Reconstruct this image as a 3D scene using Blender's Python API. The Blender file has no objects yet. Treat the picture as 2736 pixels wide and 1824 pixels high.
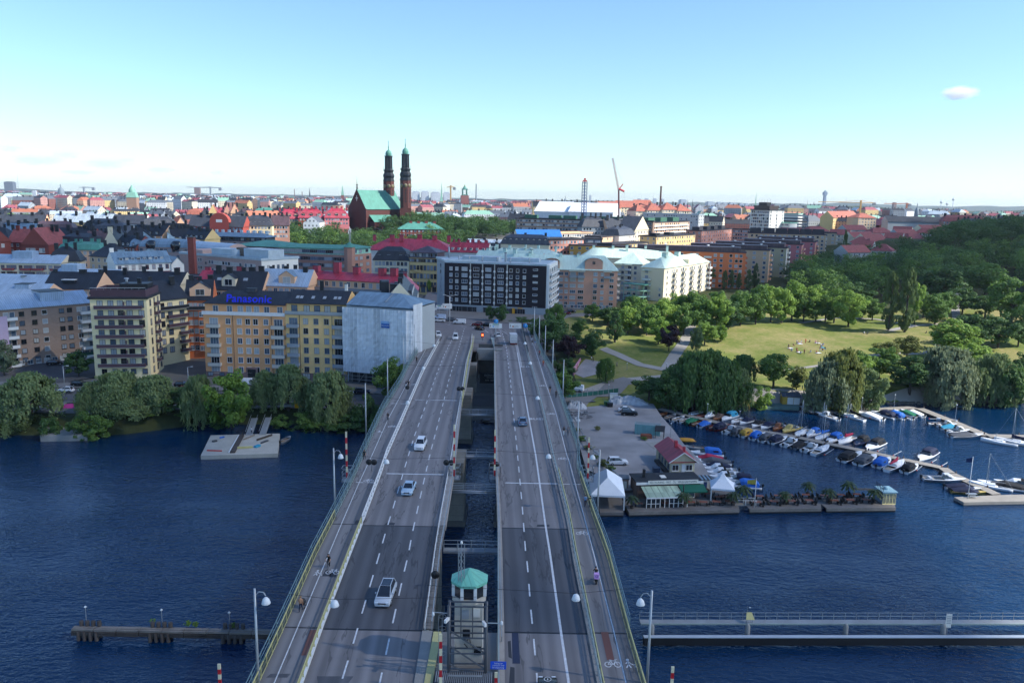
import bpy,bmesh,math,random
from mathutils import Vector,Matrix
R=math.radians
scene=bpy.context.scene
COL=scene.collection
rnd=random.Random(7)
# ---------------------------------------------------------------- camera, sky, sun, exposure
CAM_H,PITCH,ROLL=59.0,R(10.2),R(1.05)
cam=bpy.data.cameras.new('camera');cam.lens=28;cam.sensor_width=36
cam.clip_start=1;cam.clip_end=60000
camera=bpy.data.objects.new('camera',cam);COL.objects.link(camera)
camera.location=(0,0,CAM_H)
camera.rotation_euler=(Matrix.Rotation(math.pi/2-PITCH,3,'X')@Matrix.Rotation(ROLL,3,'Z')).to_euler()
scene.camera=camera
SUN_EL,SUN_DIR=R(41),Vector((0.97,-0.23,0)).normalized() # direction towards the sun
world=bpy.data.worlds.new('World');scene.world=world;world.use_nodes=True
wn,wl=world.node_tree.nodes,world.node_tree.links
bg=wn['Background']
sky=wn.new('ShaderNodeTexSky');sky.sky_type='NISHITA';sky.sun_disc=False
sky.sun_elevation=SUN_EL;sky.sun_rotation=math.atan2(SUN_DIR.x,SUN_DIR.y)
sky.altitude=0;sky.air_density=1.0;sky.dust_density=0.3;sky.ozone_density=2.5
bg.inputs['Strength'].default_value=0.100
wb=wn.new('ShaderNodeMix');wb.data_type='RGBA';wb.blend_type='MULTIPLY';wb.inputs[0].default_value=1;wb.inputs[7].default_value=(.78,.93,1.10,1) # the photograph's cool white balance
wl.new(sky.outputs[0],wb.inputs[6]);wl.new(wb.outputs[2],bg.inputs['Color'])
sl=bpy.data.lights.new('sun','SUN');sl.energy=3.8;sl.angle=R(0.5);sl.color=(1,0.955,0.88)
sun=bpy.data.objects.new('sun',sl);COL.objects.link(sun);sun.location=(300,-30,300)
sun.rotation_euler=(-(SUN_DIR*math.cos(SUN_EL)+Vector((0,0,math.sin(SUN_EL))))).to_track_quat('-Z','Y').to_euler()
vs=scene.view_settings;vs.view_transform='Standard';vs.look='None';vs.exposure=1.12;vs.gamma=1;vs.use_curve_mapping=False
cy=scene.cycles;cy.use_denoising=True;cy.max_bounces=10;cy.diffuse_bounces=2;cy.glossy_bounces=2
cy.transmission_bounces=3;cy.transparent_max_bounces=6;cy.volume_bounces=9;cy.use_adaptive_sampling=True
cy.adaptive_threshold=0.02;cy.caustics_reflective=False;cy.caustics_refractive=False;cy.sample_clamp_indirect=4
# ---------------------------------------------------------------- where a line of sight of the photograph meets the place
KPX=2736/2352;FPX=28/36*2736
def ray(x,y):
 u,v=(x*KPX-1368)/FPX,(y*KPX-912)/FPX
 c,s,cp,sp=math.cos(ROLL),math.sin(ROLL),math.cos(PITCH),math.sin(PITCH)
 u,v=u*c+v*s,-u*s+v*c
 return Vector((u,cp-v*sp,-sp-v*cp))
def at(x,y,z): # ... a level plane of height z
 d=ray(x,y);return Vector((0,0,CAM_H))+d*((z-CAM_H)/d.z)
def atY(x,y,Y): # ... the upright plane at distance Y
 d=ray(x,y);return Vector((0,0,CAM_H))+d*(Y/d.y)
def proj(p):
 z=p[2]-CAM_H;cp,sp,c,s=math.cos(PITCH),math.sin(PITCH),math.cos(ROLL),math.sin(ROLL)
 dep=p[1]*cp-z*sp;v=(-p[1]*sp-z*cp)/dep;u=p[0]/dep
 return(1368+(u*c-v*s)*FPX)/KPX,(912+(u*s+v*c)*FPX)/KPX
def mix(a,b,t):return a+(b-a)*t
def sstep(a,b,x):
 t=min(1,max(0,(x-a)/(b-a)));return t*t*(3-2*t)
# ---------------------------------------------------------------- materials
MATS={}
def srgb(h):
 h=h.lstrip('#');f=lambda c:c/12.92 if c<=.04045 else((c+.055)/1.055)**2.4
 return tuple(f(int(h[i:i+2],16)/255)for i in(0,2,4))
class NT:
 def __init__(s,name):
  s.m=bpy.data.materials.new(name);s.m.use_nodes=True
  s.n,s.l=s.m.node_tree.nodes,s.m.node_tree.links;s.b=s.n['Principled BSDF'];s.out=s.n['Material Output']
 def new(s,t,**kw):
  n=s.n.new('ShaderNode'+t)
  for k,v in kw.items():setattr(n,k,v)
  return n
 def lk(s,a,b):s.l.new(a,b)
 def math(s,op,a,b=None,c=None):
  n=s.new('Math',operation=op)
  for i,q in enumerate((a,b,c)):
   if q is None:continue
   if isinstance(q,(int,float)):n.inputs[i].default_value=q
   else:s.lk(q,n.inputs[i])
  return n.outputs[0]
 def noise(s,scale,detail=3,coord='Object',rough=.55,stretch=None):
  t=s.new('TexCoord');n=s.new('TexNoise');n.inputs['Scale'].default_value=scale
  n.inputs['Detail'].default_value=detail;n.inputs['Roughness'].default_value=rough
  if stretch:
   mp=s.new('Mapping');mp.inputs['Scale'].default_value=stretch
   s.lk(t.outputs[coord],mp.inputs[0]);s.lk(mp.outputs[0],n.inputs['Vector'])
  else:s.lk(t.outputs[coord],n.inputs['Vector'])
  return n.outputs['Fac']
 def ramp(s,fac,stops):
  r=s.new('ValToRGB');e=r.color_ramp.elements
  while len(e)<len(stops):e.new(.5)
  for q,(p,c)in zip(e,stops):q.position=p;q.color=(*c,1)
  s.lk(fac,r.inputs[0]);return r.outputs[0]
 def mixc(s,fac,a,b,bt='MIX'):
  n=s.new('Mix',data_type='RGBA',blend_type=bt)
  for q,i in((fac,0),(a,6),(b,7)):
   if isinstance(q,(int,float)):n.inputs[i].default_value=q
   elif isinstance(q,tuple):n.inputs[i].default_value=(*q[:3],1)
   else:s.lk(q,n.inputs[i])
  return n.outputs[2]
 def bump(s,h,strength=.3,dist=.05):
  n=s.new('Bump');n.inputs['Strength'].default_value=strength;n.inputs['Distance'].default_value=dist
  s.lk(h,n.inputs['Height']);s.lk(n.outputs[0],s.b.inputs['Normal'])
 def base(s,c):
  if isinstance(c,tuple):s.b.inputs['Base Color'].default_value=(*c[:3],1)
  else:s.lk(c,s.b.inputs['Base Color'])
 def set(s,rough=.7,metal=0,spec=.5):
  s.b.inputs['Roughness'].default_value=rough;s.b.inputs['Metallic'].default_value=metal
  s.b.inputs['Specular IOR Level'].default_value=spec
def scl(c,f):return tuple(min(1,x*f)for x in c)
def mat(name,c,rough=.7,metal=0,var=.25,scale=.4,fine=6,spec=.4,bump=0):
 """plain paint, plaster, timber or metal with uneven colour"""
 if name in MATS:return MATS[name]
 if isinstance(c,str):c=srgb(c)
 if 'plaster' in name:c=scl(c,1.3)
 t=NT(name)
 if var:
  f1=t.noise(scale,4);f2=t.noise(fine,3)
  f=t.math('ADD',t.math('MULTIPLY',f1,.65),t.math('MULTIPLY',f2,.35))
  t.base(t.ramp(f,[(.3,scl(c,1-var)),(.7,scl(c,1+var*.7))]))
  if bump:t.bump(f2,bump,.02)
 else:t.base(c)
 t.set(rough,metal,spec);MATS[name]=t.m;return t.m
def roofmat(name,c,pitch=.6,rough=.45,metal=0,var=.3,dark=.55):
 """standing-seam sheet: seams every `pitch` metres along u of the UV map, weathered streaks down the slope"""
 if name in MATS:return MATS[name]
 if isinstance(c,str):c=srgb(c)
 t=NT(name);uv=t.new('UVMap',uv_map='uv');sp=t.new('SeparateXYZ');t.lk(uv.outputs[0],sp.inputs[0])
 fr=t.math('FRACT',t.math('DIVIDE',sp.outputs[0],pitch))
 seam=t.math('LESS_THAN',t.math('ABSOLUTE',t.math('SUBTRACT',fr,.5)),.09)
 sheet=t.new('TexWhiteNoise',noise_dimensions='2D');cb=t.new('CombineXYZ')
 t.lk(t.math('FLOOR',t.math('DIVIDE',sp.outputs[0],pitch)),cb.inputs[0]);t.lk(t.math('FLOOR',t.math('DIVIDE',sp.outputs[1],2.4)),cb.inputs[1])
 t.lk(cb.outputs[0],sheet.inputs['Vector'])
 f=t.math('ADD',t.math('MULTIPLY',t.noise(.25,5),.6),t.math('MULTIPLY',sheet.outputs[0],.4))
 col=t.ramp(f,[(.25,scl(c,1-var)),(.75,scl(c,1+var*.8))])
 t.base(t.mixc(t.math('MULTIPLY',seam,.8),col,scl(c,dark)));t.bump(seam,.5,.06);t.set(rough,metal,.4)
 MATS[name]=t.m;return t.m
def tilemat(name,c,rough=.8):
 if name in MATS:return MATS[name]
 if isinstance(c,str):c=srgb(c)
 t=NT(name);uv=t.new('UVMap',uv_map='uv');sp=t.new('SeparateXYZ');t.lk(uv.outputs[0],sp.inputs[0])
 w=t.math('SINE',t.math('MULTIPLY',sp.outputs[0],18));w2=t.math('FRACT',t.math('MULTIPLY',sp.outputs[1],2.6))
 f=t.math('ADD',t.noise(.6,5),t.math('MULTIPLY',w2,.15))
 t.base(t.ramp(f,[(.3,scl(c,.65)),(.75,scl(c,1.25))]));t.bump(t.math('ADD',w,w2),.4,.05);t.set(rough);MATS[name]=t.m;return t.m
def brickmat(name,c,c2,mortar=None):
 if name in MATS:return MATS[name]
 c,c2=scl(srgb(c),1.3),scl(srgb(c2),1.3);t=NT(name);uv=t.new('UVMap',uv_map='uv');b=t.new('TexBrick')
 b.inputs['Scale'].default_value=1;b.inputs['Brick Width'].default_value=.5;b.inputs['Row Height'].default_value=.2
 b.inputs['Mortar Size'].default_value=.012
 b.inputs['Color1'].default_value=(*c,1);b.inputs['Color2'].default_value=(*c2,1);b.inputs['Mortar'].default_value=(*(mortar or scl(c,.7)),1)
 t.lk(uv.outputs[0],b.inputs['Vector']);f=t.noise(.3,5)
 t.base(t.mixc(f,b.outputs[0],scl(c,.6),'MIX')if False else t.mixc(.5,b.outputs[0],t.ramp(f,[(.3,scl(c,.8)),(.7,scl(c2,1.15))])))
 t.set(.85);MATS[name]=t.m;return t.m
def farwall(name,c):
 """wall of a house too far away to tell its windows apart"""
 if name in MATS:return MATS[name]
 if isinstance(c,str):c=srgb(c)
 t=NT(name);uv=t.new('UVMap',uv_map='uv');sp=t.new('SeparateXYZ');t.lk(uv.outputs[0],sp.inputs[0])
 def cell(o,p,lo,hi):
  f=t.math('FRACT',t.math('DIVIDE',o,p));return t.math('MULTIPLY',t.math('GREATER_THAN',f,lo),t.math('LESS_THAN',f,hi))
 m=t.math('MULTIPLY',cell(sp.outputs[0],3.1,.3,.72),cell(sp.outputs[1],3.2,.28,.75))
 f=t.noise(.08,4)
 t.base(t.mixc(t.math('MULTIPLY',m,.8),t.ramp(f,[(.3,scl(c,.85)),(.7,scl(c,1.1))]),(.05,.055,.07)));t.set(.8)
 MATS[name]=t.m;return t.m
def glassmat(name,c,rough=.08):
 if name in MATS:return MATS[name]
 t=NT(name);t.base(c);t.set(rough,0,.8);MATS[name]=t.m;return t.m
GL_DARK=glassmat('window_glass_dark',(.012,.016,.022));GL_BLUE=glassmat('window_glass_blue',(.06,.085,.12));GL_PALE=glassmat('window_glass_blinds',(.30,.33,.36),.3)
GLASSES=[GL_DARK,glassmat('window_glass_sky',(.10,.14,.19),.05),GL_BLUE,glassmat('window_glass_curtain',(.42,.42,.40),.3),GL_PALE]
WHITE=mat('white_paint',(.72,.72,.70),.5,var=.08);BLACKM=mat('black_metal',(.012,.013,.016),.5,var=.2)
STEEL=mat('galvanised_steel',(.36,.39,.41),.45,.5,var=.15);GREYP=mat('grey_paint',(.25,.27,.29),.6)
CONC=mat('concrete',(.27,.265,.25),.85,var=.3,scale=.25,bump=.3);DARKC=mat('damp_concrete',(.11,.11,.105),.8,var=.4,scale=.3)
TIMBER=mat('weathered_timber',(.20,.18,.16),.85,var=.35,scale=.6);DKTIMBER=mat('dark_timber',(.06,.05,.045),.85,var=.4)
GREENST=mat('bridge_green_steel',(.30,.37,.34),.55,.1,var=.2);YELP=mat('yellow_paint',(.48,.44,.19),.55,var=.2)
RED=mat('red_paint',(.52,.03,.03),.5,var=.15);RUBBER=mat('rubber',(.012,.012,.013),.8,var=0)
# ---------------------------------------------------------------- meshes
class MB:
 def __init__(s):s.v,s.f,s.mi,s.uv,s.mats,s.sm=[],[],[],[],[],[]
 def m(s,mt):
  if mt not in s.mats:s.mats.append(mt)
  return s.mats.index(mt)
 def face(s,pts,mt,uv=None,smooth=False):
  i=len(s.v);s.v+=[tuple(p)for p in pts];s.f.append(tuple(range(i,i+len(pts))));s.mi.append(s.m(mt));s.sm.append(smooth)
  if uv is None:
   a=Vector(pts[0]);e=(Vector(pts[1])-a)
   n=e.cross(Vector(pts[-1])-a)
   e=Vector((e.x,e.y,0))if abs(e.x)+abs(e.y)>1e-5 else e
   if abs(n.z)<.999*max(n.length,1e-9):e=Vector((-n.y,n.x,0))
   e=e.normalized()if e.length>1e-6 else Vector((1,0,0));n=n.normalized()if n.length>1e-9 else Vector((0,0,1));g=n.cross(e)
   uv=[((Vector(p)-a).dot(e),(Vector(p)-a).dot(g))for p in pts]
  s.uv+=[c for p in uv for c in p];return s
 def box(s,x0,x1,y0,y1,z0,z1,mt,top=None,bottom=True):
  A=[(x0,y0),(x1,y0),(x1,y1),(x0,y1)];return s.prism(A,z0,z1,mt,top,bottom)
 def cbox(s,c,d,mt,rz=0,top=None):
  w,l,h=d[0]/2,d[1]/2,d[2];co,si=math.cos(rz),math.sin(rz)
  A=[(c[0]+x*co-y*si,c[1]+x*si+y*co)for x,y in((-w,-l),(w,-l),(w,l),(-w,l))]
  return s.prism(A,c[2],c[2]+h,mt,top)
 def prism(s,A,z0,z1,mt,top=None,bottom=True,scale=1):
  n=len(A);cx,cy_=sum(p[0]for p in A)/n,sum(p[1]for p in A)/n
  B=[(cx+(x-cx)*scale,cy_+(y-cy_)*scale)for x,y in A]
  u=0
  for i in range(n):
   a,b,c,d=A[i],A[(i+1)%n],B[(i+1)%n],B[i];L=math.hypot(b[0]-a[0],b[1]-a[1])
   s.face([(*a,z0),(*b,z0),(*c,z1),(*d,z1)],mt,[(u,0),(u+L,0),(u+L,z1-z0),(u,z1-z0)]);u+=L
  s.face([(*p,z1)for p in B],top or mt,[(x,y)for x,y in B])
  if bottom:s.face([(*p,z0)for p in reversed(A)],mt,[(x,y)for x,y in reversed(A)])
  return s
 def tube(s,p,q,r,mt,n=6,r2=None,caps=True):
  p,q=Vector(p),Vector(q);d=q-p
  if d.length<1e-6:return s
  a=d.orthogonal().normalized();b=d.normalized().cross(a);r2=r if r2 is None else r2
  P=[p+(a*math.cos(t)+b*math.sin(t))*r for t in(2*math.pi*i/n for i in range(n))]
  Q=[q+(a*math.cos(t)+b*math.sin(t))*r2 for t in(2*math.pi*i/n for i in range(n))]
  for i in range(n):s.face([P[i],P[(i+1)%n],Q[(i+1)%n],Q[i]],mt,[(0,0),(1,0),(1,1),(0,1)],n>5)
  if caps:s.face(list(reversed(P)),mt,[(0,0)]*n);s.face(Q,mt,[(0,0)]*n)
  return s
 def path(s,pts,r,mt,n=6):
  for a,b in zip(pts,pts[1:]):s.tube(a,b,r,mt,n)
  return s
 def lathe(s,prof,mt,c=(0,0,0),n=12,smooth=True,ph=0):
  for(r0,z0),(r1,z1)in zip(prof,prof[1:]):
   for i in range(n):
    t0,t1=ph+2*math.pi*i/n,ph+2*math.pi*(i+1)/n;w=2*math.pi*max(r0,r1)/n
    P=[(c[0]+r*math.cos(t),c[1]+r*math.sin(t),c[2]+z)for r,t,z in((r0,t0,z0),(r0,t1,z0),(r1,t1,z1),(r1,t0,z1))]
    U=[(w*i,z0),(w*i+w,z0),(w*i+w,z1),(w*i,z1)]
    if r0<1e-4:P,U=P[1:],U[1:]
    elif r1<1e-4:P,U=P[:3],U[:3]
    s.face(P,mt,U,smooth)
  return s
 def mesh(s,name):
  me=bpy.data.meshes.new(name);me.from_pydata(s.v,[],s.f)
  me.polygons.foreach_set('material_index',s.mi);me.polygons.foreach_set('use_smooth',s.sm)
  ul=me.uv_layers.new(name='uv');ul.data.foreach_set('uv',s.uv)
  for q in s.mats:me.materials.append(q)
  if any(s.sm):
   bm=bmesh.new();bm.from_mesh(me);bmesh.ops.remove_doubles(bm,verts=bm.verts,dist=1e-4);bm.to_mesh(me);bm.free()
  me.update();return me
 def build(s,name,parent=None,loc=None,rz=0):return ob(name,s.mesh(name),parent,loc,rz)
def ob(name,me,parent=None,loc=None,rz=0):
 o=bpy.data.objects.new(name,me);COL.objects.link(o)
 if parent:o.parent=parent
 if loc is not None:o.location=loc
 if rz:o.rotation_euler=(0,0,rz)
 return o
def tag(o,label,cat,group=None):
 o['label']=label;o['category']=cat
 if group:o['group']=group
 return o
def thing(name,label,cat,loc=(0,0,0),rz=0,group=None):
 o=ob(name,None,None,loc,rz);o.empty_display_size=.2;return tag(o,label,cat,group)
def structure(name,mb,loc=None,label=None):
 o=mb.build(name,None,loc)if isinstance(mb,MB)else ob(name,mb,None,loc);o['kind']='structure'
 if label:o['label']=label
 return o
def stuff(o):o['kind']='stuff';return o
KIDS={}
def copy_tree(o,parent=None):
 c=o.copy();COL.objects.link(c)
 if parent:c.parent=parent
 for k in list(o.children):copy_tree(k,c)
 return c
def clone(src,loc,rz=0,label=None,scale=None,group=None):
 c=copy_tree(src);c.location=loc;c.rotation_euler=(0,0,rz)
 if scale is not None:c.scale=scale if hasattr(scale,'__len__')else(scale,)*3
 if label:c['label']=label
 if group:c['group']=group
 return c
def objmat(o,mt,slot=0):
 o.material_slots[slot].link='OBJECT';o.material_slots[slot].material=mt
def text_mesh(name,s,size,mt,align='CENTER',bold=0,ext=0,parent=None,spacing=1,yscale=1):
 cu=bpy.data.curves.new(name,'FONT');cu.body=s;cu.size=size;cu.align_x=align;cu.align_y='CENTER';cu.offset=bold;cu.extrude=ext;cu.space_character=spacing
 cu.resolution_u=3
 t=bpy.data.objects.new(name,cu);COL.objects.link(t);dg=bpy.context.evaluated_depsgraph_get()
 me=bpy.data.meshes.new_from_object(t.evaluated_get(dg));bpy.data.objects.remove(t);bpy.data.curves.remove(cu)
 if yscale!=1:me.transform(Matrix.Diagonal((1,yscale,1,1)))
 me.materials.clear();me.materials.append(mt);o=ob(name,me,parent);return o
def ordinal(n):return['first','second','third','fourth','fifth','sixth','seventh','eighth','ninth','tenth','eleventh','twelfth','thirteenth','fourteenth','fifteenth','sixteenth','seventeenth','eighteenth','nineteenth','twentieth','twenty-first','twenty-second','twenty-third','twenty-fourth','twenty-fifth','twenty-sixth'][n]
# ================================================================ ground, water, paths
def interp(tab,x):
 if x<=tab[0][0]:return tab[0][1]
 for(a,b),(c,d)in zip(tab,tab[1:]):
  if x<=c:return mix(b,d,(x-a)/(c-a))
 return tab[-1][1]
SHORE=[(-700,176),(-118,186),(-97,187),(-92,190),(-80,198),(-62,199),(-42,199),(-20,205),(0,207),(14,212),(40,222),(52,224),(66,226),(90,230),(121,234),(153,237),(200,240),(420,244),(900,250)]
CTRL=[(-300,215,3),(-158,215,3),(-110,215,3),(-60,215,3),(-28,215,3),(-130,240,3.3),(-60,236,3),(-30,232,3),(-90,240,3),(-200,250,4),(-120,300,7),(-60,300,9),(-20,295,10.6),(-8,330,11),(13,327,11),(-3,215,2.4),(-3,240,2.6),(-4,262,4),
(20,346,10.5),(47,364,9),(30,230,1.8),(22,250,2.6),(30,270,4.5),(20,300,8),(38,300,7),(77,264,3),(61,286,6),(95,327,9),(158,323,9),(120,290,7),(150,262,3),(75,395,10),(130,446,11),(215,383,12),(200,330,10),(260,310,8),(220,265,3.5),
(330,300,10),(330,420,24),(260,470,18),(300,600,34),(420,420,40),(420,600,48),(200,520,12),(180,600,14),(250,700,26),(500,300,22),(600,500,45),(-100,620,16),(-50,700,27),(-110,750,30),(-300,600,12),(0,900,20),(200,900,22),(-400,1200,8),(500,1200,20),
(0,500,13),(50,600,16),(-60,450,11),(-200,400,8),(0,2000,10),(-1500,2000,6),(1500,2000,12),(0,5000,10),(3000,5000,10),(-3000,5000,10),(0,12000,20),(6000,12000,30),(-6000,12000,30)]
def height(x,y):
 d=y-interp(SHORE,x)
 if d<-1:return max(-4,-1+(d+1)*.5)
 a=b=0
 for X,Y,Z in CTRL:
  w=1/((x-X)**2+(y-Y)**2+60)**1.6;a+=w*Z;b+=w
 z=a/b
 return mix(-1,z,sstep(-1,5,d))if d<5 else z
def ground(x,y): # where a line of sight meets the terrain
 z=6.0
 for _ in range(14):
  p=at(x,y,z);z=z*.4+.6*height(p.x,p.y)
 p=at(x,y,z);p.z=height(p.x,p.y);return p
def grass(name,dry=.5):
 t=NT(name);f1=t.noise(.035,5,rough=.65);f2=t.noise(.9,4)
 f=t.math('ADD',t.math('ADD',t.math('MULTIPLY',f1,.5),t.math('MULTIPLY',t.noise(.16,5,rough=.7),.3)),t.math('MULTIPLY',f2,.2))
 t.base(t.ramp(f,[(.36,(.085,.125,.025)),(.47,(.15,.175,.045)),(.56,(.24,.215,.085)),(.68,(.34,.27,.14))])if dry else
  t.ramp(f,[(.35,(.028,.036,.014)),(.6,(.055,.065,.026)),(.75,(.10,.085,.05))]))
 t.bump(t.noise(3,3),.6,.15);t.set(.95,0,.1);return t.m
LAWN=grass('dry_lawn');ROUGHG=grass('rough_grass',0)
def asphalt(name,c,var=.2,tracks=False):
 t=NT(name);f1=t.noise(.12,4);f2=t.noise(25,2)
 f=t.math('ADD',t.math('MULTIPLY',f1,.6),t.math('MULTIPLY',f2,.4))
 col=t.ramp(f,[(.3,scl(c,1-var)),(.7,scl(c,1+var))])
 if tracks: # wheel tracks polished along the lanes, tar lines and patches
  st=t.noise(.62,3,'UV',.5,(1,.010,1));col=t.mixc(t.math('MULTIPLY',t.math('SUBTRACT',st,.36),3.2),scl(c,.58),col)
  uv=t.new('TexCoord');sx=t.new('SeparateXYZ');t.lk(uv.outputs['UV'],sx.inputs[0]);wt=t.math('MULTIPLY',t.math('POWER',t.math('ABSOLUTE',t.math('SINE',t.math('MULTIPLY',t.math('ADD',sx.outputs[0],t.math('MULTIPLY',st,.5)),1.83))),3),t.math('ADD',st,.1));col=t.mixc(t.math('MULTIPLY',wt,.62),col,scl(c,1.5))
  bl=t.noise(.07,5,'UV',.7);col=t.mixc(t.math('MULTIPLY',t.math('SUBTRACT',bl,.5),1.6),col,scl(c,.62))
  cr=t.noise(.18,5,'UV',.6,(1,.12,1));col=t.mixc(t.math('MULTIPLY',t.math('LESS_THAN',t.math('ABSOLUTE',t.math('SUBTRACT',cr,.5)),.006),.6),col,scl(c,.35))
 t.base(col);t.bump(f2,.25,.01);t.set(.75,0,.35);return t.m
ASPH=asphalt('street_asphalt',(.075,.075,.08));PAVE=asphalt('paving',(.17,.165,.16));GRAVEL=asphalt('gravel',(.25,.245,.25),.45);PATHM=asphalt('path_gravel',(.30,.28,.25),.15)
URBAN=asphalt('city_ground',(.11,.11,.105),.3)
# terrain: one sheet out to the horizon, finer where it is near
rows=[170+2.6*i for i in range(110)]
while rows[-1]<16000:rows.append(rows[-1]*1.045)
cols=[-1+2*i/150 for i in range(151)]
tm=MB();V=[];nx=len(cols)
for y in rows:
 half=max(420,y*.95)
 for c in cols:
  x=half*(c*.45+.55*c**3);V.append((x,y,height(x,y)if y<3000 else 10+26*sstep(7000,13000,y)*(.6+.4*math.sin(x*.0011)+.3*math.sin(x*.0031+2))))
F,MI=[],[]
for j in range(len(rows)-1):
 for i in range(nx-1):
  a=j*nx+i;F.append((a,a+1,a+nx+1,a+nx));x,y,z=V[a]
  g=0 if(x>15 and y<500 and x>15+(y-330)*.6)or(x<-15 and y<interp(SHORE,x)+9 and y<300)or y>6500 else 1
  if 15<x<600 and y<900 and x>150+(y-450)*.1:g=0
  MI.append(2 if(g==0 and(x<20 or y>370 or x>330))else g)
me=bpy.data.meshes.new('ground');me.from_pydata(V,[],F);me.polygons.foreach_set('material_index',MI);me.polygons.foreach_set('use_smooth',[True]*len(F))
for q in(LAWN,URBAN,ROUGHG):me.materials.append(q)
gr=structure('ground',me);gr['label']='shore land, park lawn and city ground'
# water
def water():
 t=NT('water');tc=t.new('TexCoord')
 def wav(scale,ang,sx,det):
  mp=t.new('Mapping');mp.inputs['Rotation'].default_value=(0,0,ang);mp.inputs['Scale'].default_value=(1,sx,1)
  n=t.new('TexNoise');n.inputs['Scale'].default_value=scale;n.inputs['Detail'].default_value=det;n.inputs['Roughness'].default_value=.55
  t.lk(tc.outputs['Object'],mp.inputs[0]);t.lk(mp.outputs[0],n.inputs['Vector']);return n.outputs[0]
 a,b,c=wav(.55,.5,2.2,3),wav(1.5,.15,1.8,2),wav(.06,.3,1.6,3)
 calm=t.ramp(wav(.018,.4,2.0,3),[(.38,(.35,)*3),(.62,(1,)*3)])
 h=t.math('MULTIPLY',t.math('ADD',t.math('MULTIPLY',a,1.0),t.math('ADD',t.math('MULTIPLY',b,.35),t.math('MULTIPLY',c,1.2))),calm)
 bp=t.new('Bump');bp.inputs['Strength'].default_value=.62;bp.inputs['Distance'].default_value=.6
 t.lk(h,bp.inputs['Height']);t.lk(bp.outputs[0],t.b.inputs['Normal'])
 t.base((.0005,.019,.060));t.set(.045,0,.5);t.b.inputs['IOR'].default_value=1.33;return t.m
w=MB();w.face([(-1500,-300,0),(1500,-300,0),(1500,300,0),(-1500,300,0)],water());structure('water',w)
# draped paths and sheets
def strip(name,pts,width,mt,lift=.14,label=None,kind='structure'):
 P=[ground(*p)if len(p)==2 else Vector(p)for p in pts];Q=[]
 for a,b in zip(P,P[1:]):
  n=max(1,int((b-a).length/2))
  Q+=[a.lerp(b,i/n)for i in range(n)]
 Q.append(P[-1]);mb=MB();prev=None;u=0
 for i,p in enumerate(Q):
  d=(Q[min(i+1,len(Q)-1)]-Q[max(i-1,0)]);d.z=0;d.normalize();nrm=Vector((-d.y,d.x,0));cur=[]
  for s in(-.5,-.17,.17,.5):
   q=p+nrm*width*s;q.z=height(q.x,q.y)+lift;cur.append(q)
  if prev:
   for k in range(3):mb.face([prev[k],cur[k],cur[k+1],prev[k+1]][::-1],mt,[(k,u),(k,u+1),(k+1,u+1),(k+1,u)])
  prev=cur;u+=1
 return structure(name,mb,None,label)
def sheet(name,pts,mt,lift=.1,step=3,label=None):
 P=[ground(*p)if len(p)==2 else Vector(p)for p in pts];bm=bmesh.new()
 bm.faces.new([bm.verts.new((p.x,p.y,0))for p in P]);xs=[p.x for p in P];ys=[p.y for p in P]
 for ax,lo,hi in((0,min(xs),max(xs)),(1,min(ys),max(ys))):
  k=lo+step
  while k<hi:
   no=(1,0,0)if ax==0 else(0,1,0);co=(k,0,0)if ax==0 else(0,k,0)
   bmesh.ops.bisect_plane(bm,geom=bm.verts[:]+bm.edges[:]+bm.faces[:],plane_co=co,plane_no=no);k+=step
 for v in bm.verts:v.co.z=height(v.co.x,v.co.y)+lift
 bmesh.ops.recalc_face_normals(bm,faces=bm.faces)
 for f in bm.faces:
  if f.normal.z<0:f.normal_flip()
 me=bpy.data.meshes.new(name);bm.to_mesh(me);bm.free();me.materials.append(mt);return structure(name,me,None,label)
strip('path',[(1530,850),(1545,825),(1562,800),(1582,765),(1592,735),(1600,715)],4.2,PATHM)
strip('path',[(1385,800),(1420,815),(1470,838),(1530,850),(1600,862),(1680,880)],3.6,PATHM)
strip('path',[(1340,902),(1400,880),(1450,872),(1500,868),(1560,862)],4.0,PATHM)
strip('path',[(1560,918),(1660,912),(1760,900),(1900,906),(2040,906),(2150,900),(2352,895),(2500,893)],5.0,PATHM)
strip('path',[(2040,760),(2100,748),(2200,742),(2195,715),(2192,690),(2205,660),(2215,640)],3.4,PATHM)
strip('path',[(1840,742),(1920,730),(2010,733),(2100,748)],2.6,PATHM)
strip('path',[(1800,850),(1900,838),(2060,812),(2190,800),(2240,790)],2.2,PATHM,.1)
strip('path',[(1255,742),(1290,726),(1350,722),(1410,727),(1470,735)],7,PAVE)
sheet('gravel_pitch',[(1318,858),(1345,825),(1400,835),(1390,852),(1340,868)],GRAVEL,.13)
strip('turning_road',[(1318,925),(1350,905),(1395,905),(1420,880),(1450,872)],7,PAVE,.18)
# left shore street, quay wall, square
strip('shore_street',[(-330,212,0),(-200,213,0),(-110,214,0),(-60,214.5,0),(-25,216,0),(10,220,0),(22,226,0)],11,ASPH,.12)
strip('pavement',[(-330,222,0),(-200,223.5,0),(-130,224.5,0),(-60,224.5,0),(-26,224,0)],6,PAVE,.25)
strip('shore_path',[(-330,203.5,0),(-110,204,0),(-70,205,0),(-20,209,0)],3.2,PAVE,.14)
sheet('side_street',[(30,862),(115,815),(200,826),(250,800),(220,868),(150,880),(40,890)],ASPH,.34)
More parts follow.
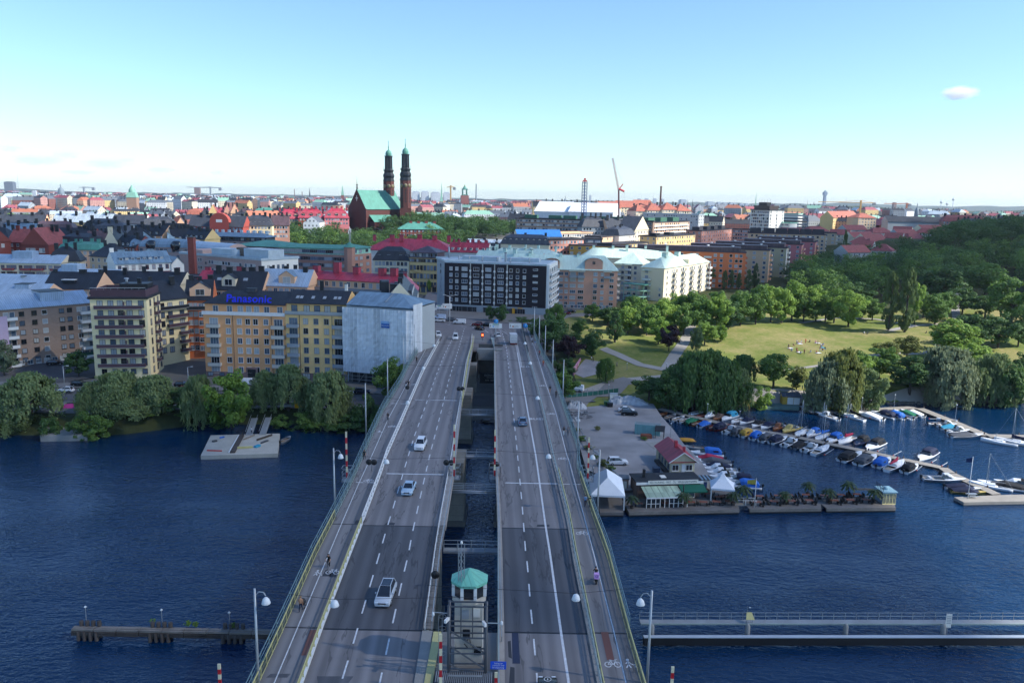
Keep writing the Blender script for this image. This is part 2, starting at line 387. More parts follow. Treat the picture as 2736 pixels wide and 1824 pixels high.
# ================================================================ the two bridge carriageways
def dz(Y):return 14-2.7*sstep(185,295,Y)
def deck(x,y):
 z=14
 for _ in range(6):p=at(x,y,z);z=dz(p.y)
 return p
def line(*pts):
 P=sorted((deck(*p)for p in pts),key=lambda p:p.y);T=[(p.y,p.x)for p in P]
 def f(Y):
  if Y<T[0][0]:
   q=next((k for k in T if k[0]>T[0][0]+25),T[-1]);s=(q[1]-T[0][1])/(q[0]-T[0][0]);return T[0][1]+s*(Y-T[0][0])
  if Y>T[-1][0]:
   s=(T[-1][1]-T[-2][1])/(T[-1][0]-T[-2][0]);return T[-1][1]+s*(Y-T[-1][0])
  return interp(T,Y)
 return f
LO=line((654,1444.5),(724,1283),(764,1203.8),(809.5,1111.7),(845,1028),(882,944.8),(921.7,881),(937,847.4),(954.6,818.9),(974.4,794.8))
LS=line((631,1568),(682.5,1445.5),(756,1272),(784.6,1203.8),(824,1111.7),(853.8,1047.9),(891,964.5),(930.5,890),(943.7,869.4),(978.8,801.4))
LR=line((696.8,1568),(740.6,1445.5),(806.4,1272),(832.9,1203.8),(876.7,1086.8),(888.8,1047.9),(921.7,973.3),(961.2,881.2),(965.6,869.4),(1000.7,801.4))
LK=line((951.2,1568),(970.9,1445.5),(995,1272),(1005.4,1206.7),(1027.3,1086.8),(1034.7,1047.9),(1044.5,982),(1062.1,881.2),(1068.7,836.5),(1079.6,801.4),(1083,770))
LKO=line((994,1447.7),(1012.6,1272),(1024.4,1206.7),(1043.4,1086.8),(1061,920.7),(1072,883.4),(1085,804.7))
RKO=line((1143,1447.7),(1143,1272),(1142.8,1206.7),(1138.4,1086.8),(1136.7,986),(1136.3,883.4),(1134.9,803.6))
RK=line((1159.5,1568),(1158.4,1447.7),(1154,1272),(1152,1206.7),(1145.7,1086.8),(1143.2,986.4),(1140,883),(1138.8,803.6),(1127,766))
RB=line((1306.4,1568),(1288.9,1454),(1263.6,1272),(1253.9,1212.5),(1236.4,1086.8),(1231,1047.9),(1213.4,951.4),(1200.2,876.8),(1184.9,792.6),(1172,772),(1160,764))
RD=line((1229.7,1511),(1226.4,1470.8),(1219.8,1405),(1211,1292),(1207.1,1265),(1199.8,1165.8),(1191,1067.8),(1179.4,949.2),(1172.8,879),(1163,799.2),(1154.2,766.3),(1147,757))
RR=line((1378.8,1568),(1356.8,1454.3),(1319.6,1272),(1309.5,1206.7),(1280.3,1086.8),(1270.4,1047.9),(1250.7,955.7),(1230.9,876.8),(1215.6,827.7),(1200.2,757.5))
RS=line((1436.9,1568),(1410.6,1454.3),(1363.4,1272),(1347.5,1209.6),(1306.5,1057.6),(1302.2,1047.9),(1277,949.2),(1251.8,876.8),(1228.8,801.4),(1215.6,768.5))
RO=line((1438,1453.2),(1391.9,1272),(1368,1209.6),(1324.1,1078),(1327.4,1039),(1298.9,955.7),(1266,858.4),(1241.9,814.5),(1223.3,764.1))
LD1=line((793.3,1534.4),(806.4,1493.8),(845.9,1357.8),(861.3,1306.3),(888.4,1212.5),(903,1165.8),(930.8,1069.3),(952.4,999.6),(976.6,933.8),(994.1,883.4),(1022.6,810),(1035.8,783.8),(1041,770))
LD2=line((881,1526.7),(891.5,1478.4),(911.7,1386.3),(924.9,1327),(938,1272),(946.9,1224),(964.4,1145.3),(984.9,1054.6),(988.6,1039),(1011.7,951.4),(1029.2,879),(1053.3,801.4),(1063.2,766.3))
YJ1=deck(850,1445.5).y;YJ2=deck(900,1207).y;Y0,Y1L,Y1R=46,272,300
ROADM=asphalt('road_asphalt',(.205,.192,.192),.16,True);LEAFM=asphalt('bascule_asphalt',(.092,.094,.104),.2,True)
CYCM=asphalt('cycle_path_asphalt',(.215,.205,.205),.14,True);PAINT=mat('road_paint',(.62,.63,.64),.7,var=.35,scale=3,fine=14)
YKERB=mat('concrete_kerb',(.34,.31,.285),.85,var=.25,scale=.5);OLIVE=mat('olive_green_steel',(.15,.16,.11),.6,var=.25);BLUEG=mat('blue_green_rail',(.16,.25,.27),.5,.2,var=.2)
def band(mb,fa,fb,a,b,mt,za=0,zb=None,thick=0,step=4):
 """a strip of deck between two lines, from distance a to b"""
 zb=za if zb is None else zb;n=max(1,int((b-a)/step))
 for i in range(n):
  p,q=mix(a,b,i/n),mix(a,b,(i+1)/n)
  A,B,C,D=(fa(p),p,dz(p)+za),(fb(p),p,dz(p)+zb),(fb(q),q,dz(q)+zb),(fa(q),q,dz(q)+za)
  mb.face([A,B,C,D],mt,[(0,p),(fb(p)-fa(p),p),(fb(q)-fa(q),q),(0,q)])
  if thick:
   lo=lambda P:(P[0],P[1],P[2]-thick)
   mb.face([lo(A),A,D,lo(D)],mt);mb.face([B,lo(B),lo(C),C],mt);mb.face([lo(B),lo(A),lo(D),lo(C)],mt)
   if i==0:mb.face([lo(A),lo(B),B,A],mt)
   if i==n-1:mb.face([D,C,lo(C),lo(D)],mt)
 return mb
def off(f,d):return lambda Y:f(Y)+d
Lb=thing('road_bridge','left bridge carriageway with three lanes and a railed cycle path along its outer edge','bridge',(0,0,0))
Rb=thing('road_bridge','right bridge carriageway with a bus lane and a cycle path beside the marina','bridge',(0,0,0))
for root,a,b,c,e,Y1 in((Lb,LO,LR,LR,LK,Y1L),(Rb,RR,RO,RK,RR,Y1R)):
 for nm,y0,y1,m1,m2 in(('deck',Y0,YJ1-.15,ROADM,CYCM),('bascule_leaf',YJ1+.15,YJ2-.15,LEAFM,CYCM),('deck',YJ2+.15,Y1,ROADM,CYCM)):
  q=MB();band(q,c,e,y0,y1,m1,0,None,.5);q.build(nm,root)
  q=MB();band(q,off(a,-.05),off(b,.05)if root is Rb else off(b,-.25),y0,y1,m2,.13,None,.7);q.build('cycle_path',root)
 for yj in(YJ1,YJ2):q=MB();band(q,a if root is Lb else c,e if root is Lb else b,yj-.16,yj+.16,BLACKM,-.02,None,.1);q.build('expansion_joint',root)
q=MB();band(q,LK,LKO,Y0,YJ1-.2,CONC,.16,None,.8);q.build('kerb_strip',Lb);q=MB();band(q,LK,LKO,YJ2+.2,Y1L,YKERB,.16,None,.8);q.build('kerb_strip',Lb)
plank=MB();n=0
for i in range(int((YJ2-YJ1)/.62)):
 y=YJ1+.2+i*.62;fa,fb=LK,LKO
 A=[(fa(y),y),(fb(y),y),(fb(y+.58),y+.58),(fa(y+.58),y+.58)];MB().prism(A,14.0,14.16+.015*(i%3),TIMBER).build('plank',Lb)
q=MB();band(q,RKO,off(RK,-.55),Y0,Y1R-35,GREENST,.75,None,.5);band(q,off(RK,-.55),RK,Y0,Y1R-30,YKERB,.14,None,.6);band(q,off(RKO,.1),off(RKO,.16),Y0,Y1R-35,STEEL,1.0,None,.06);q.build('guard_beam',Rb)
q=MB();band(q,off(RR,-.35),off(RR,-.02),Y0,Y1R,CONC,.2,None,.5);q.build('kerb',Rb)
q=MB();band(q,off(LR,-.24),off(LR,-.01),Y0,Y1L-14,WHITE,.28,None,.3);q.build('kerb',Lb)
# steel girders under the decks and concrete piers in the water
for root,a,b,Y1 in((Lb,LO,LKO,Y1L),(Rb,RKO,RO,Y1R)):
 for s in(.06,.35,.65,.94):
  f=lambda Y,s=s:mix(a(Y),b(Y),s);q=MB();band(q,off(f,-.3),off(f,.3),Y0,Y1-20,GREENST,-.55,None,1.5);q.build('girder',root)
PIERC=mat('pier_concrete',(.20,.20,.185),.85,var=.35,scale=.3,bump=.3)
def pier(x0,x1,y0,y1,z1,root,z0=-2):
 q=MB().box(x0,x1,y0,y1,z0,z1,PIERC)
 q.box(x0-.4,x1+.4,y0-.4,y1+.4,z0,1.0,DARKC);o=q.build('pier',root)
 k=0
 for z in range(2,int(z1),2):
  g=MB().box(x0-.02,x1+.02,y0-.02,y1+.02,z,z+.05,DARKC);g.build('joint_course',o)
pier(-24,-8.3,137,145,12,Lb);pier(-26,-9.6,187,195,12,Lb);pier(-23,-9.4,100,106,11.6,Lb);pier(-22,-8.6,72,80,12,Lb);pier(-31,-10.2,226,231,11,Lb)
pier(-2.3,12.5,137,145,12,Rb);pier(-3,12,187,195,12,Rb);pier(-.4,11,100,106,11.6,Rb);pier(.2,11,72,80,12,Rb);pier(-3.4,11,226,231,11,Rb)
# painted markings
def dashes(f,a,b,L,per,w,root,mt=PAINT,z=.006):
 q=MB();y=a
 while y<b:band(q,off(f,-w/2),off(f,w/2),y,min(b,y+L),mt,z,None,0,3);y+=per
 return q.build('lane_line',root)
dashes(LD1,50.5,286,3,6,.17,Lb);dashes(LD2,48.6,290,3,6,.17,Lb);dashes(RD,49,300,3,6,.17,Rb)
dashes(LS,Y0,264,400,400,.12,Lb,PAINT,.136);dashes(RS,Y0,296,400,400,.12,Rb,PAINT,.136);dashes(RB,Y0,238,400,400,.26,Rb);dashes(RB,238,300,.7,1.5,.26,Rb);dashes(off(RB,.45),214,256,.5,1.1,.5,Rb)
def cross(f0,f1,a0,a1,y,w,root,z=.007):
 q=MB();A=[mix(f0(y),f1(y),a0),mix(f0(y),f1(y),a1)];q.face([(A[0],y,dz(y)+z),(A[1],y,dz(y)+z),(A[1],y+w,dz(y+w)+z),(A[0],y+w,dz(y+w)+z)],PAINT);q.build('stop_line',root)
for y in(deck(950,1089).y,deck(1000,919).y):cross(LR,LK,.07,.95,y,.35,Lb)
cross(RK,RR,.1,.97,deck(1210,1110).y,.35,Rb)
for y in(deck(840,1110).y,deck(905,928).y):cross(LO,LR,.12,.42,y,.22,Lb,.14);cross(LO,LR,.56,.92,y,.22,Lb,.14)
y=deck(1320,1114).y;cross(RR,RO,.06,.46,y,.2,Rb,.14);cross(RR,RO,.6,.95,y,.2,Rb,.14)
def painted(s,x,y,size,root,ys=2.4,z=.008):
 p=deck(x,y);o=text_mesh('painted_lettering',s,size,PAINT,bold=.03,yscale=ys,spacing=1.15);o.parent=root;o.location=(p.x,p.y,dz(p.y)+z);return o
painted('BUSS',1233,962,1.35,Rb,1.35);painted('BUSS',1209,842.5,1.5,Rb,1.6)
def ringmark(q,c,r,w,z,sy=1.0,n=14):
 for i in range(n):
  a,b=2*math.pi*i/n,2*math.pi*(i+1)/n
  P=[(c[0]+k*math.cos(t),c[1]+k*sy*math.sin(t),z)for k,t in((r-w,a),(r,a),(r,b),(r-w,b))];q.face(P,PAINT)
def bar2(q,a,b,w,z):
 a,b=Vector((*a,z)),Vector((*b,z));n=(b-a).cross(Vector((0,0,1))).normalized()*w/2;q.face([a-n,b-n,b+n,a+n][::-1],PAINT)
def bike_mark(x,y,root,s=1.0):
 p=deck(x,y);z=dz(p.y)+.137;q=MB();X,Y=p.x,p.y;k=s*1.0
 ringmark(q,(X-.55*k,Y),.42*k,.09,z,1.35);ringmark(q,(X+.55*k,Y),.42*k,.09,z,1.35)
 for a,b in(((-.55,0),(-.2,.75)),((-.2,.75),(.4,.75)),((.4,.75),(.55,0)),((-.2,.75),(.05,0)),((.05,0),(.4,.75)),((-.55,0),(.05,0)),((.4,.75),(.35,1.05)),((.35,1.05),(.6,1.05)),((-.35,.9),(-.05,.9))):
  bar2(q,(X+a[0]*k,Y+a[1]*k),(X+b[0]*k,Y+b[1]*k),.09,z+.001)
 q.build('painted_bicycle',root)
for x,y,r in((763.5,1316,Lb),(847,1105.5,Lb),(901,981,Lb),(953,884,Lb),(1407.5,1528,Rb),(1337,1226.5,Rb),(1292,1055,Rb),(1266.5,952,Rb),(1246,887,Rb)):bike_mark(x,y,r,.85)
def walk_mark(x,y,root,s=1):
 p=deck(x,y);z=dz(p.y)+.137;q=MB();X,Y=p.x,p.y;ringmark(q,(X,Y+1.25*s),.16,.16,z,1.3)
 for a,b in(((0,1.05),(0,.5)),((0,.5),(-.25,-.1)),((0,.5),(.2,-.1)),((0,.95),(.3,.55)),((0,.95),(-.25,.6)),((.3,.55),(.62,.3)),((.62,.55),(.62,0)),((.62,.3),(.8,-.1))):bar2(q,(X+a[0]*s,Y+a[1]*s),(X+b[0]*s,Y+b[1]*s),.13,z+.001)
 q.build('painted_pedestrian',root)
walk_mark(1445,1534,Rb);walk_mark(725,1322,Lb,.9);walk_mark(870,994,Lb,.8)
# repairs in the asphalt
def patch(pts,mt,root,z=.004,name='asphalt_patch'):
 P=[deck(*p)for p in pts];MB().face([(p.x,p.y,dz(p.y)+z)for p in P],mt).build(name,root)
PATCHD=asphalt('patch_asphalt_dark',(.04,.042,.05));PATCHR=asphalt('patch_asphalt_red',(.16,.07,.055));PATCHB=mat('blue_black_patch',(.02,.025,.06),.6)
patch([(1177,1523),(1195,1523),(1190.5,1453),(1175.5,1453)],PATCHB,Rb);patch([(1168,1508),(1176,1512),(1173,1470),(1166,1472)],PATCHD,Rb);patch([(1169,1568),(1182,1568),(1182,1532),(1172,1530)],PATCHD,Rb)
patch([(1394,1517),(1411,1517),(1397,1453),(1380,1453)],PATCHR,Rb,.135);patch([(691,1507),(703,1507),(728,1448),(712,1448)],PATCHR,Lb,.135)
patch([(740,1325),(759,1325),(764,1311),(748,1310)],PATCHD,Lb,.134);patch([(756,1327),(772,1327),(775,1313),(760,1312)],PATCHD,Lb,.134);patch([(730,1568),(800,1568),(812,1552),(728,1552)],LEAFM,Lb);patch([(591+20,1558),(660,1558),(668,1549),(622,1549)],LEAFM,Lb,.134)
patch([(813,1204),(833,1204),(838,1196),(818,1196)],PATCHD,Lb,.134);patch([(882,1205),(905,1205),(908,1200),(888,1199)],PATCHD,Lb);patch([(1232,1209),(1262,1209),(1262,1204),(1234,1204)],PATCHD,Rb)
# railings: every post a mesh of its own
def railing(root,name,f,a,b,h,rails,step,pm,z0=.13,r=.045,fill=None,lean=0):
 o=ob(name,None,root);me=MB().cbox((0,0,0),(r*2,r*2,h),pm).mesh('post');n=int((b-a)/step)
 for i in range(n+1):
  y=a+(b-a)*i/n;ob('post',me,o,(f(y),y,dz(y)+z0))
 for z,rr,mt in rails:
  q=MB();k=max(1,int((b-a)/6))
  for i in range(k):
   p,s=mix(a,b,i/k),mix(a,b,(i+1)/k);q.tube((f(p)+lean*z/h,p,dz(p)+z0+z),(f(s)+lean*z/h,s,dz(s)+z0+z),rr,mt,5,None,False)
  q.build('rail',o)
 if fill:
  q=MB();k=int((b-a)/fill[1])
  for i in range(k):
   y=a+(b-a)*i/k;q.cbox((f(y),y,dz(y)+z0+.08),(.025,.04,h-.15),fill[0])
  stuff(q.build('picket_fill',o))
 return o
railing(Lb,'railing',off(LO,-.05),Y0,YJ2+2,1.25,[(1.25,.07,YELP),(.12,.05,YELP),(.7,.04,OLIVE)],2.0,YELP,fill=(OLIVE,.22))
railing(Lb,'railing',off(LO,-.35),YJ1-14,262,1.9,[(1.9,.05,BLUEG),(1.35,.035,BLUEG),(.9,.03,BLUEG)],3.0,BLUEG)
railing(Lb,'railing',off(LO,-.05),YJ2+2,262,1.25,[(1.25,.06,BLUEG),(.2,.05,GREENST),(.75,.035,BLUEG)],2.4,GREENST,fill=(GREENST,.5))
railing(Lb,'railing',off(LR,-.12),Y0,YJ2,1.0,[(1.0,.07,YELP),(.62,.05,YELP)],1.7,YELP,.15)
railing(Lb,'railing',off(LR,-.12),YJ2+.5,Y1L-15,1.0,[(1.0,.075,WHITE),(.62,.05,WHITE)],1.9,GREYP,.15)
railing(Lb,'railing',off(LK,.25),YJ1,Y1L,.75,[(.75,.05,WHITE),(.45,.035,STEEL)],2.4,WHITE,.16)
railing(Lb,'railing',off(LKO,-.1),YJ1,Y1L-20,1.0,[(1.0,.05,STEEL),(.5,.035,STEEL)],2.4,STEEL,.16)
railing(Lb,'railing',off(LK,.85),deck(1057,935).y,Y1L-16,2.3,[(2.3,.08,YELP),(1.9,.05,YELP),(1.2,.04,YELP)],4,YELP,.16)
railing(Rb,'railing',off(RR,-.12),Y0,300,.95,[(.95,.07,GREENST),(.55,.08,STEEL)],1.8,GREYP,.2)
railing(Rb,'railing',off(RR,.1),Y0,YJ2+22,1.05,[(1.05,.07,YELP)],2.0,OLIVE,.15)
railing(Rb,'railing',off(RR,-.02),232,304,1.7,[(1.7,.09,BLACKM),(1.1,.08,BLACKM),(.6,.08,BLACKM)],2.4,BLACKM,.16,fill=(BLACKM,.3))
railing(Rb,'railing',off(RO,.05),Y0,YJ2+20,1.25,[(1.25,.09,YELP),(.12,.05,YELP),(.7,.04,OLIVE)],2.0,OLIVE,fill=(OLIVE,.22))
railing(Rb,'railing',off(RO,.3),YJ1,300,1.9,[(1.9,.05,BLUEG),(1.35,.035,BLUEG),(.9,.03,BLUEG)],3.0,BLUEG)
railing(Rb,'railing',off(RO,.05),YJ2+20,300,1.25,[(1.25,.06,BLUEG),(.2,.05,GREENST),(.75,.035,GREENST)],2.4,GREENST,fill=(GREENST,.5))
railing(Rb,'railing',off(RK,-.3),YJ1-2,YJ2+60,.5,[(.5,.05,STEEL)],2.4,STEEL,.16)
# service walkways across the gap
def walkway(y,z,label,w=1.2,rail=True,pipes=False):
 x0,x1=LKO(y)-.2,RKO(y)+.2
 t=thing('walkway',label,'walkway',((x0+x1)/2,y,z));hw=(x1-x0)/2
 MB().box(-hw,hw,-w/2,w/2,-.25,0,GREYP).build('deck',t)
 for s in(-w/2,w/2):
  for zz in(.55,1.1):MB().tube((-hw,s,zz),(hw,s,zz),.045,STEEL,5).build('rail',t)
  for i in range(5):MB().cbox((mix(-hw,hw,i/4),s,0),(.08,.08,1.1),STEEL).build('post',t)
 if pipes:
  for s in(-1.2,-1.9):MB().tube((-hw,s,.4),(hw,s,.4),.13,STEEL,8).build('pipe',t)
walkway(deck(1090,1240).y+3,11.2,'grey railed walkway crossing the gap right behind the green-roofed bridge tower')
walkway(deck(1090,1113).y+2,12.2,'walkway with two pipes crossing the gap between the caged platforms',.8,pipes=True)
walkway(deck(1100,1032).y+4,11.4,'grey railed walkway crossing the gap over dark water halfway along the bridge')
walkway(deck(1105,936).y+3,11.6,'walkway with pipes crossing the gap near the far shore',.9,pipes=True)
# platform round the bridge tower, abutment
q=MB();f0,f1=off(LKO,.02),off(RKO,-.02);band(q,f0,f1,Y0,YJ1-.2,PAVE,.05,None,2);q.build('tower_platform',Lb)
MB().box(LK(66)+.9,LK(66)+1.7,64,YJ1-.6,14.17,14.3,YELP).build('yellow_grating',Lb)
ab=MB();ya=deck(1110,806).y;ab.box(-10.6,-3.0,ya,ya+1.2,9.8,13.3,CONC);ab.box(-10.6,-3.0,ya+1.2,ya+3,8.6,13.2,DARKC);ab.box(-10.9,-10.3,ya,ya+6,2,12,DARKC)
ab.box(-10.6,-2.9,ya+10,ya+10.5,2,13,DARKC);o=ab.build('abutment');tag(o,'concrete abutment beam closing the gap between the carriageways','abutment')
q=MB();q.box(-9.4,-3.2,ya-8,ya-7.8,4.4,7.6,BLACKM);bn=q.build('banner');tag(bn,'black banner with pale lettering hanging below the abutment','banner')
LET=mat('pale_lettering',(.35,.36,.36),.7,var=.1)
for s,size,z in(('DONKEY',.85,6.8),('REPUBLIC',.5,6.15),('APR  SEPT',.7,5.3)):
 o=text_mesh('lettering',s,size,LET,parent=bn);o.location=(-6.3,ya-8.02,z);o.rotation_euler=(math.pi/2,0,0)
# square and crossing at the end of the bridge
ZJ=11.32
def flat(name,pts,mt,z,thick=.25):
 P=[at(*p,z)for p in pts];return structure(name,MB().prism([(p.x,p.y)for p in P],z-thick,z,mt))
flat('junction_road',[(950,800),(1010,822),(1080,806),(1136,804),(1215,800),(1235,765),(1195,742),(1010,716),(1010,672),(990,655),(972,690),(962,740)],asphalt('junction_asphalt',(.16,.15,.155),.2),ZJ,.3)
flat('traffic_island',[(1079.6,803),(1136.4,803),(1136.7,790),(1119,784),(1108,762),(1102,759),(1087,760),(1082,764)],PAVE,ZJ+.15)
flat('pavement',[(952,798),(992,792),(1000.7,764),(996,757),(987.5,754),(972,754),(966,762)],PAVE,ZJ+.15)
flat('pavement',[(985,727),(1040,728),(1110,735),(1180,743),(1215,742),(1253,730),(1250,722),(1010,706),(1000,716)],PAVE,ZJ+.15)
mk=MB()
for x0,y0,x1,y1 in((1113,758,1122,764),(1126,757,1135,764),(1140,758,1150,766),(1000,742,1012,743),(1022,744,1034,745.5),(1060,749,1072,751),(1085,752,1097,754),(1075,745,1086,746.5),(1030,738,1042,739)):
 a,b=at(x0,y0,ZJ),at(x1,y1,ZJ);n=(b-a).cross(Vector((0,0,1))).normalized()*.1;mk.face([(a-n)[:2]+(ZJ+.006,),(b-n)[:2]+(ZJ+.006,),(b+n)[:2]+(ZJ+.006,),(a+n)[:2]+(ZJ+.006,)][::-1],PAINT)
structure('road_markings',mk)
# ================================================================ building kit
class B:pass
def frame_px(L,Rr):
 """ground corner, direction and eave height of a facade whose eave runs from pixel L (x, y, distance) to pixel R (x, distance)"""
 pL=atY(*L);x,Y=Rr;y=L[1]
 for _ in range(5):
  p=atY(x,y,Y);q=atY(x,y+1,Y);y+=(pL.z-p.z)/(q.z-p.z)
 return pL,atY(x,y,Y)
def bld(name,label,L,Rr,z0,depth,wall,roof=('flat',.8,None),group=None,cat='building',body=True):
 pL,pR=frame_px(L,Rr);d=pR-pL;b=B();b.W,b.D,b.H=math.hypot(d.x,d.y),depth,pL.z-z0
 b.rz=math.atan2(d.y,d.x);b.root=thing(name,label,cat,(pL.x,pL.y,z0),b.rz,group);b.z0=z0;b.Y=min(L[2],Rr[1]);b.wallm=wall
 if body:
  q=MB().box(0,b.W,0,depth,-3,b.H,wall,wall,False);b.wall=q.build('wall',b.root)
 b.rh=roof[1];b.roofm=roof[2]
 if roof[0]:b.roof=roof_on(b,*roof)
 return b
def roof_on(b,kind,h,mt,ov=.45,x0=None,x1=None,y0=None,y1=None,z=None,name='roof',hipl=None,wall=None):
 x0=-ov if x0 is None else x0;x1=b.W+ov if x1 is None else x1;y0=-ov if y0 is None else y0;y1=b.D+ov if y1 is None else y1
 z=b.H if z is None else z;q=MB();ym=(y0+y1)/2;xm=(x0+x1)/2;hd=(y1-y0)/2;wall=wall or b.wallm
 z+=.02
 if kind=='flat':
  q.box(x0,x1,y0,y1,z-.3,z+.12,mt);t=.28
  for a in((x0,x1,y0,y0+t),(x0,x1,y1-t,y1),(x0,x0+t,y0+t,y1-t),(x1-t,x1,y0+t,y1-t)):q.box(*a,z+.12,z+.12+h,mt)
 elif kind in('gable','hip','hipL','hipR'):
  a=x0+(hd*.9 if kind in('hip','hipL')else 0);c=x1-(hd*.9 if kind in('hip','hipR')else 0)
  if a>c:a=c=(x0+x1)/2
  A,Bq,C,D,E,F_=(x0,y0,z),(x1,y0,z),(x1,y1,z),(x0,y1,z),(a,ym,z+h),(c,ym,z+h)
  q.face([A,Bq,F_,E],mt);q.face([C,D,E,F_],mt)
  q.face([D,A,E],mt if kind in('hip','hipL')else wall);q.face([Bq,C,F_],mt if kind in('hip','hipR')else wall)
  q.face([D,C,Bq,A],mt)
  q.box(x0,x1,y0-.06,y0+.06,z-.25,z,mt)
 elif kind=='gable_y':
  A,Bq,C,D,E,F_=(x0,y0,z),(x1,y0,z),(x1,y1,z),(x0,y1,z),(xm,y0,z+h),(xm,y1,z+h)
  q.face([A,E,F_,D][::-1],mt);q.face([Bq,C,F_,E],mt);q.face([A,Bq,E],wall);q.face([C,D,F_],wall);q.face([D,C,Bq,A],mt)
 elif kind=='mansard':
  i=h*.38;k=h*.68;A=[(x0,y0),(x1,y0),(x1,y1),(x0,y1)];C=[(x0+i,y0+i),(x1-i,y0+i),(x1-i,y1-i),(x0+i,y1-i)]
  for j in range(4):
   a,c,d,e=A[j],A[(j+1)%4],C[(j+1)%4],C[j];q.face([(*a,z),(*c,z),(*d,z+k),(*e,z+k)],mt)
  r0,r1=x0+i+hd*.5,x1-i-hd*.5
  if r0>r1:r0=r1=xm
  P=[(*p,z+k)for p in C];E,F_=(r0,ym,z+h),(r1,ym,z+h)
  q.face([P[0],P[1],F_,E],mt);q.face([P[2],P[3],E,F_],mt);q.face([P[3],P[0],E],mt);q.face([P[1],P[2],F_],mt)
  q.box(x0,x1,y0,y1,z-.3,z,mt)
 elif kind=='shed':
  q.face([(x0,y0,z),(x1,y0,z),(x1,y1,z+h),(x0,y1,z+h)],mt);q.face([(x1,y0,z),(x1,y1,z),(x1,y1,z+h)],wall);q.face([(x0,y1,z),(x0,y0,z),(x0,y1,z+h)],wall);q.face([(x1,y1,z),(x0,y1,z),(x0,y1,z+h),(x1,y1,z+h)],wall)
 elif kind=='barrel':
  n=8;P=[(y0+(y1-y0)*(.5-.5*math.cos(math.pi*i/n)),z+h*math.sin(math.pi*i/n))for i in range(n+1)]
  for(ya,za),(yb,zb)in zip(P,P[1:]):q.face([(x0,ya,za),(x1,ya,za),(x1,yb,zb),(x0,yb,zb)],mt)
  for x in(x0,x1):q.face([(x,p[0],p[1])for p in(P if x==x1 else P[::-1])],wall)
 return q.build(name,b.root)
WM={}
WFR=mat('white_window_frame',(.62,.63,.62),.5,var=.05);DFR=mat('dark_window_frame',(.05,.035,.03),.5,var=.1);RFR=mat('red_window_frame',(.22,.05,.06),.5,var=.1);GFR=mat('grey_window_frame',(.24,.26,.28),.5,var=.1)
def winmesh(w,h,style,fr,k):
 key=(round(w,2),round(h,2),style,fr.name,k)
 if key in WM:return WM[key]
 q=MB();t=.09;g=GLASSES[k]
 q.box(-w/2,w/2,-.04,.02,0,h,g)
 for a in((-w/2-t,w/2+t,-t,0),(-w/2-t,w/2+t,h,h+t),(-w/2-t,-w/2,0,h),(w/2,w/2+t,0,h)):q.box(a[0],a[1],-.1,.02,a[2],a[3],fr)
 n={'1':1,'2':2,'3':3,'4':4,'x':2,'x3':3}[style]
 for i in range(1,n):x=-w/2+w*i/n;q.box(x-.035,x+.035,-.08,.02,0,h,fr)
 if style[0]=='x':q.box(-w/2,w/2,-.075,.02,h*.62,h*.62+.06,fr)
 q.box(-w/2-.12,w/2+.12,-.2,.02,-t-.05,-t,fr);WM[key]=q.mesh('window');return WM[key]
FACE={'F':lambda b,u:((u,0),0),'R':lambda b,u:((b.W,u),math.pi/2),'L':lambda b,u:((0,b.D-u),-math.pi/2)}
def flen(b,f):return b.W if f=='F' else b.D
def win(b,face,us,zs,w=1.3,h=1.5,style='2',fr=None,joined=None,name='window',out=0):
 fr=fr or WFR;joined=b.Y>470 if joined is None else joined;q=MB()if joined else None
 for z in zs:
  for u in us:
   (x,y),r=FACE[face](b,u);k=rnd.randrange(5);c,s=math.cos(r),math.sin(r);ox,oy=s*out,-c*out;x+=ox;y+=oy
   if joined:
    T=lambda a,d,e:(x+a*c-d*s,y+a*s+d*c,z+e)
    for W_,d,e0,e1,m_ in((w/2+.12,-.05,-.12,h+.12,fr),(w/2,-.09,0,h,GLASSES[k])):q.face([T(-W_,d,e0),T(W_,d,e0),T(W_,d,e1),T(-W_,d,e1)],m_)
   else:ob(name,winmesh(w,h,style,fr,k),b.root,(x,y,z),r)
 if joined and q.f:stuff(q.build('window_rows',b.root))
def grid(b,face,nc,nr,w=1.3,h=1.5,style='2',fr=None,m=1.5,top=.9,sp=3.0,us=None,**kw):
 n=flen(b,face);us=us or[n/2]if nc==1 else us or[mix(m,n-m,i/(nc-1))for i in range(nc)]
 win(b,face,us,[b.H-top-h-sp*i for i in range(nr)],w,h,style,fr,**kw)
BM={}
def balc(b,face,u,zs,w=3,d=1.2,panel=None,h=.95,out=0,rail=None,joined=None):
 panel=panel or WHITE;key=(round(w,2),d,panel.name,h)
 if key not in BM:
  q=MB().box(-w/2,w/2,-d,0,-.18,0,CONC);q.box(-w/2,w/2,-d,-d+.07,0,h,panel)
  for s in(-w/2,w/2-.07):q.box(s,s+.07,-d+.07,0,0,h,panel)
  q.box(-w/2-.03,w/2+.03,-d-.04,-d+.1,h,h+.07,rail or GREYP);BM[key]=q.mesh('balcony')
 joined=b.Y>640 if joined is None else joined
 for z in zs:(x,y),r=FACE[face](b,u);ob('balcony',BM[key],b.root,(x+math.sin(r)*out,y-math.cos(r)*out,z),r)
def chim(b,x,y,w=1.2,d=1.0,h=2.2,mt=None,z=None,cap=True,name='chimney'):
 z=b.H if z is None else z;q=MB().box(x-w/2,x+w/2,y-d/2,y+d/2,z,z+h,mt or BLACKM)
 if cap:q.box(x-w/2-.12,x+w/2+.12,y-d/2-.12,y+d/2+.12,z+h,z+h+.15,BLACKM)
 return q.build(name,b.root)
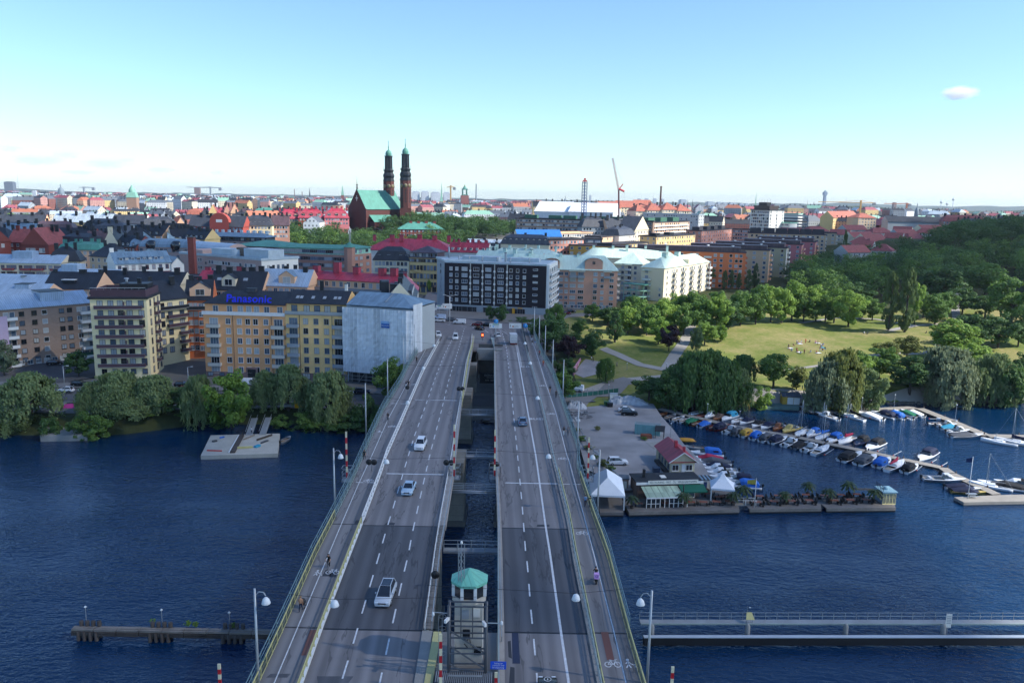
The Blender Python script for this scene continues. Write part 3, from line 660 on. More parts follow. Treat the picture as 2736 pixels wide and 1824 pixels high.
def chims(b,n,mt,h0=.4,hw=1.2,ridge=True,seed=0):
 r=random.Random(seed+int(b.W*10))
 for i in range(n):
  x=b.W*(i+.3+.4*r.random())/n;y=b.D*(.5+(r.random()-.5)*.3);zz=b.H+b.rh*.72;chim(b,x,y,hw*r.uniform(.7,1.5),1.0,b.rh*.28+h0+r.random()*.9,mt,zz)
def dormer(b,x,z,w=1.5,h=1.5,d=2.2,y=0.6,mt=None,roofm=None,k=None,gable=False):
 mt=mt or b.wallm;roofm=roofm or b.roofm;q=MB().box(x-w/2,x+w/2,y,y+d,z,z+h,mt)
 if gable:
  q.face([(x-w/2-.2,y-.2,z+h),(x,y-.2,z+h+w*.35),(x,y+d+1,z+h+w*.35),(x-w/2-.2,y+d+1,z+h)][::-1],roofm);q.face([(x+w/2+.2,y-.2,z+h),(x+w/2+.2,y+d+1,z+h),(x,y+d+1,z+h+w*.35),(x,y-.2,z+h+w*.35)],roofm)
  q.face([(x-w/2,y,z+h),(x+w/2,y,z+h),(x,y,z+h+w*.33)],mt)
 else:q.box(x-w/2-.12,x+w/2+.12,y-.15,y+d+.2,z+h,z+h+.14,roofm)
 o=q.build('dormer',b.root);ww=winmesh(min(w-.4,2.6)if gable else w-.35,h-.5,'2',WFR,rnd.randrange(5));ob('window',ww,o,(x,y-.01,z+.3));return o
def skylight(b,x,t,w=.9,l=1.3):
 """on the front slope of a gable roof, t = 0 at the eave and 1 at the ridge"""
 run=b.D/2+.45;sl=math.atan2(b.rh,run);y=-.45+run*t;z=b.H+b.rh*t+.03
 q=MB().box(-w/2,w/2,-l/2,l/2,0,.1,GREYP);q.box(-w/2+.1,w/2-.1,-l/2+.1,l/2-.1,.1,.13,GL_PALE);o=q.build('skylight',b.root,(x,y,z));o.rotation_euler=(sl,0,0)
def pipe(b,u,face='F',mt=None):(x,y),r=FACE[face](b,u);MB().tube((x,y-.12,0),(x,y-.12,b.H),.08,mt or GREYP,5).build('drainpipe',b.root)
def dome_vent(b,x,y,z,mt=None,h=1.0,r=.35):MB().tube((x,y,z),(x,y,z+h),r*.6,mt or STEEL,8).lathe([(r*1.3,h),(r,h+.3),(0,h+.45)],mt or STEEL,(x,y,z),8).build('roof_vent',b.root)
# colours
SLATE=roofmat('black_sheet_roof','#2a2d33',.62);SLATE2=roofmat('dark_grey_sheet_roof','#41454d',.6);BLUEROOF=roofmat('light_blue_grey_sheet_roof','#a0b2c3',.6,.4,var=.16);BLUEROOF2=roofmat('blue_grey_sheet_roof','#6f8799',.6,.4);REDROOF=roofmat('crimson_sheet_roof','#a8384a',.6)
MINT=roofmat('mint_sheet_roof','#c4d8ca',.65,.45,var=.12,dark=.8);COPPER=roofmat('green_copper_roof','#4f8a7b',.6,.6,var=.2,dark=.75);BROWNROOF=roofmat('brown_sheet_roof','#57454a',.6);SILVER=roofmat('silver_sheet_roof','#c4d0d6',.6,.35,.3)
TILE=tilemat('orange_tile_roof','#a4604e');REDTILE=tilemat('red_tile_roof','#8b4a48');FELT=mat('dark_roof_felt','#3b3a40',.85,var=.25);FELTB=mat('brown_roof_felt','#4a4148',.85,var=.25);LTROOF=mat('pale_roof_sheet','#aab7bd',.6,var=.2)
ORANGE=mat('orange_plaster','#cd9466',.85,var=.12,scale=.15);YELLOW=mat('yellow_plaster','#c4a873',.85,var=.1,scale=.15);CREAMY=mat('pale_yellow_plaster','#d6c498',.85,var=.1,scale=.15);CREAM=mat('cream_plaster','#c9bb9f',.85,var=.08,scale=.15)
OFFW=mat('off_white_plaster','#c6c3ba',.85,var=.08,scale=.15);PEACH=mat('peach_plaster','#cfa583',.85,var=.1,scale=.15);PINK=mat('pink_plaster','#b98a74',.85,var=.1,scale=.15);ROSE=mat('rose_plaster','#b3696b',.85,var=.1,scale=.15);REDP=mat('red_plaster','#8c4038',.85,var=.12,scale=.15)
RUST=mat('rust_orange_plaster','#c06a40',.85,var=.12,scale=.15);GREYW=mat('grey_plaster','#8d9294',.85,var=.12,scale=.2);BEIGE=mat('beige_plaster','#b39c80',.85,var=.1,scale=.15);PURB=mat('purple_brown_panel','#4f3a42',.7,var=.15)
BRICK=brickmat('brown_brick','#8f7b6d','#806c60');REDBR=brickmat('red_brick','#7a3b33','#653029');PINKBR=brickmat('pink_brick','#a37a69','#8d6758');BLACKBR=brickmat('black_brick','#241c22','#1b161b');LTBR=brickmat('beige_pink_brick','#a98f86','#988078')
HOT=roofmat('pale_green_sheet_roof','#93c4ae',.6)
# ================================================================ left shore: front row
# brown brick block with pale metal roof
b=bld('apartment_block','long brown brick apartment block with pale blue metal roof at the left edge',(-30,713,241),(207,263),3.5,13,BRICK,('gable',3.6,BLUEROOF))
W=b.W
for i,u in enumerate([W*t for t in(.05,.31,.43,.53,.70,.78,.88)]):
 win(b,'F',[u],[b.H-2.6-2.95*k for k in range(6)],1.35,1.35,'1' if i%2 else '2',DFR if i%3 else WFR)
for u in(W*.62-W*.43,W*.955):win(b,'F',[u-.8,u+.9],[b.H-2.9-2.95*k for k in range(6)],1.3,1.7,'1',WFR);balc(b,'F',u,[b.H-3.6-2.95*k for k in range(6)],4.2,1.3)
win(b,'F',[W*.08*k+1 for k in range(12)],[.6],1.4,1.3,'2',WFR)
win(b,'F',[W*.74,W*.8],[.1],1.3,2.4,'2',WFR,name='door');q=MB().box(W*.72,W-.2,-.12,0,-1,2.2,mat('green_hoarding','#2c5a4c',.6));q.build('green_hoarding',b.root)
chim(b,W*.64,6,7,8,4.2,BLUEROOF);chim(b,W*.64-2,3.5,2,2,3.2,BLUEROOF)
# scaffold wrapped corner at the very left
q=MB().box(-4,W*.16,-1.6,-1.5,0,b.H-2,mat('pink_scaffold_net','#b9a4ba',.8,var=.1));q.build('scaffold_net',b.root)
# pale yellow tower with long balconies
b=bld('apartment_tower','pale yellow eight-storey tower with long purple-brown balconies and a roof terrace',(205.6,684.7,233),(335.8,235.5),3.2,14.5,CREAMY,('flat',.3,FELT))
W,H,D=b.W,b.H,b.D;fl=[H-2.75-2.92*k for k in range(8)]
for u in(.17,.36,.53,.69,.9):win(b,'F',[W*u],fl[:7],1.45,2.0,'2',DFR);win(b,'F',[W*u],[fl[7]+.3],1.3,1.4,'2',DFR)
balc(b,'F',W*.5,[z-.35 for z in fl[:7]],W*.84,1.1,PURB)
for k,z in enumerate(fl[:7]):MB().box(W*.6,W*.6+.08,-1.05,-.02,z-.3,z+1.7,PURB).build('balcony_divider',b.root)
for u in(.25,.55,.82):win(b,'R',[D*u],[z+.1 for z in fl],1.2,1.7,'2',DFR)
balc(b,'R',D*.62,[z-.35 for z in fl[:7]],3.6,1.0,PURB)
q=MB()
for a in((.2,W-.2,.3,.5),(.2,W-.2,D-.5,D-.3),(.2,.4,.5,D-.5),(W-.4,W-.2,.5,D-.5)):q.box(*a,H+.1,H+2.4,PURB)
q.build('terrace_parapet',b.root)
q=MB()
for x in[W*i/8 for i in range(9)]:q.cbox((x,.25,H+2.4),(.06,.06,.6),GREYP)
q.box(.2,W-.2,.2,.28,H+3.0,H+3.08,WHITE);q.build('terrace_rail',b.root)
MB().box(W*.42,W*.93,6,12,H,H+3.6,BLACKM).build('plant_room',b.root);chim(b,W*.75,8,1.0,1.0,5.0,BLACKM);dome_vent(b,W*.5,9,H+3.6,STEEL,1.2,.6)
q=MB().box(-.6,W+.6,-.6,D+.6,H-.15,H+.15,BLACKM);q.build('eaves',b.root)
# recessed yellow wing, rust building
b=bld('apartment_wing','narrow yellow wing with stacked brown balconies between the tower and the rust-red house',(362,690,252),(429,261),4.5,13,CREAMY,('gable',5.5,SLATE))
W,H=b.W,b.H;fl=[H-2.8-2.9*k for k in range(6)]
win(b,'F',[W*.13,W*.4,W*.8],fl,1.5,1.7,'2',DFR);balc(b,'F',W*.62,[z-.3 for z in fl[1:3]],W*.7,1.3,PURB);balc(b,'F',W*.83,[z-.3 for z in fl[3:6]],W*.32,1.3,PURB);balc(b,'F',W*.5,[fl[0]-.3],W*.98,1.2,BLACKM);chims(b,2,BLACKM)
b=bld('apartment_house','rust-red apartment house with white bay windows and a black roof',(427,689,262),(486,264),5,13,RUST,('gable',6.2,SLATE))
W,H,D=b.W,b.H,b.D;fl=[H-2.6-2.85*k for k in range(6)];win(b,'F',[W*.17,W*.36],fl,1.1,1.5,'x',WFR)
q=MB().box(W*.48,W*.93,-1.1,0,3,H-2.6,RUST);q.build('bay',b.root);win(b,'F',[W*.6,W*.8],fl,1.6,1.5,'x',WFR,out=1.1);balc(b,'F',W*.5,[fl[0]-.4],W*.95,1.4,BLACKM)
dormer(b,W*.55,H+1.2,6.5,2.4,3,.8,PEACH,SLATE,gable=True);chims(b,3,BLACKM);skylight(b,W*.15,.5)
# the long orange and yellow block on the quay with the blue roof sign
def quay(name,label,L,Rr,wall,roofk,sign=None):
 b=bld(name,label,L,Rr,3,13,wall,(None,3.4,SLATE));W,H=b.W,b.H
 MB().box(0 if roofk=='hipL' else-.02,W,1.5,13,H+.2,H+3.4,wall).build('attic_storey',b.root)
 MB().box(-.35 if roofk=='hipL' else 0,W,-.35,13,H,H+.2,WHITE if roofk=='hipL' else GREYP).build('cornice',b.root)
 b.roof=roof_on(b,roofk,3.4,SLATE,.3,-.4 if roofk=='hipL' else .01,W-.01,.9,13.5,H+3.4);b.Hr=H+3.4
 q=MB().box(-.3 if roofk=='hipL' else .02,W-.02,-.3,-.22,H+.22,H+1.1,WHITE if roofk=='hipL' else STEEL);q.build('terrace_balustrade',b.root)
 return b
b=quay('apartment_block','long orange apartment block on the quay carrying a blue company sign on its black roof',(466.5,721.7,241),(654.6,239.6),ORANGE,'hipL');W,H=b.W,b.H
fl=[H-2.75-3.0*k for k in range(6)]
cols=[W*(x-135)/(820-135)for x in(343,437,508,573,660)]
win(b,'F',cols,fl,1.35,1.65,'2',WFR)
for x in(227,768):
 u=W*(x-140)/(820-135);win(b,'F',[u],[z-.3 for z in fl],2.5,2.0,'3',WFR);balc(b,'F',u,[z-1.0 for z in fl[:5]],4.0,1.3,mat('pale_grey_panel','#b9b6ad',.6,var=.08))
win(b,'F',[W*(x-135)/(820-135)for x in(225,343,434,505,570,655,765)],[H+.7],1.5,1.9,'2',WFR,out=-1.5)
for x in(383,705):pipe(b,W*(x-135)/685,'F',mat('copper_pipe','#4a3a33',.6))
q=MB().box(W*.5,W*.64,-.15,0,0,3.2,mat('pink_stone','#8a6f68',.8));q.build('gate_surround',b.root);MB().box(W*.52,W*.62,-.2,-.15,0,2.6,BLACKM).build('garage_door',b.root)
MB().box(0,W,-.1,0,-.5,1.6,mat('pink_stone','#8a6f68',.8)).build('plinth',b.root);win(b,'F',[W*t for t in(.06,.2,.3,.42,.7,.82,.93)],[.3],1.5,1.0,'2',DFR,out=.1)
SIGNB=mat('blue_sign_letters','#2430d8',.45,var=.05)
sg=text_mesh('sign_letters','Panasonic',3.45,SIGNB,'CENTER',.045,.12,b.root,1.04)
xs=W*(557.5-429.8-37)/(654.6-466.8)if False else W*((558-135)/685.0)
xs-=1.9;sg.location=(xs,1.6,b.Hr+1.45);sg.rotation_euler=(R(74),0,0);sg['label']='blue company name in heavy letters'
q=MB()
for i in range(10):q.tube((xs-7+14*i/9,2.1,b.Hr+.3),(xs-7+14*i/9,2.1,b.Hr+2.7),.05,BLACKM,4)
for z in(.75,2.5):q.tube((xs-7.3,1.9,b.Hr+z),(xs+7.3,1.9,b.Hr+z),.05,BLACKM,4)
q.build('sign_frame',b.root);chim(b,W*.5,7,3,1.5,1.0,SLATE2,b.Hr+3.0)
b=quay('apartment_block','yellow apartment block with grey balconies between the orange block and the wrapped house',(654.9,721.7,239.5),(794,238),mat('warm_yellow_plaster','#d2ac74',.85,var=.1,scale=.15),'gable');W,H=b.W,b.H;fl=[H-2.75-3.0*k for k in range(6)]
win(b,'F',[W*(x-820)/510 for x in(992,1080,1167)],fl,1.35,1.65,'2',GFR)
PG=mat('blue_grey_panel','#8d959c',.6,var=.08)
for x in(888,1270):u=W*(x-820)/510;win(b,'F',[u],[z-.3 for z in fl],2.4,2.0,'3',GFR);balc(b,'F',u,[z-1.0 for z in fl[:5]],3.6,1.3,PG)
win(b,'F',[W*(x-820)/510 for x in(885,990,1078,1165,1270)],[H+.7],1.7,2.0,'2',DFR,out=-1.5)
for x in(940,1215):pipe(b,W*(x-820)/510,'F',mat('copper_pipe','#4a3a33',.6))
for x in(897,930,1028,1126,1217,1252):x_=W*(x-820)/510;q=MB().box(-.5,.5,-.7,.7,0,.12,GREYP);q.box(-.4,.4,-.6,.6,.12,.15,GL_PALE);o=q.build('skylight',b.root,(x_,3.6,b.Hr+1.50));o.rotation_euler=(math.atan2(3.4,6.3),0,0)
MB().box(0,W,-.1,0,-.5,2.0,mat('pink_stone','#8a6f68',.8)).build('plinth',b.root);win(b,'F',[W*t for t in(.1,.33,.5,.75,.9)],[.2],2.2,1.6,'3',DFR,out=.1)
chim(b,W*.49,7.5,1.0,1.0,3.6,BLACKM,b.Hr+2.6);q=MB().box(W-.25,W+.25,.6,13.6,H+3.2,b.Hr+3.7,GREYP);chim(b,W-2,8,.8,.8,2.5,OFFW,b.Hr+3)
# house wrapped in scaffold sheeting
def plastic():
 t=NT('scaffold_sheeting');uv=t.new('UVMap',uv_map='uv');sp=t.new('SeparateXYZ');t.lk(uv.outputs[0],sp.inputs[0])
 n=t.noise(.5,5,'UV');u=t.math('ADD',sp.outputs[0],t.math('MULTIPLY',n,.35));v=t.math('ADD',sp.outputs[1],t.math('MULTIPLY',n,.3))
 fu=t.math('LESS_THAN',t.math('FRACT',t.math('DIVIDE',u,1.25)),.1);fv=t.math('LESS_THAN',t.math('FRACT',t.math('DIVIDE',v,2.0)),.06)
 sheetn=t.new('TexWhiteNoise',noise_dimensions='1D');t.lk(t.math('FLOOR',t.math('DIVIDE',u,2.5)),sheetn.inputs['W'])
 f=t.math('ADD',t.math('MULTIPLY',t.noise(.35,6,'UV',.65,(1,.4,1)),.75),t.math('MULTIPLY',sheetn.outputs[0],.25))
 c=t.ramp(f,[(.3,(.46,.48,.50)),(.5,(.60,.63,.66)),(.7,(.72,.75,.78))]);c=t.mixc(t.math('MULTIPLY',fu,.8),c,(.80,.83,.86));c=t.mixc(t.math('MULTIPLY',fv,.25),c,(.25,.28,.31))
 t.base(c);t.bump(t.math('ADD',n,t.math('MULTIPLY',fu,.5)),.7,.25);t.set(.35,0,.5);return t.m
PLAST=plastic()
b=bld('wrapped_house','corner house wrapped in translucent scaffold sheeting under a blue-grey metal roof',(795.5,702,237.5),(946,231),3,17,GREYW,(None,6.5,BLUEROOF2));W,H,D=b.W,b.H,b.D
def wrap(pts,z0,z1,name): # rippled sheet
 q=MB();us=[0];P=[]
 for(a,c)in zip(pts,pts[1:]):
  n=max(1,int(math.hypot(c[0]-a[0],c[1]-a[1])/.6))
  for i in range(n):P.append((mix(a[0],c[0],i/n),mix(a[1],c[1],i/n)))
 P.append(pts[-1]);nz=24;r=random.Random(3);off_=[[(r.random()-.5)*.22+(.1 if i%2 else-.05)for i in range(len(P))]for k in range(nz+1)]
 for k in range(nz):
  for i in range(len(P)-1):
   f=lambda i,k:(P[i][0],P[i][1]+off_[k][i]-.15*math.sin(k/nz*math.pi),mix(z0,z1,k/nz))
   q.face([f(i,k),f(i+1,k),f(i+1,k+1),f(i,k+1)],PLAST,[(i*.6,k*(z1-z0)/nz),(i*.6+.6,k*(z1-z0)/nz),(i*.6+.6,(k+1)*(z1-z0)/nz),(i*.6,(k+1)*(z1-z0)/nz)])
 return q.build(name,b.root)
wrap([(-.6,-1.4),(W-1.2,-1.4),(W+.6,-.2)],3.4,H-.2,'sheeting');wrap([(W+.6,-.2),(W+.7,6)],3.4,H+1.5,'sheeting')
q=MB()
for i in range(int(W/2.4)+1):
 x=-.5+2.4*i
 for y in(-1.35,-.4):q.tube((x,y,0),(x,y,3.6),.06,STEEL,5)
 if i%2==0:q.tube((x,-1.35,.2),(x+2.4,-1.35,3.4),.05,STEEL,5)
for z in(1.2,2.3,3.4):q.tube((-.5,-1.38,z),(W-.5,-1.38,z),.05,STEEL,5)
q.build('scaffold',b.root);MB().box(.5,W-2,-.03,0,.1,3,BLACKM).build('shop_front',b.root)
roof_on(b,'hipR',3.0,BLUEROOF2,.3,.1,W+.4,-.2,D,H+.5)
for i,u in enumerate([W*.30]):MB().tube((W*.55,2,H+1.5),(W*.55,7.6,H+3.5),.12,GREYP,4).build('roof_ladder',b.root)
q=MB().box(W*.575,W*.70,-1.75,-1.66,H-5.6,H-3.8,mat('blue_banner','#1d5fae',.5));q.box(W*.575,W*.70,-1.78,-1.75,H-4.3,H-3.6,mat('pale_blue_banner','#8fb4d8',.5));o=q.build('banner',b.root)
t_=text_mesh('lettering','STÄLLNING',.62,WHITE,parent=o);t_.location=(W*.637,-1.79,H-4.95);t_.rotation_euler=(math.pi/2,0,0)
# pale house running back along the street, black roof with a row of dormers, red roof at its far end
b=bld('street_house','pale street house running back from the wrapped corner, black dormers then a red roof',(884,691,247),(952,247.8),6,39,CREAM,(None,5.4,SLATE));W,H,D=b.W,b.H,b.D
roof_on(b,'gable_y',5.6,SLATE,.4,-.4,W+.4,-.4,27,H);roof_on(b,'gable_y',4.6,REDROOF,.4,-.4,W+.4,27,D+.3,H,'red_roof')
for i in range(6):
 y=3+i*3.3;q=MB().box(W-3.4,W-.9,y,y+1.7,H+.8,H+3.0,SLATE2);q.box(W-.9,W-.82,y+.1,y+1.6,H+1.0,H+2.8,WHITE);q.build('dormer',b.root)
grid(b,'R',13,5,1.3,1.6,'2',WFR,2,1.0,3.2);chim(b,W*.5,4,1.4,1.2,2.2,BLACKM,H+4.6);chim(b,W*.45,17,1.6,1.2,2.4,BLACKM,H+4.6);chim(b,W*.5,30,1.6,1.4,2.4,REDROOF,H+3.4);chim(b,W*.5,36,1.4,1.4,2.4,REDROOF,H+3.4)
for i,(x,y,w,h)in enumerate(((-2,6,3,2.2),(-5,9,2.4,2.6),(-1,13,2.5,2),(-6,15,3,2.4))):MB().box(W*.35+x,W*.35+x+w,y,y+2.2,H+1.5,H+2.5+h,SLATE).build('roof_plant',b.root)
# ================================================================ left shore: behind the front row
b=bld('courtyard_house','peach courtyard house with crimson roof and white terraces behind the wrapped house',(690,638,296),(915,284),7,11,PEACH,('gable',2.4,REDROOF));W,H=b.W,b.H
grid(b,'F',13,1,1.2,1.7,'2',WFR,2,.7);balc(b,'F',W*.5,[H-3.7],W*.96,2.0,GREYP);grid(b,'F',15,4,1.5,1.7,'2',WFR,2,3.9,3.0)
for u,h in((.1,1.4),(.32,3.0),(.52,1.6),(.78,1.6),(.9,1.8)):chim(b,W*u,5,2.4,2,h+2,REDROOF,H+1)
b=bld('courtyard_house','peach house with silver-blue sheet roof and a gabled dormer behind the orange block',(598,655,287),(706,285),7,12,PEACH,('gable',5.6,BLUEROOF));dormer(b,b.W*.55,b.H+.8,6,2.6,3.4,.6,PEACH,BLUEROOF2,gable=True);chims(b,4,BLACKM);grid(b,'F',8,4,1.3,1.6,'2',WFR)
b=bld('courtyard_house','peach house with black sheet roof and skylights beside the tall roof-top tree',(480,664,284),(601,283),7,12,PEACH,('gable',6.2,SLATE));dormer(b,b.W*.36,b.H+1.2,5,2.6,3,.8,CREAM,SLATE,gable=True);chims(b,5,BLACKM,1,1.6);grid(b,'F',9,4)
for u in(.12,.16,.62,.66):skylight(b,b.W*u,.55)
b=bld('courtyard_house','house with a crimson roof peeping out between black roofs behind the rust-red house',(450,650,312),(548,309),7,12,OFFW,('gable',4.6,REDROOF));chims(b,4,REDROOF,1.2,1.8)
b=bld('courtyard_house','long low house with a black roof behind the pale yellow tower',(214,649,316),(413,314),7,12,CREAM,('gable',4.5,SLATE));chims(b,5,BLACKM,1,1.5);grid(b,'F',16,3)
b=bld('pavilion_roof_house','flat black roofed house with a strip of white windows below the pink office',(412,637,330),(456,330),8,10,SLATE2,('flat',.4,FELT));grid(b,'F',8,1,1.0,1.6,'1',WFR,.8,.5)
b=bld('courtyard_house','peach house with a wide black roof and a white skylight behind the brick block',(100,662,300),(218,300),6,14,PEACH,('gable',5.8,SLATE));W=b.W;grid(b,'F',8,4,1.6,1.3,'2',WFR);chim(b,W*.05,7,1.2,1.2,2,BLACKM,b.H+4.5);chim(b,W*.6,7,2.4,1.4,1.8,BLACKM,b.H+4.8);chim(b,W*.95,7,1.2,1.2,2.2,BLACKM,b.H+4.5)
q=MB().box(W*.32,W*.56,1.8,4.0,b.H+2.2,b.H+3.1,BLACKM);q.box(W*.31,W*.57,1.5,4.2,b.H+3.1,b.H+3.3,WHITE);q.build('roof_light',b.root)
b=bld('apartment_block','house with a pale blue metal roof at the left edge behind the brick block',(-60,677,284),(99,285),6,14,PEACH,('gable',3.6,BLUEROOF));chim(b,b.W*.62,6,5,5,3.6,BLUEROOF)
b=bld('apartment_block','long low house with pale blue vaulted roof across the left edge',(-60,648,328),(124,326),7,12,OFFW,('gable',3.2,BLUEROOF));chim(b,b.W*.55,4,1.6,1.6,2.6,STEEL)
b=bld('apartment_block','low house with pale blue barrel roof and a boxy roof tower',(122,633,334),(262,332),7,11,OFFW,('gable',2.8,BLUEROOF));chim(b,6,5,7,6,4.6,BLUEROOF,cap=False)
b=bld('apartment_block','cream block with red balconies and pale blue roof at the left edge',(-60,602,366),(139,368),7,13,CREAM,('gable',3.4,BLUEROOF));W,H=b.W,b.H;grid(b,'F',14,4,1.5,1.6,'2',RFR,2,1.2)
for u in(.42,.62,.76,.97):win(b,'F',[W*u],[H-3-3*k for k in range(3)],3.6,1.8,'4',RFR,out=.02);balc(b,'F',W*u-1,[H-3.4-3*k for k in range(3)],4.6,1.3,mat('brick_red_panel','#8c3a3a',.7))
chim(b,W*.52,6,9,6,5.0,BLUEROOF,cap=False)
b=bld('mansard_house','white house with blue-grey roof, a row of eight dormers and a tall gable chimney',(265,606.5,338),(392,353),7,12.5,OFFW,('gable',4.8,BLUEROOF2));W,H=b.W,b.H
for i in range(8):dormer(b,W*(.12+.105*i),H+.9,1.5,1.5,2.6,1.6,BLUEROOF2,BLUEROOF2)
grid(b,'F',8,4,1.2,1.7,'2',RFR,1.6,.9,3.3);chim(b,.5,6.5,1.6,1.2,3.4,OFFW,H+3,False);chim(b,W*.2,7,2.6,1.2,1.6,BLUEROOF2,H+4.0);chim(b,W*.72,7,2.6,1.2,1.6,BLUEROOF2,H+4.0);MB().box(0,W,-.08,0,H-4.1,H-3.8,RFR).build('string_course',b.root)
q=MB().box(W,W+5.5,-.6,10,-3,H-1,OFFW);q.face([(W,-.6,H-1),(W+5.5,-.6,H-1),(W+2.75,-.6,H+2)],OFFW);q.face([(W-.3,-.9,H-1.2),(W+2.75,-.9,H+2.1),(W+2.75,10,H+2.1),(W-.3,10,H-1.2)][::-1],BLUEROOF2);q.face([(W+5.8,-.9,H-1.2),(W+5.8,10,H-1.2),(W+2.75,10,H+2.1),(W+2.75,-.9,H+2.1)],BLUEROOF2);o=q.build('gabled_wing',b.root);ob('window',winmesh(1.6,1.7,'2',RFR,0),o,(W+2.75,-.62,H-4.2));ob('window',winmesh(1.6,1.7,'2',RFR,2),o,(W+2.75,-.62,H-7.4))
b=bld('office_block','flat-roofed pinkish office with strip windows, rounded roof plant and a white end wall',(414,581.4,384),(600,352),8,21,LTBR,('flat',.6,LTROOF));W,H,D=b.W,b.H,b.D
for k in range(4):
 z=H-3.6-3.6*k;win(b,'F',[W*.38+2.0*i for i in range(12)],[z],1.5,1.4,'1',WFR);win(b,'F',[W*.82+1.9*i for i in range(4)],[z],1.4,1.4,'1',WFR);win(b,'F',[W*.24,W*.27],[z+.6],1.3,1.5,'2',WFR);win(b,'F',[W*.33],[z-.4],.9,.9,'1',DFR);win(b,'F',[W*.765],[z-.4],.9,.9,'1',DFR)
MB().box(W,W+.15,-.02,D,-3,H+.3,OFFW).build('white_end_wall',b.root);win(b,'R',[D*(.18+.13*i)for i in range(5)],[H-4.2,H-7.8,H-11.4],1.2,1.6,'1',DFR,out=.15)
MB().box(W*.02,W*.2,4,16,H,H+1.8,LTBR).build('roof_plant',b.root)
MB().box(W*.27,W*.52,6,14,H,H+3,LTROOF).lathe([(4,0),(4,3),(0,3.05)],LTROOF,(W*.52,10,H),14).build('roof_plant',b.root);MB().box(W*.72,W*.98,5,14,H,H+4,LTROOF).lathe([(4.5,0),(4.5,4),(0,4.05)],LTROOF,(W*.72,9.5,H),14).build('roof_plant',b.root);MB().box(W*.54,W*.64,8,12,H,H+4,mat('rusty_plant','#6b5c50',.7)).build('roof_plant',b.root)
for u in(.3,.45,.6,.7,.8,.9):dome_vent(b,W*u,7,H,STEEL,1.2)
p=atY(439.5,545.5,360);pz=8;t=thing('brick_chimney','tall square red-brown brick chimney standing in front of the pink office','chimney',(p.x,p.y,pz));MB().prism([(-1.35,-1.35),(1.35,-1.35),(1.35,1.35),(-1.35,1.35)],-2,p.z-pz,REDBR,BLACKM).build('shaft',t);MB().box(-1.5,1.5,-1.5,1.5,p.z-pz,p.z-pz+.4,DARKC).build('cap',t)
b=bld('office_block','pink brick office with ribbon windows, green attic storey and a small corner turret',(640,581,418),(801,410),9,15,PINKBR,(None,3,COPPER));W,H,D=b.W,b.H,b.D
for k in range(4):win(b,'F',[W*(.055+.111*i)for i in range(9)],[H-2.9-3.4*k],5.0,1.6,'4',GFR)
MB().box(.3,W,.5,D,H,H+3.2,HOT).build('attic_storey',b.root);win(b,'F',[W*(.055+.111*i)for i in range(9)],[H+.8],4.4,1.5,'4',GFR,out=-.5);roof_on(b,'hip',1.6,COPPER,.4,z=H+3.2)
q=MB().lathe([(3,-4),(3,H+4.2)],PINKBR,(W,1.2,0),8,False).lathe([(3.4,H+4.2),(0,H+7)],COPPER,(W,1.2,0),8,False);q.build('corner_turret',b.root)
b2=bld('office_block','short right wing of the pink brick office with the green attic',(803,586,411),(853,430),9,15,PINKBR,(None,3,COPPER));W,H=b2.W,b2.H
for k in range(4):win(b2,'F',[W*.3,W*.52,W*.82],[H-2.9-3.4*k],2.6,1.6,'2',GFR)
MB().box(0,W,.5,15,H,H+3.2,HOT).build('attic_storey',b2.root);win(b2,'F',[W*.3,W*.52,W*.82],[H+.8],2.4,1.5,'2',GFR,out=-.5);roof_on(b2,'hip',1.6,COPPER,.4,z=H+3.2)
for(x,y,Y,w,h)in((690,575,418,9,1),(760,577,415,2.4,1.2)):pass
b=bld('office_block','office with overhanging green copper hip roof and a band of strip windows',(540,563,455),(641,447),9,26,LTBR,('hip',2.8,COPPER,1.6));W,H=b.W,b.H
for k in range(4):win(b,'F',[W*(.04+.077*i)for i in range(13)],[H-2.4-3.4*k],1.7,1.6,'1',GFR)
b=bld('office_block','long pink house under a blue vaulted metal roof with arched glass bays',(300,566,428),(433,424),8,14,LTBR,('barrel',4.2,BLUEROOF2));W,H=b.W,b.H;grid(b,'F',14,4,1.5,1.6,'2',GFR,1.5,.8,3.2)
for u in(.35,.78):q=MB().lathe([(2.6,0),(2.6,3),(0,3.05)],GL_DARK,(0,0,0),14);o=q.build('arched_bay',b.root,(W*u,2.4,H+1));o.rotation_euler=(math.pi/2,0,0)
for u in(.08,.5):q=MB();q.face([(0,0,0),(5,0,0),(5,.2,.4),(0,.2,4)],SILVER);q.face([(0,.4,0),(0,.4,4),(5,.4,.4),(5,.4,0)],SILVER);q.build('roof_fin',b.root,(W*u,8,H+3.6))
for i in range(9):dome_vent(b,W*(.05+.11*i),9,H+3.8,STEEL,1.0,.5)
b=bld('office_block','house with blue glass-and-sheet roof joining the vaulted roof to the pink office',(433,572,418),(522,400),8,12,LTBR,('barrel',4,BLUEROOF));
b=bld('office_block','very long low house with a blue sheet roof and dark window band',(431,551,505),(612,494),9,13,LTBR,(None,2.2,BLUEROOF2));W,H=b.W,b.H;MB().box(.5,W-.5,1,12,H,H+3,SLATE2).build('attic_storey',b.root);win(b,'F',[W*(.04+.065*i)for i in range(15)],[H+.7],2.0,1.5,'2',GFR,out=-1);roof_on(b,'hip',2.2,BLUEROOF2,.7,z=H+3);grid(b,'F',24,3,1.4,1.6,'2',GFR)
for i in range(12):MB().box(-.7,.7,-.7,.7,0,2.4,SILVER).build('roof_vent',b.root,(W*(.06+.08*i),7,H+4.4))
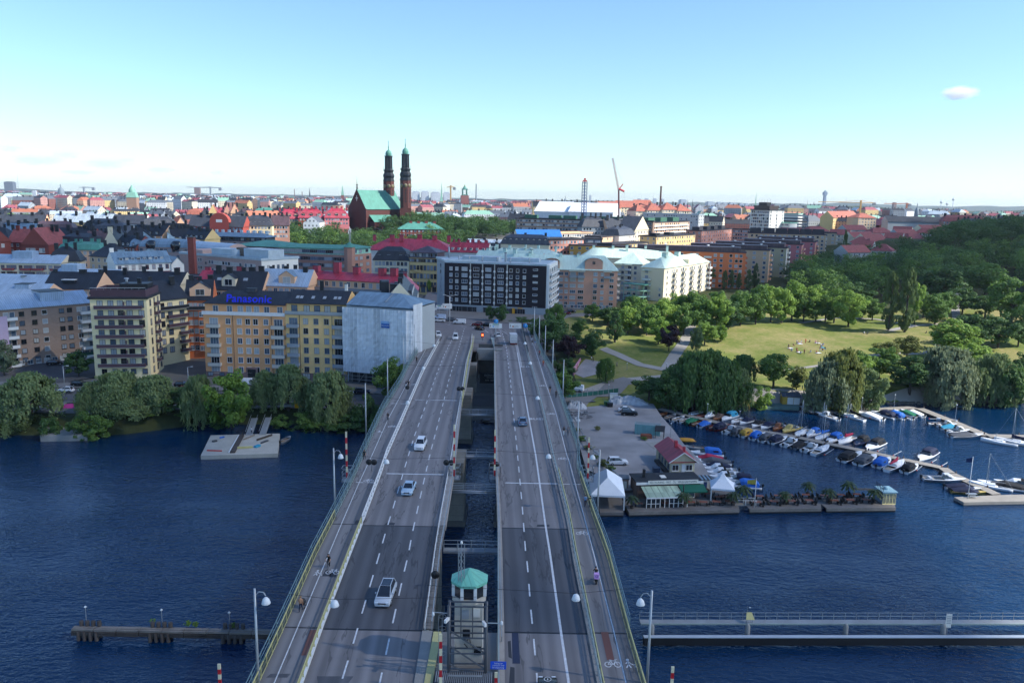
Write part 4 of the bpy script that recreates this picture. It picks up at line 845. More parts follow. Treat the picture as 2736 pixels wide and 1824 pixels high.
b=bld('street_house','white house with black mansard and oriels between the pink office and the yellow house',(857.5,596,407),(939,405),10,13,CREAM,('mansard',6.5,SLATE));W,H=b.W,b.H;grid(b,'F',9,5,1.3,1.8,'2',GFR,1.6,.9,3.4)
for u in(.15,.42,.76,.93):dormer(b,W*u,H+.9,1.8,1.8,2,1.0,SLATE,SLATE)
for u in(.25,.78):MB().box(W*u-2,W*u+2,-1.0,0,5,H-6.2,CREAM).lathe([(2.2,0),(1.6,.8),(0,1.2)],SLATE2,(W*u,-.2,H-6.2),10).build('oriel',b.root)
b=bld('street_house','tall yellow corner house with arched shop windows and a brown roof',(940,591,405),(1004,402),10.5,16,YELLOW,(None,5,BROWNROOF));W,H=b.W,b.H
win(b,'F',[W*(.05+.082*i)for i in range(12)],[H-2.1],.95,1.5,'1',DFR);win(b,'F',[W*(.07+.123*i)for i in range(8)],[H-6.2,H-10.4,H-14.6],1.25,2.3,'2',DFR);win(b,'F',[W*(.1+.2*i)for i in range(5)],[.6],2.0,3.0,'3',DFR)
MB().box(-.6,W+.6,-.6,0,H-.1,H+.3,BROWNROOF).build('cornice',b.root);MB().box(.6,W-.6,1.0,15,H,H+2.6,BROWNROOF).build('attic_storey',b.root);win(b,'F',[W*(.06+.08*i)for i in range(12)],[H+.5],1.0,1.6,'1',GFR,out=-1.0);roof_on(b,'hip',3,BROWNROOF,0,z=H+2.6)
q=MB().box(W*.18,W*.42,-1.1,0,H-7.2,H-6.2,YELLOW);q.build('balcony',b.root)
for i in range(5):MB().lathe([(1.2,0),(1.2,.02),(.9,.8),(0,1.2)],DFR,(W*(.1+.2*i),-.2,3.4),10).build('awning',b.root)
b=bld('street_house','wide house under big crimson sheet roofs behind the yellow corner house',(838,573,455),(1040,452),11,24,OFFW,('hip',6.0,REDROOF));chims(b,6,REDROOF,1.6,2)
b=bld('street_house','house with crimson roof and white dormers left of the mint roofs',(1030,578,440),(1118,436),11,12,OFFW,('gable',5,REDROOF));chims(b,6,REDROOF,1.2,1.2)
for i in range(6):dormer(b,b.W*(.1+.16*i),b.H+1,1.3,1.4,2,.8,OFFW,REDROOF)
b=bld('street_house','pale-roofed house among black roofs below the church hill',(1070,560,520),(1150,515),12,14,OFFW,('gable',3,SILVER));chims(b,3,BLACKM)
b=bld('street_house','dark roofed house left of the green-roofed vicarage trees',(1085,573,490),(1165,486),12,14,CREAM,('gable',4,SLATE));chims(b,4,BLACKM)
# ================================================================ black apartment house and the mint-roofed houses
b=bld('apartment_house','black brick apartment house with white windows facing the end of the bridge',(1021,601.5,336),(1255.4,327.5),10.8,24,BLACKBR,('flat',.3,LTROOF,.05));W,H,D=b.W,b.H,b.D
U=lambda x:W*(x-275)/(1130-275);fl=[H-3.3-2.62*k for k in range(6)]
for x in(331,381,838,893,950):win(b,'F',[U(x)],fl,1.15,1.35,'1',WFR)
for x in(447,546,648,752):win(b,'F',[U(x)],fl,2.3,1.4,'3',WFR)
win(b,'F',[U(1040)],[z+.4 for z in[H-2.6-2.62*k for k in range(7)]],1.9,.6,'1',WFR)
for x in(497,600,701,806):
 MB().box(U(x)-.22,U(x)+.22,-.1,.02,3.6,H,mat('pale_recess','#b7b4ab',.8)).build('recess_strip',b.root)
 for z in fl:MB().box(U(x)-.35,U(x)+.35,-.5,-.1,z-.4,z+.4,WHITE).build('balcony_edge',b.root)
MB().box(-.05,W+.05,-.15,.02,-1,3.4,GREYW).build('shop_storey',b.root)
for x,w in((360,4),(450,7),(530,2.2),(660,5),(780,3),(830,2),(880,4),(930,3)):ob('shop_window',winmesh(w,2.4,'3',GFR,0),b.root,(U(x),-.16,.3))
ys=MB().box(U(855),U(877),-.5,-.4,.3,3.0,mat('orange_yellow_sign','#d89a2a',.5));ys.box(U(900),U(940),-.4,-.3,2.9,3.3,mat('orange_yellow_sign','#d89a2a',.5));ys.build('shop_sign',b.root)
PB=mat('white_balcony_front','#c9cdd0',.6,var=.06)
MB().box(W,W+1.2,.3,D,3.2,H+.2,WHITE).build('white_end',b.root)
for k in range(6):z=H-3.4-2.62*k;win(b,'R',[D*(.12+.22*i)for i in range(5)],[z+.3],2.6,1.5,'2',GFR,out=1.2);balc(b,'R',D*.5,[z-.9],D*.92,1.0,PB,.9,1.2)
for(x,y,w,d,h)in((.3,10,16,6,2),(.72,12,14,5,1.6)):MB().box(W*x-w/2,W*x+w/2,y,y+d,H,H+h,LTROOF).build('roof_plant',b.root)
for u in(.1,.2,.34,.48,.62,.8):dome_vent(b,W*u,6+10*(u%.3),H,STEEL,1.8,.4)
chim(b,W*.56,9,.8,.8,4,GREYW);MB().tube((W*.13,5,H),(W*.13,5,H+4),.06,STEEL,5).build('roof_mast',b.root)
b=bld('apartment_house','grey side wing of the black brick apartment house on the street corner',(1003.7,592,353),(1021.5,337),10.8,14,GREYW,('flat',.4,LTROOF));win(b,'F',[b.W*.5],[b.H-3.4-2.62*k for k in range(6)],2.0,1.5,'2',GFR);MB().tube((2,5,b.H),(2,5,b.H+5),.35,STEEL,8).build('flue',b.root)
def mint_dormer(b,u,w,h,wd=None): # arched gable rising through the eave
 q=MB();n=8;z=b.H-.4;P=[(-w/2,0),(w/2,0),(w/2,h*.6)]+[(w/2*math.cos(math.pi*i/n),h*.6+h*.3*math.sin(math.pi*i/n))for i in range(1,n)]+[(-w/2,h*.6)]
 q.face([(u+x,-.06,z+y)for x,y in P],b.wallm);R_=P[2:]
 for(xa,za),(xb,zb)in zip(R_,R_[1:]):q.face([(u+xa*1.06,-.5,z+za+.15),(u+xa*1.06,7,z+za+.15),(u+xb*1.06,7,z+zb+.15),(u+xb*1.06,-.5,z+zb+.15)],MINT)
 for s in(-1,1):q.face([(u+s*w/2,-.06,z),(u+s*w/2,7,z),(u+s*w/2,7,z+h*.6),(u+s*w/2,-.06,z+h*.6)],b.wallm)
 o=q.build('arched_gable',b.root);ob('window',winmesh(1.0,1.0,'1',DFR,0),o,(u,-.08,z+h*.5))
b=bld('apartment_house','pink apartment house with mint roof, arched gables and cross-shaped windows',(1180,616,366),(1419,363),8.5,13,PINK,('hipR',6.2,MINT));W,H,D=b.W,b.H,b.D
U=lambda px:W*(px-1180)/(1419-1180);fl=[H-2.6-2.72*k for k in range(7)]
for z in(1248,1300):pass
for px,w,st in((1289,2.0,'3'),(1302,1.3,'2'),(1317,2.4,'3'),(1335.5,2.4,'3'),(1384.5,1.3,'2'),(1406,1.7,'2')):win(b,'F',[U(px)],fl,w,1.4,st,WFR)
win(b,'F',[U(1368.5)],fl[:6],1.6,1.6,'x',WFR);win(b,'F',[U(1285)+1.6*i for i in range(16)],[1.2],1.1,1.5,'2',WFR)
for px in(1317,1335.5,1396):balc(b,'F',U(px),[fl[0]-.9],3.4,1.4,PG);MB().box(U(px)-1.9,U(px)+1.9,-1.5,.2,fl[0]+1.9,fl[0]+2.1,MINT).build('balcony_roof',b.root)
mint_dormer(b,U(1364),8,6.5);mint_dormer(b,U(1268),7,6);mint_dormer(b,U(1198),7,6)
for i in range(4):balc(b,'R',D*.35,[H-4.5-2.9*i],4,1.4,OFFW)
for u in(.15,.45,.62):chim(b,W*u,6,1.3,1.3,2.4,MINT,H+4.6)
win(b,'R',[D*.35],[z-.2 for z in fl],2.6,1.6,'3',WFR)
b=bld('apartment_house','mint-roofed house partly hidden behind the black apartment house',(1085,604,388),(1232,372),9,14,PINK,('gable',6,MINT));chims(b,4,MINT,1,1.2);mint_dormer(b,b.W*.78,7,6)
b=bld('apartment_house','house with a broad pale mint roof behind the black apartment house',(1108,591,425),(1284,412),10,18,CREAM,('hip',5,MINT));chims(b,5,MINT,1.2,1.0)
for u in(.05,.1,.5,.58):dome_vent(b,b.W*u,8,b.H+3.4,MINT,1.8,.8)
b=bld('apartment_house','cream apartment house with mint hip roof, its long balcony side facing the park',(1473,613,398),(1526,391),9,60,CREAM,(None,5,MINT));W,H,D=b.W,b.H,b.D
z=H
A,Bq,C,Dd=(-.5,-.5,z),(W+.5,-.5,z),(W+.5,D+.5,z),(-.5,D+.5,z);E,F_=(W/2,8.5,z+4.6),(W/2,D-6,z+4.6);q=MB()
q.face([A,Bq,E],MINT);q.face([Bq,C,F_,E],MINT);q.face([C,Dd,F_],MINT);q.face([Dd,A,E,F_],MINT);q.face([Dd,C,Bq,A],MINT);q.build('roof',b.root)
fl=[H-2.7-2.8*k for k in range(8)]
win(b,'F',[W*.25],fl,1.6,1.5,'2',WFR);win(b,'F',[W*.85],fl[3:],1.0,1.3,'1',WFR);balc(b,'F',W*.28,[z_-.8 for z_ in fl[1:5]],4,1.4,OFFW);MB().box(W*.28-2.2,W*.28+2.2,-1.8,0,fl[0]+1.2,fl[0]+1.4,MINT).build('balcony_roof',b.root)
for i in range(11):
 u=4+i*5.8;win(b,'R',[u],fl[:8],1.2,1.4,'2',WFR)
 if i%2:balc(b,'R',u+2.6,[z_-.8 for z_ in fl[:6]],3.2,1.8,OFFW);win(b,'R',[u+2.6],fl[:6],1.8,1.8,'3',WFR)
q=MB()
for k in range(3):q.box(-6,5,-6.5,-.2,.2+3*k+2.7,.2+3*k+2.85,HOT)
for x in(-6,-2.3,1.3,4.9):
 for y in(-6.4,-.4):q.cbox((x,y,0),(.2,.2,9),HOT)
q.box(-6.5,5.5,-7,0,9,9.3,COPPER);q.build('glazed_veranda',b.root)
for u in(14,30):chim(b,W*.5,u,2.4,2.4,2.0,MINT,H+4.6)
MB().box(W-4,W+.2,30,36,H-.5,H+2.8,CREAM).build('roof_gable',b.root)
b=bld('apartment_house','cream rear wing with small balconies under a mint roof, left of the long balcony house',(1412,604,425),(1476,419),9,16,CREAM,('hip',5.4,MINT));W,H=b.W,b.H;fl=[H-2.7-2.8*k for k in range(8)];win(b,'F',[W*.3,W*.75],fl,1.3,1.5,'2',WFR);win(b,'F',[W*.55],fl,1.8,1.5,'2',WFR)
for u in(.15,.5):balc(b,'F',W*u,[z-.8 for z in fl[:4]],3,1.3,OFFW);MB().box(W*u-1.8,W*u+1.8,-1.6,0,fl[0]+2,fl[0]+2.2,MINT).build('balcony_roof',b.root)
b=bld('apartment_house','long mint roof ridge running behind the cream houses',(1335,590,455),(1560,450),9,15,CREAM,('hip',5,MINT));chims(b,5,MINT,1.4,1.2)
# ================================================================ orange slab and the slabs behind it
def slab(label,L,Rr,z0,depth,wall,end,boxes=None,nc=14,nr=9,fr=None,ph=2.6,name='apartment_slab',us=None,bal=True,phm=None):
 b=bld(name,label,L,Rr,z0,depth,wall,('flat',.35,FELTB),'parallel apartment slabs above the park');W,H,D=b.W,b.H,b.D
 grid(b,'F',nc,nr,1.5,1.5,'1',fr or WFR,2.5,1.1,2.85,us=us)
 if ph:MB().box(W*.12,W*.965,D*.22,D*.85,H,H+ph,phm or BROWNROOF).build('roof_storey',b.root);[dome_vent(b,W*u,D*.5,H+ph,WHITE,.5,.7)for u in(.35,.7,.9)]
 if bal:
  MB().box(W,W+.12,0,D*.3,0,H+.1,end).build('end_wall',b.root);balc(b,'R',D*.62,[H-3.8-2.85*k for k in range(nr)],D*.5,1.4,end,1.0,0,joined=False);win(b,'R',[D*.5,D*.72],[H-3.2-2.85*k for k in range(nr)],1.4,1.9,'1',DFR)
 return b
b=slab('orange apartment slab with square white windows behind the row of poplars',(1430,571.5,462),(1713,447),10.5,12,RUST,RUST,nc=2,us=[1]);W,H=b.W,b.H
win(b,'F',[W*(.28+.046*i)for i in range(2)]+[W*t for t in(.44,.49,.57,.615,.76,.81,.885,.93,.965)],[H-2.7-2.85*k for k in range(9)],1.5,1.5,'1',WFR);balc(b,'F',W*.70,[H-3.5-2.85*k for k in range(9)],4.2,.6,OFFW);balc(b,'F',W*.535,[H-3.5-2.85*k for k in range(9)],3.4,.6,OFFW)
b=bld('apartment_slab','mustard yellow slab, the left end of the orange slab',(1308,562.8,478),(1446,470),10.5,12,mat('mustard_plaster','#a8803c',.85,var=.1),('flat',.35,FELTB));grid(b,'F',8,3,1.6,1.5,'1',WFR);MB().box(b.W*.45,b.W*.7,3,8,b.H,b.H+1.6,BLACKM).build('roof_plant',b.root)
slab('beige apartment slab next behind the orange slab, with pale end balconies',(1560,567,500),(1767.5,480),11,12,mat('sand_plaster','#b59a7c',.85,var=.08),PEACH,nc=9)
slab('yellow-grey apartment slab, third in the row above the park',(1620,562,530),(1807,508),11.5,12,mat('straw_plaster','#a3977a',.85,var=.08),OFFW,nc=9)
slab('rose pink apartment slab, fourth in the row above the park',(1690,556,560),(1842,541),12,12,ROSE,PINK,nc=8)
slab('rose pink apartment slab, fifth in the row, further up than its twin',(1720,550,595),(1873,574),12.5,12,ROSE,PINK,nc=8)
b=slab('tall beige slab with a row of dark boxes on its roof',(1720,535,625),(1897.5,612),13,13,mat('sand_plaster','#b59a7c',.85,var=.08),OFFW,nc=16,ph=0);[MB().box(b.W*u,b.W*u+8,3,9,b.H,b.H+4,FELT).build('roof_box',b.root)for u in(.02,.2,.36,.52,.68,.84)]
slab('beige slab with pale striped balcony end, the rearmost of the row',(1800,532,665),(1921.5,650),14,13,BEIGE,OFFW,nc=8,ph=0)
# ---- sunlit blocks stepping up behind the orange slab
def blk(label,L,Rr,z0,depth,wall,roof,nc,nr,w=1.4,h=1.5,name='apartment_block',**kw):
 b=bld(name,label,L,Rr,z0,depth,wall,roof);grid(b,'F',nc,nr,w,h,'2',kw.get('fr'),2,kw.get('top',.9),kw.get('sp',3.0))
 if kw.get('side'):grid(b,kw['side'],3,nr,w,h,'2',kw.get('fr'),2,.9,3)
 return b
b=blk('sunlit ochre block with a row of black roof plant, seen corner on',(1508,543.5,560),(1597,612),14,13,YELLOW,('flat',.4,FELT),16,5,side='L');[MB().box(b.W*u,b.W*u+7,4,9,b.H,b.H+2,BLACKM).build('roof_plant',b.root)for u in(.1,.45)]
b=blk('sunlit rose block with white balconies and dark roof boxes',(1612,530.5,640),(1681,705),15,13,mat('salmon_plaster','#b9806e',.85,var=.1),('flat',.4,FELT),14,5,side='L');[MB().box(b.W*u,b.W*u+9,3,9,b.H,b.H+3,FELT).build('roof_box',b.root)for u in(.03,.27,.5,.75)]
b=blk('sunlit peach block with balcony rows and green boxes on its roof',(1496,511.5,690),(1584,762),16,14,PEACH,('flat',.4,FELT),18,6,2.2,side='L');[MB().box(b.W*u,b.W*u+14,3,9,b.H,b.H+4,mat('green_roof_box','#3f6a55',.7)).build('roof_box',b.root)for u in(.0,.3,.62)]
for k in range(6):balc(b,'F',b.W*.5,[b.H-3.6-3*k],b.W*.9,1.0,OFFW,joined=True)
blk('long pale grey block with a sunlit white end behind the peach block',(1478,490,835),(1605,800),18,14,mat('pale_grey_plaster','#a2a4a3',.85,var=.06),('flat',.5,LTROOF),22,7,side='R')
blk('rose block with dark roof left of the white tower',(1681,526.5,722),(1742,716),15,12,mat('salmon_plaster','#b9806e',.85,var=.1),('flat',.4,FELT),10,5)
b=blk('white eleven-storey office tower with dark top and a bright sunlit side',(1724.6,481.5,762),(1768.5,745),15,22,OFFW,('flat',.5,FELT),9,12,1.5,2.0,fr=DFR,name='office_tower',side='R');MB().box(2,b.W-2,2,16,b.H,b.H+4,DFR).build('roof_storey',b.root);MB().box(5,14,5,11,b.H+4,b.H+7,BLACKM).build('roof_plant',b.root)
for x in(6,9,12,15):MB().tube((x,8,b.H+7),(x,8,b.H+10),.12,GREYP,4).build('roof_mast',b.root)
blk('low white office wing right of the white tower',(1783,511.5,760),(1814,750),16,14,OFFW,('flat',.4,HOT),7,4)
blk('white and grey banded office behind the white tower',(1786,490.5,860),(1833,850),18,30,OFFW,('flat',.4,HOT),1,5,40,1.6)
b=blk('long brown block with ribbon windows and green boxes on its roof',(1185,501.5,640),(1500,612),15,14,mat('brown_plaster','#806a5a',.85,var=.1),('flat',.4,FELT),46,4,1.8,1.5);[MB().box(b.W*u,b.W*u+10,3,9,b.H,b.H+3,mat('green_roof_box','#3f6a55',.7)).build('roof_box',b.root)for u in(.06,.24,.35,.47,.58,.70,.83)]
def wrapped2(label,L,Rr,depth,h):b=bld('wrapped_house',label,L,Rr,18,depth,mat('white_sheeting','#d5d8dc',.5,var=.12,scale=.3),('gable',h,mat('white_sheeting_roof','#e4e7ea',.4,var=.05)));return b
wrapped2('house under a big white weather-protection tent with gabled roof, left half',(1228,485,735),(1305,722),26,9);wrapped2('house under a big white weather-protection tent, right half beside the crane',(1306,486,715),(1408,700),26,8)
blk('salmon pink block with black downpipes behind the mint roofs',(1261.5,551,475),(1341,492),12,12,mat('salmon_plaster','#b9806e',.85,var=.1),('flat',.5,FELT),10,6)
b=bld('mansard_house','dark mansard house with round dormers behind the mint roofs',(1150,559,478),(1261,472),12,13,CREAM,('mansard',5.5,SLATE2));chims(b,3,BLACKM);[dormer(b,b.W*(.08+.12*i),b.H+.8,1.6,1.8,2,1,CREAM,SLATE2,gable=True)for i in range(8)]
BT=mat('blue_tarpaulin','#2f6fb0',.5,var=.2)
b=blk('cream house half covered with blue tarpaulin on its roof',(1190,543,545),(1290,552),13,13,CREAM,('gable',4.5,BT),14,4)
blk('white terraced house with an orange attic right of the blue tarpaulin',(1289,536,560),(1360,575),13,13,OFFW,('flat',.5,PEACH),12,4)
blk('sunlit yellow block with a flat grey roof',(1371,563,505),(1488,548),12,12,YELLOW,('flat',.4,FELT),16,3)
blk('black-fronted flat block between the salmon block and the yellow block',(1341,548,520),(1383,520),12,14,SLATE2,('flat',.4,FELT),6,3)
blk('pale pink block with white balconies',(1380,544,545),(1423,570),13,12,PEACH,('flat',.4,FELT),7,4)
b=blk('white house with grey mansard and a row of dormers',(1422,541,560),(1458,585),13,13,OFFW,('mansard',6,SLATE2),8,4);chims(b,3,BLACKM)
b=blk('cream gabled house with grey roof, tallest of the old houses',(1458,529,590),(1489,610),14,14,CREAM,('gable_y',10,SLATE2),5,5)
b=blk('old house with steep grey roof and black chimneys left of the cream gable',(1395,523,610),(1456,616),14,13,PEACH,('gable',7,SLATE2),9,4);chims(b,5,BLACKM,2)
b=blk('grey gabled house at the left end of the old houses',(1337,521,612),(1395,616),14,13,GREYW,('mansard',8,SLATE2),8,4);chims(b,4,BLACKM,2)
for i,(x0,x1,y)in enumerate(((1461,1488,485),(1487,1524,483),(1522,1560,481.5),(1556,1588,484.5))):
 b=bld('tile_roofed_house','house with orange tiled hip roof, %s from the left above the pale grey block'%ordinal(i),(x0,y,900),(x1,905),20,22,CREAM,('hip',8,TILE));grid(b,'F',6,3);chims(b,2,BLACKM)
for i,(x0,x1,y,Y)in enumerate(((1380,1425,478,960),(1420,1470,476,980),(1462,1500,474,1000))):
 b=bld('tile_roofed_house','house with orange tiled roof behind the white tent, %s from the left'%ordinal(i),(x0,y,Y),(x1,Y+5),20,22,CREAM,('gable',8,TILE));grid(b,'F',7,3)
for i,(x0,x1,y,Y)in enumerate(((1225,1340,473,1000),(1300,1365,466,1050),(1365,1425,465,1060),(1425,1460,466,1070))):
 b=bld('apartment_block',['black-roofed terrace row on the ridge left of the blue lattice mast','ochre block on the ridge behind the lattice mast','ochre block on the ridge left of the red crane','ochre block on the ridge right of the red crane'][i],(x0,y,Y),(x1,Y+5),22,16,YELLOW,('gable',6,SLATE)if i==0 else('flat',.5,FELT));grid(b,'F',10,3,joined=True);chims(b,6,BLACKM,2)
# ================================================================ left middle distance: dark roofs, red brick gables, sunlit row
def simple(name,label,L,Rr,z0,depth,wall,roof,nc=0,nr=3,nch=4,cm=None,**kw):
 b=bld(name,label,L,Rr,z0,depth,wall,roof,kw.get('group'))
 if nc:grid(b,'F',nc,nr,1.2,1.6,'2',kw.get('fr'),2,.8,3.1)
 if nch:chims(b,nch,cm or BLACKM,1,1.4)
 return b
b=simple('gabled_house','red brick house with a broad street gable and white windows, nearest the left edge',(50,562,425),(111,425),8,22,REDBR,('gable_y',9.0,REDTILE));win(b,'F',[b.W*t for t in(.2,.28,.36,.44,.7,.8)],[b.H-4],1.4,2.2,'x',WFR,joined=False);win(b,'F',[b.W*.4,b.W*.6],[b.H+1.5],1.4,1.8,'x',WFR,joined=False)
b=simple('gabled_house','red brick house cut off by the left edge, its gable turned away',(-50,556,418),(24,428),8,20,REDBR,('gable_y',9,REDTILE));win(b,'F',[b.W*t for t in(.6,.75)],[b.H-3],1.3,1.8,'2',WFR)
b=simple('tile_roofed_house','red tiled link house between the two brick gables',(18,556,440),(62,440),8,14,REDBR,('gable',7,REDTILE),3,2,3,REDBR)
b=simple('gabled_house','dark roofed house whose cream end wall shows a stepped white gable',(236,566,430),(274,432),9,24,CREAM,('gable_y',9,SLATE),0);chim(b,b.W*.5,.6,2.2,1.4,10.5,CREAM)
b=simple('turquoise_roof_house','peach house with a turquoise copper roof full of boxy dormers',(134,572.5,400),(230,402),8,12,PEACH,('mansard',3.6,COPPER),7,5,5,COPPER)
b=simple('dark_roof_house','low black mansard house in front of the turquoise roof',(110,600,372),(184,376),8,12,CREAM,('mansard',6.5,SLATE),6,3,3)
b=simple('dark_roof_house','brown house with a black pyramid roof left of the white mansard house',(206,588,378),(262,372),8,13,BEIGE,('hip',6,SLATE),4,4,2)
DARKS=[(-40,60,531,500,SLATE2,'grey-blue'),(0,75,536,480,BLUEROOF2,'blue-grey'),(70,170,529,515,BROWNROOF,'brown'),(60,150,545,470,SLATE,'black'),(140,210,548,462,SLATE,'black'),(100,142,561,440,SLATE,'black dormered'),(132,205,560,442,SLATE,'wide black'),(168,222,534,505,SLATE,'black'),
(205,262,556,447,BROWNROOF,'dark brown'),(262,312,566,432,SLATE,'black'),(212,290,533,505,SLATE2,'dark grey'),(280,350,548,470,SLATE,'black'),(300,372,539,490,SLATE,'black'),(255,330,513,560,SLATE2,'grey'),(325,402,518,545,SLATE2,'grey'),(350,432,534,510,SLATE,'black'),(120,260,509,580,SILVER,'silver'),(-20,100,512,570,SLATE2,'grey'),(190,262,522,540,SLATE,'black'),(-60,20,546,455,SLATE,'black'),(395,440,545,480,SLATE,'black'),(420,470,548,478,SLATE,'black')]
for i,(x0,x1,y,Y,rf,cn)in enumerate(DARKS):
 wl_=[CREAM,YELLOW,PEACH,OFFW,REDBR][i%5];mid=(x0+x1)/2
 where='at the left edge' if mid<40 else 'behind the red brick gables' if mid<110 else 'behind the turquoise roof' if mid<215 else 'around the white stepped gable' if mid<290 else 'behind the blue vaulted roof' if mid<400 else 'left of the long blue roof'
 dep='nearest row' if Y<450 else 'second row' if Y<490 else 'third row' if Y<530 else 'back row'
 b=simple('dark_roof_house','%s %s-roofed house in the %s %s'%(['plain','long','steep','tall','squat'][(i*7+i//5)%5],cn,dep,where),(x0,y,Y),(x1,Y+(i%3-1)*6),9,13,wl_,(['gable','gable','mansard','hip'][i%4],6.0,rf),6 if i%2 else 0,3,3+i%3)
 if i%3==0:
  for k in range(4):dormer(b,b.W*(.15+.22*k),b.H+.8,1.4,1.4,2,.8,SLATE,SLATE)
b=simple('gabled_house','peach house with a hipped street gable left of the red curved gable',(399,527,555),(433,558),11,20,PEACH,('gable_y',8,BROWNROOF),4,3,1)
b=simple('curved_gable_house','sunlit red house with a round curved gable and silver roof',(433,519,560),(558,556),11,13,REDP,('gable',7.5,SLATE2),16,3,4)
q=MB();P=[(-7,-6),(7,-6),(7,3)]+[(7*math.cos(math.pi*i/10),3+6.5*math.sin(math.pi*i/10))for i in range(1,10)]+[(-7,3)]
q.face([(b.W*.58+x,-1.0,b.H+y)for x,y in P],REDP);q.face([(b.W*.58+x,3,b.H+y)for x,y in reversed(P)],REDP)
for(xa,ya),(xb,yb)in zip(P[2:],P[3:]+P[:1]):q.face([(b.W*.58+xa,-1,b.H+ya),(b.W*.58+xa,3,b.H+ya),(b.W*.58+xb,3,b.H+yb),(b.W*.58+xb,-1,b.H+yb)],REDP)
q.box(b.W*.58-2.2,b.W*.58+2.2,-1.06,-1,b.H+3,b.H+5,WHITE);q.build('curved_gable',b.root)
b=simple('mansard_house','sunlit cream house with dark mansard, left of the brick-pink house',(557,517,565),(625,567),12,13,CREAMY,('mansard',7,SLATE2),8,3,5);[dormer(b,b.W*(.12+.15*i),b.H+.8,1.6,1.8,2,1,SLATE2,SLATE2)for i in range(6)]
b=simple('mansard_house','brick-pink house with brown roof at the edge of the church trees',(625,517,572),(664,575),13,13,PINKBR,('gable',7,BROWNROOF),5,3,4)
for i,(x0,x1,y,wl_,nm)in enumerate(((640,690,502,PINK,'crimson'),(685,745,500,REDP,'crimson'),(745,802,500,ROSE,'crimson'))):
 b=simple('gabled_house','house with a crimson roof behind the church trees, %s from the left'%ordinal(i),(x0,y,700),(x1,705),18,13,wl_,('mansard',8,REDROOF),8,2,5,REDROOF);[dormer(b,b.W*(.2+.3*k),b.H+.6,3,3,3,.6,wl_,REDROOF,gable=True)for k in range(3)]
for i,(x0,x1,y,wl_,rf,gab)in enumerate(((429,462,492,PEACH,TILE,1),(462,480,492,YELLOW,SLATE,0),(480,498,490,YELLOW,TILE,2),(498,516,491,REDP,REDROOF,0),(514,530,491,PINK,REDROOF,2),(530,548,490,PEACH,TILE,2),(548,578,491,PINK,BROWNROOF,0),(583,628,490,CREAM,COPPER,1))):
 b=simple('gabled_house','sunlit %s house in the colourful gabled row, %s from the left'%(['peach','yellow','yellow stepped','red','pink','pale peach stepped','pink','white and green'][i],ordinal(i)),(x0,y,820),(x1,822),12,14,wl_,('gable_y' if gab==2 else 'mansard',9 if gab==2 else 6,rf),5,3,2)
# ================================================================ the twin-towered church
RB2=brickmat('church_brick','#4f2a26','#43231f');DKCOP=mat('black_copper','#20262b',.5,.3,var=.3)
b=bld('church','dark red brick twin-towered church with a green copper nave roof on the wooded hill',(840,480.5,705),(926,738),24,23,RB2,(None,15.5,COPPER));W,H,D=b.W,b.H,b.D
roof_on(b,'gable',16.5,COPPER,.4,.4,W,-.6,D+.6,H,wall=RB2)
q=MB().box(-.5,.6,-1,D+1,-3,H+.2,RB2);q.prism([(-.5,-1),(.6,-1),(.6,D+1),(-.5,D+1)],H,H+.3,RB2);q.face([(-.5,D+1,H),(-.5,-1,H),(-.5,D/2,H+17.6)],RB2);q.face([(.6,-1,H),(.6,D+1,H),(.6,D/2,H+17.6)],RB2);q.face([(-.5,-1,H),(.6,-1,H),(.6,D/2,H+17.6),(-.5,D/2,H+17.6)],COPPER);q.face([(.6,D+1,H),(-.5,D+1,H),(-.5,D/2,H+17.6),(.6,D/2,H+17.6)],COPPER);q.build('gable_front',b.root)
q=MB().box(-.65,-.5,D/2-.3,D/2+.3,H+7,H+11.5,OFFW);q.box(-.65,-.5,D/2-1.6,D/2+1.6,H+9,H+9.7,OFFW);q.build('gable_cross',b.root)
q=MB().tube((0,D/2,H+17),(0,D/2,H+20),.6,DKCOP,8).lathe([(0,0),(1.0,.8),(0,1.8)],DKCOP,(0,D/2,H+20),8).tube((0,D/2,H+21),(0,D/2,H+28),.22,DKCOP,6,.05);q.build('finial',b.root)
q=MB().box(4,W*.65,-7,0,-3,H-11,RB2);q.face([(3.6,-7.4,H-11),(W*.65,-7.4,H-11),(W*.65,0,H-5),(3.6,0,H-5)],COPPER);q.box(4,W*.7,-20,-7,-3,H-19,RB2);q.face([(3.6,-20.4,H-19),(W*.7,-20.4,H-19),(W*.7,-7,H-16),(3.6,-7,H-16)],SLATE);q.build('aisle',b.root);[chim(b,8+9*i,-12,1.6,1.2,3,RB2,H-18)for i in range(3)]
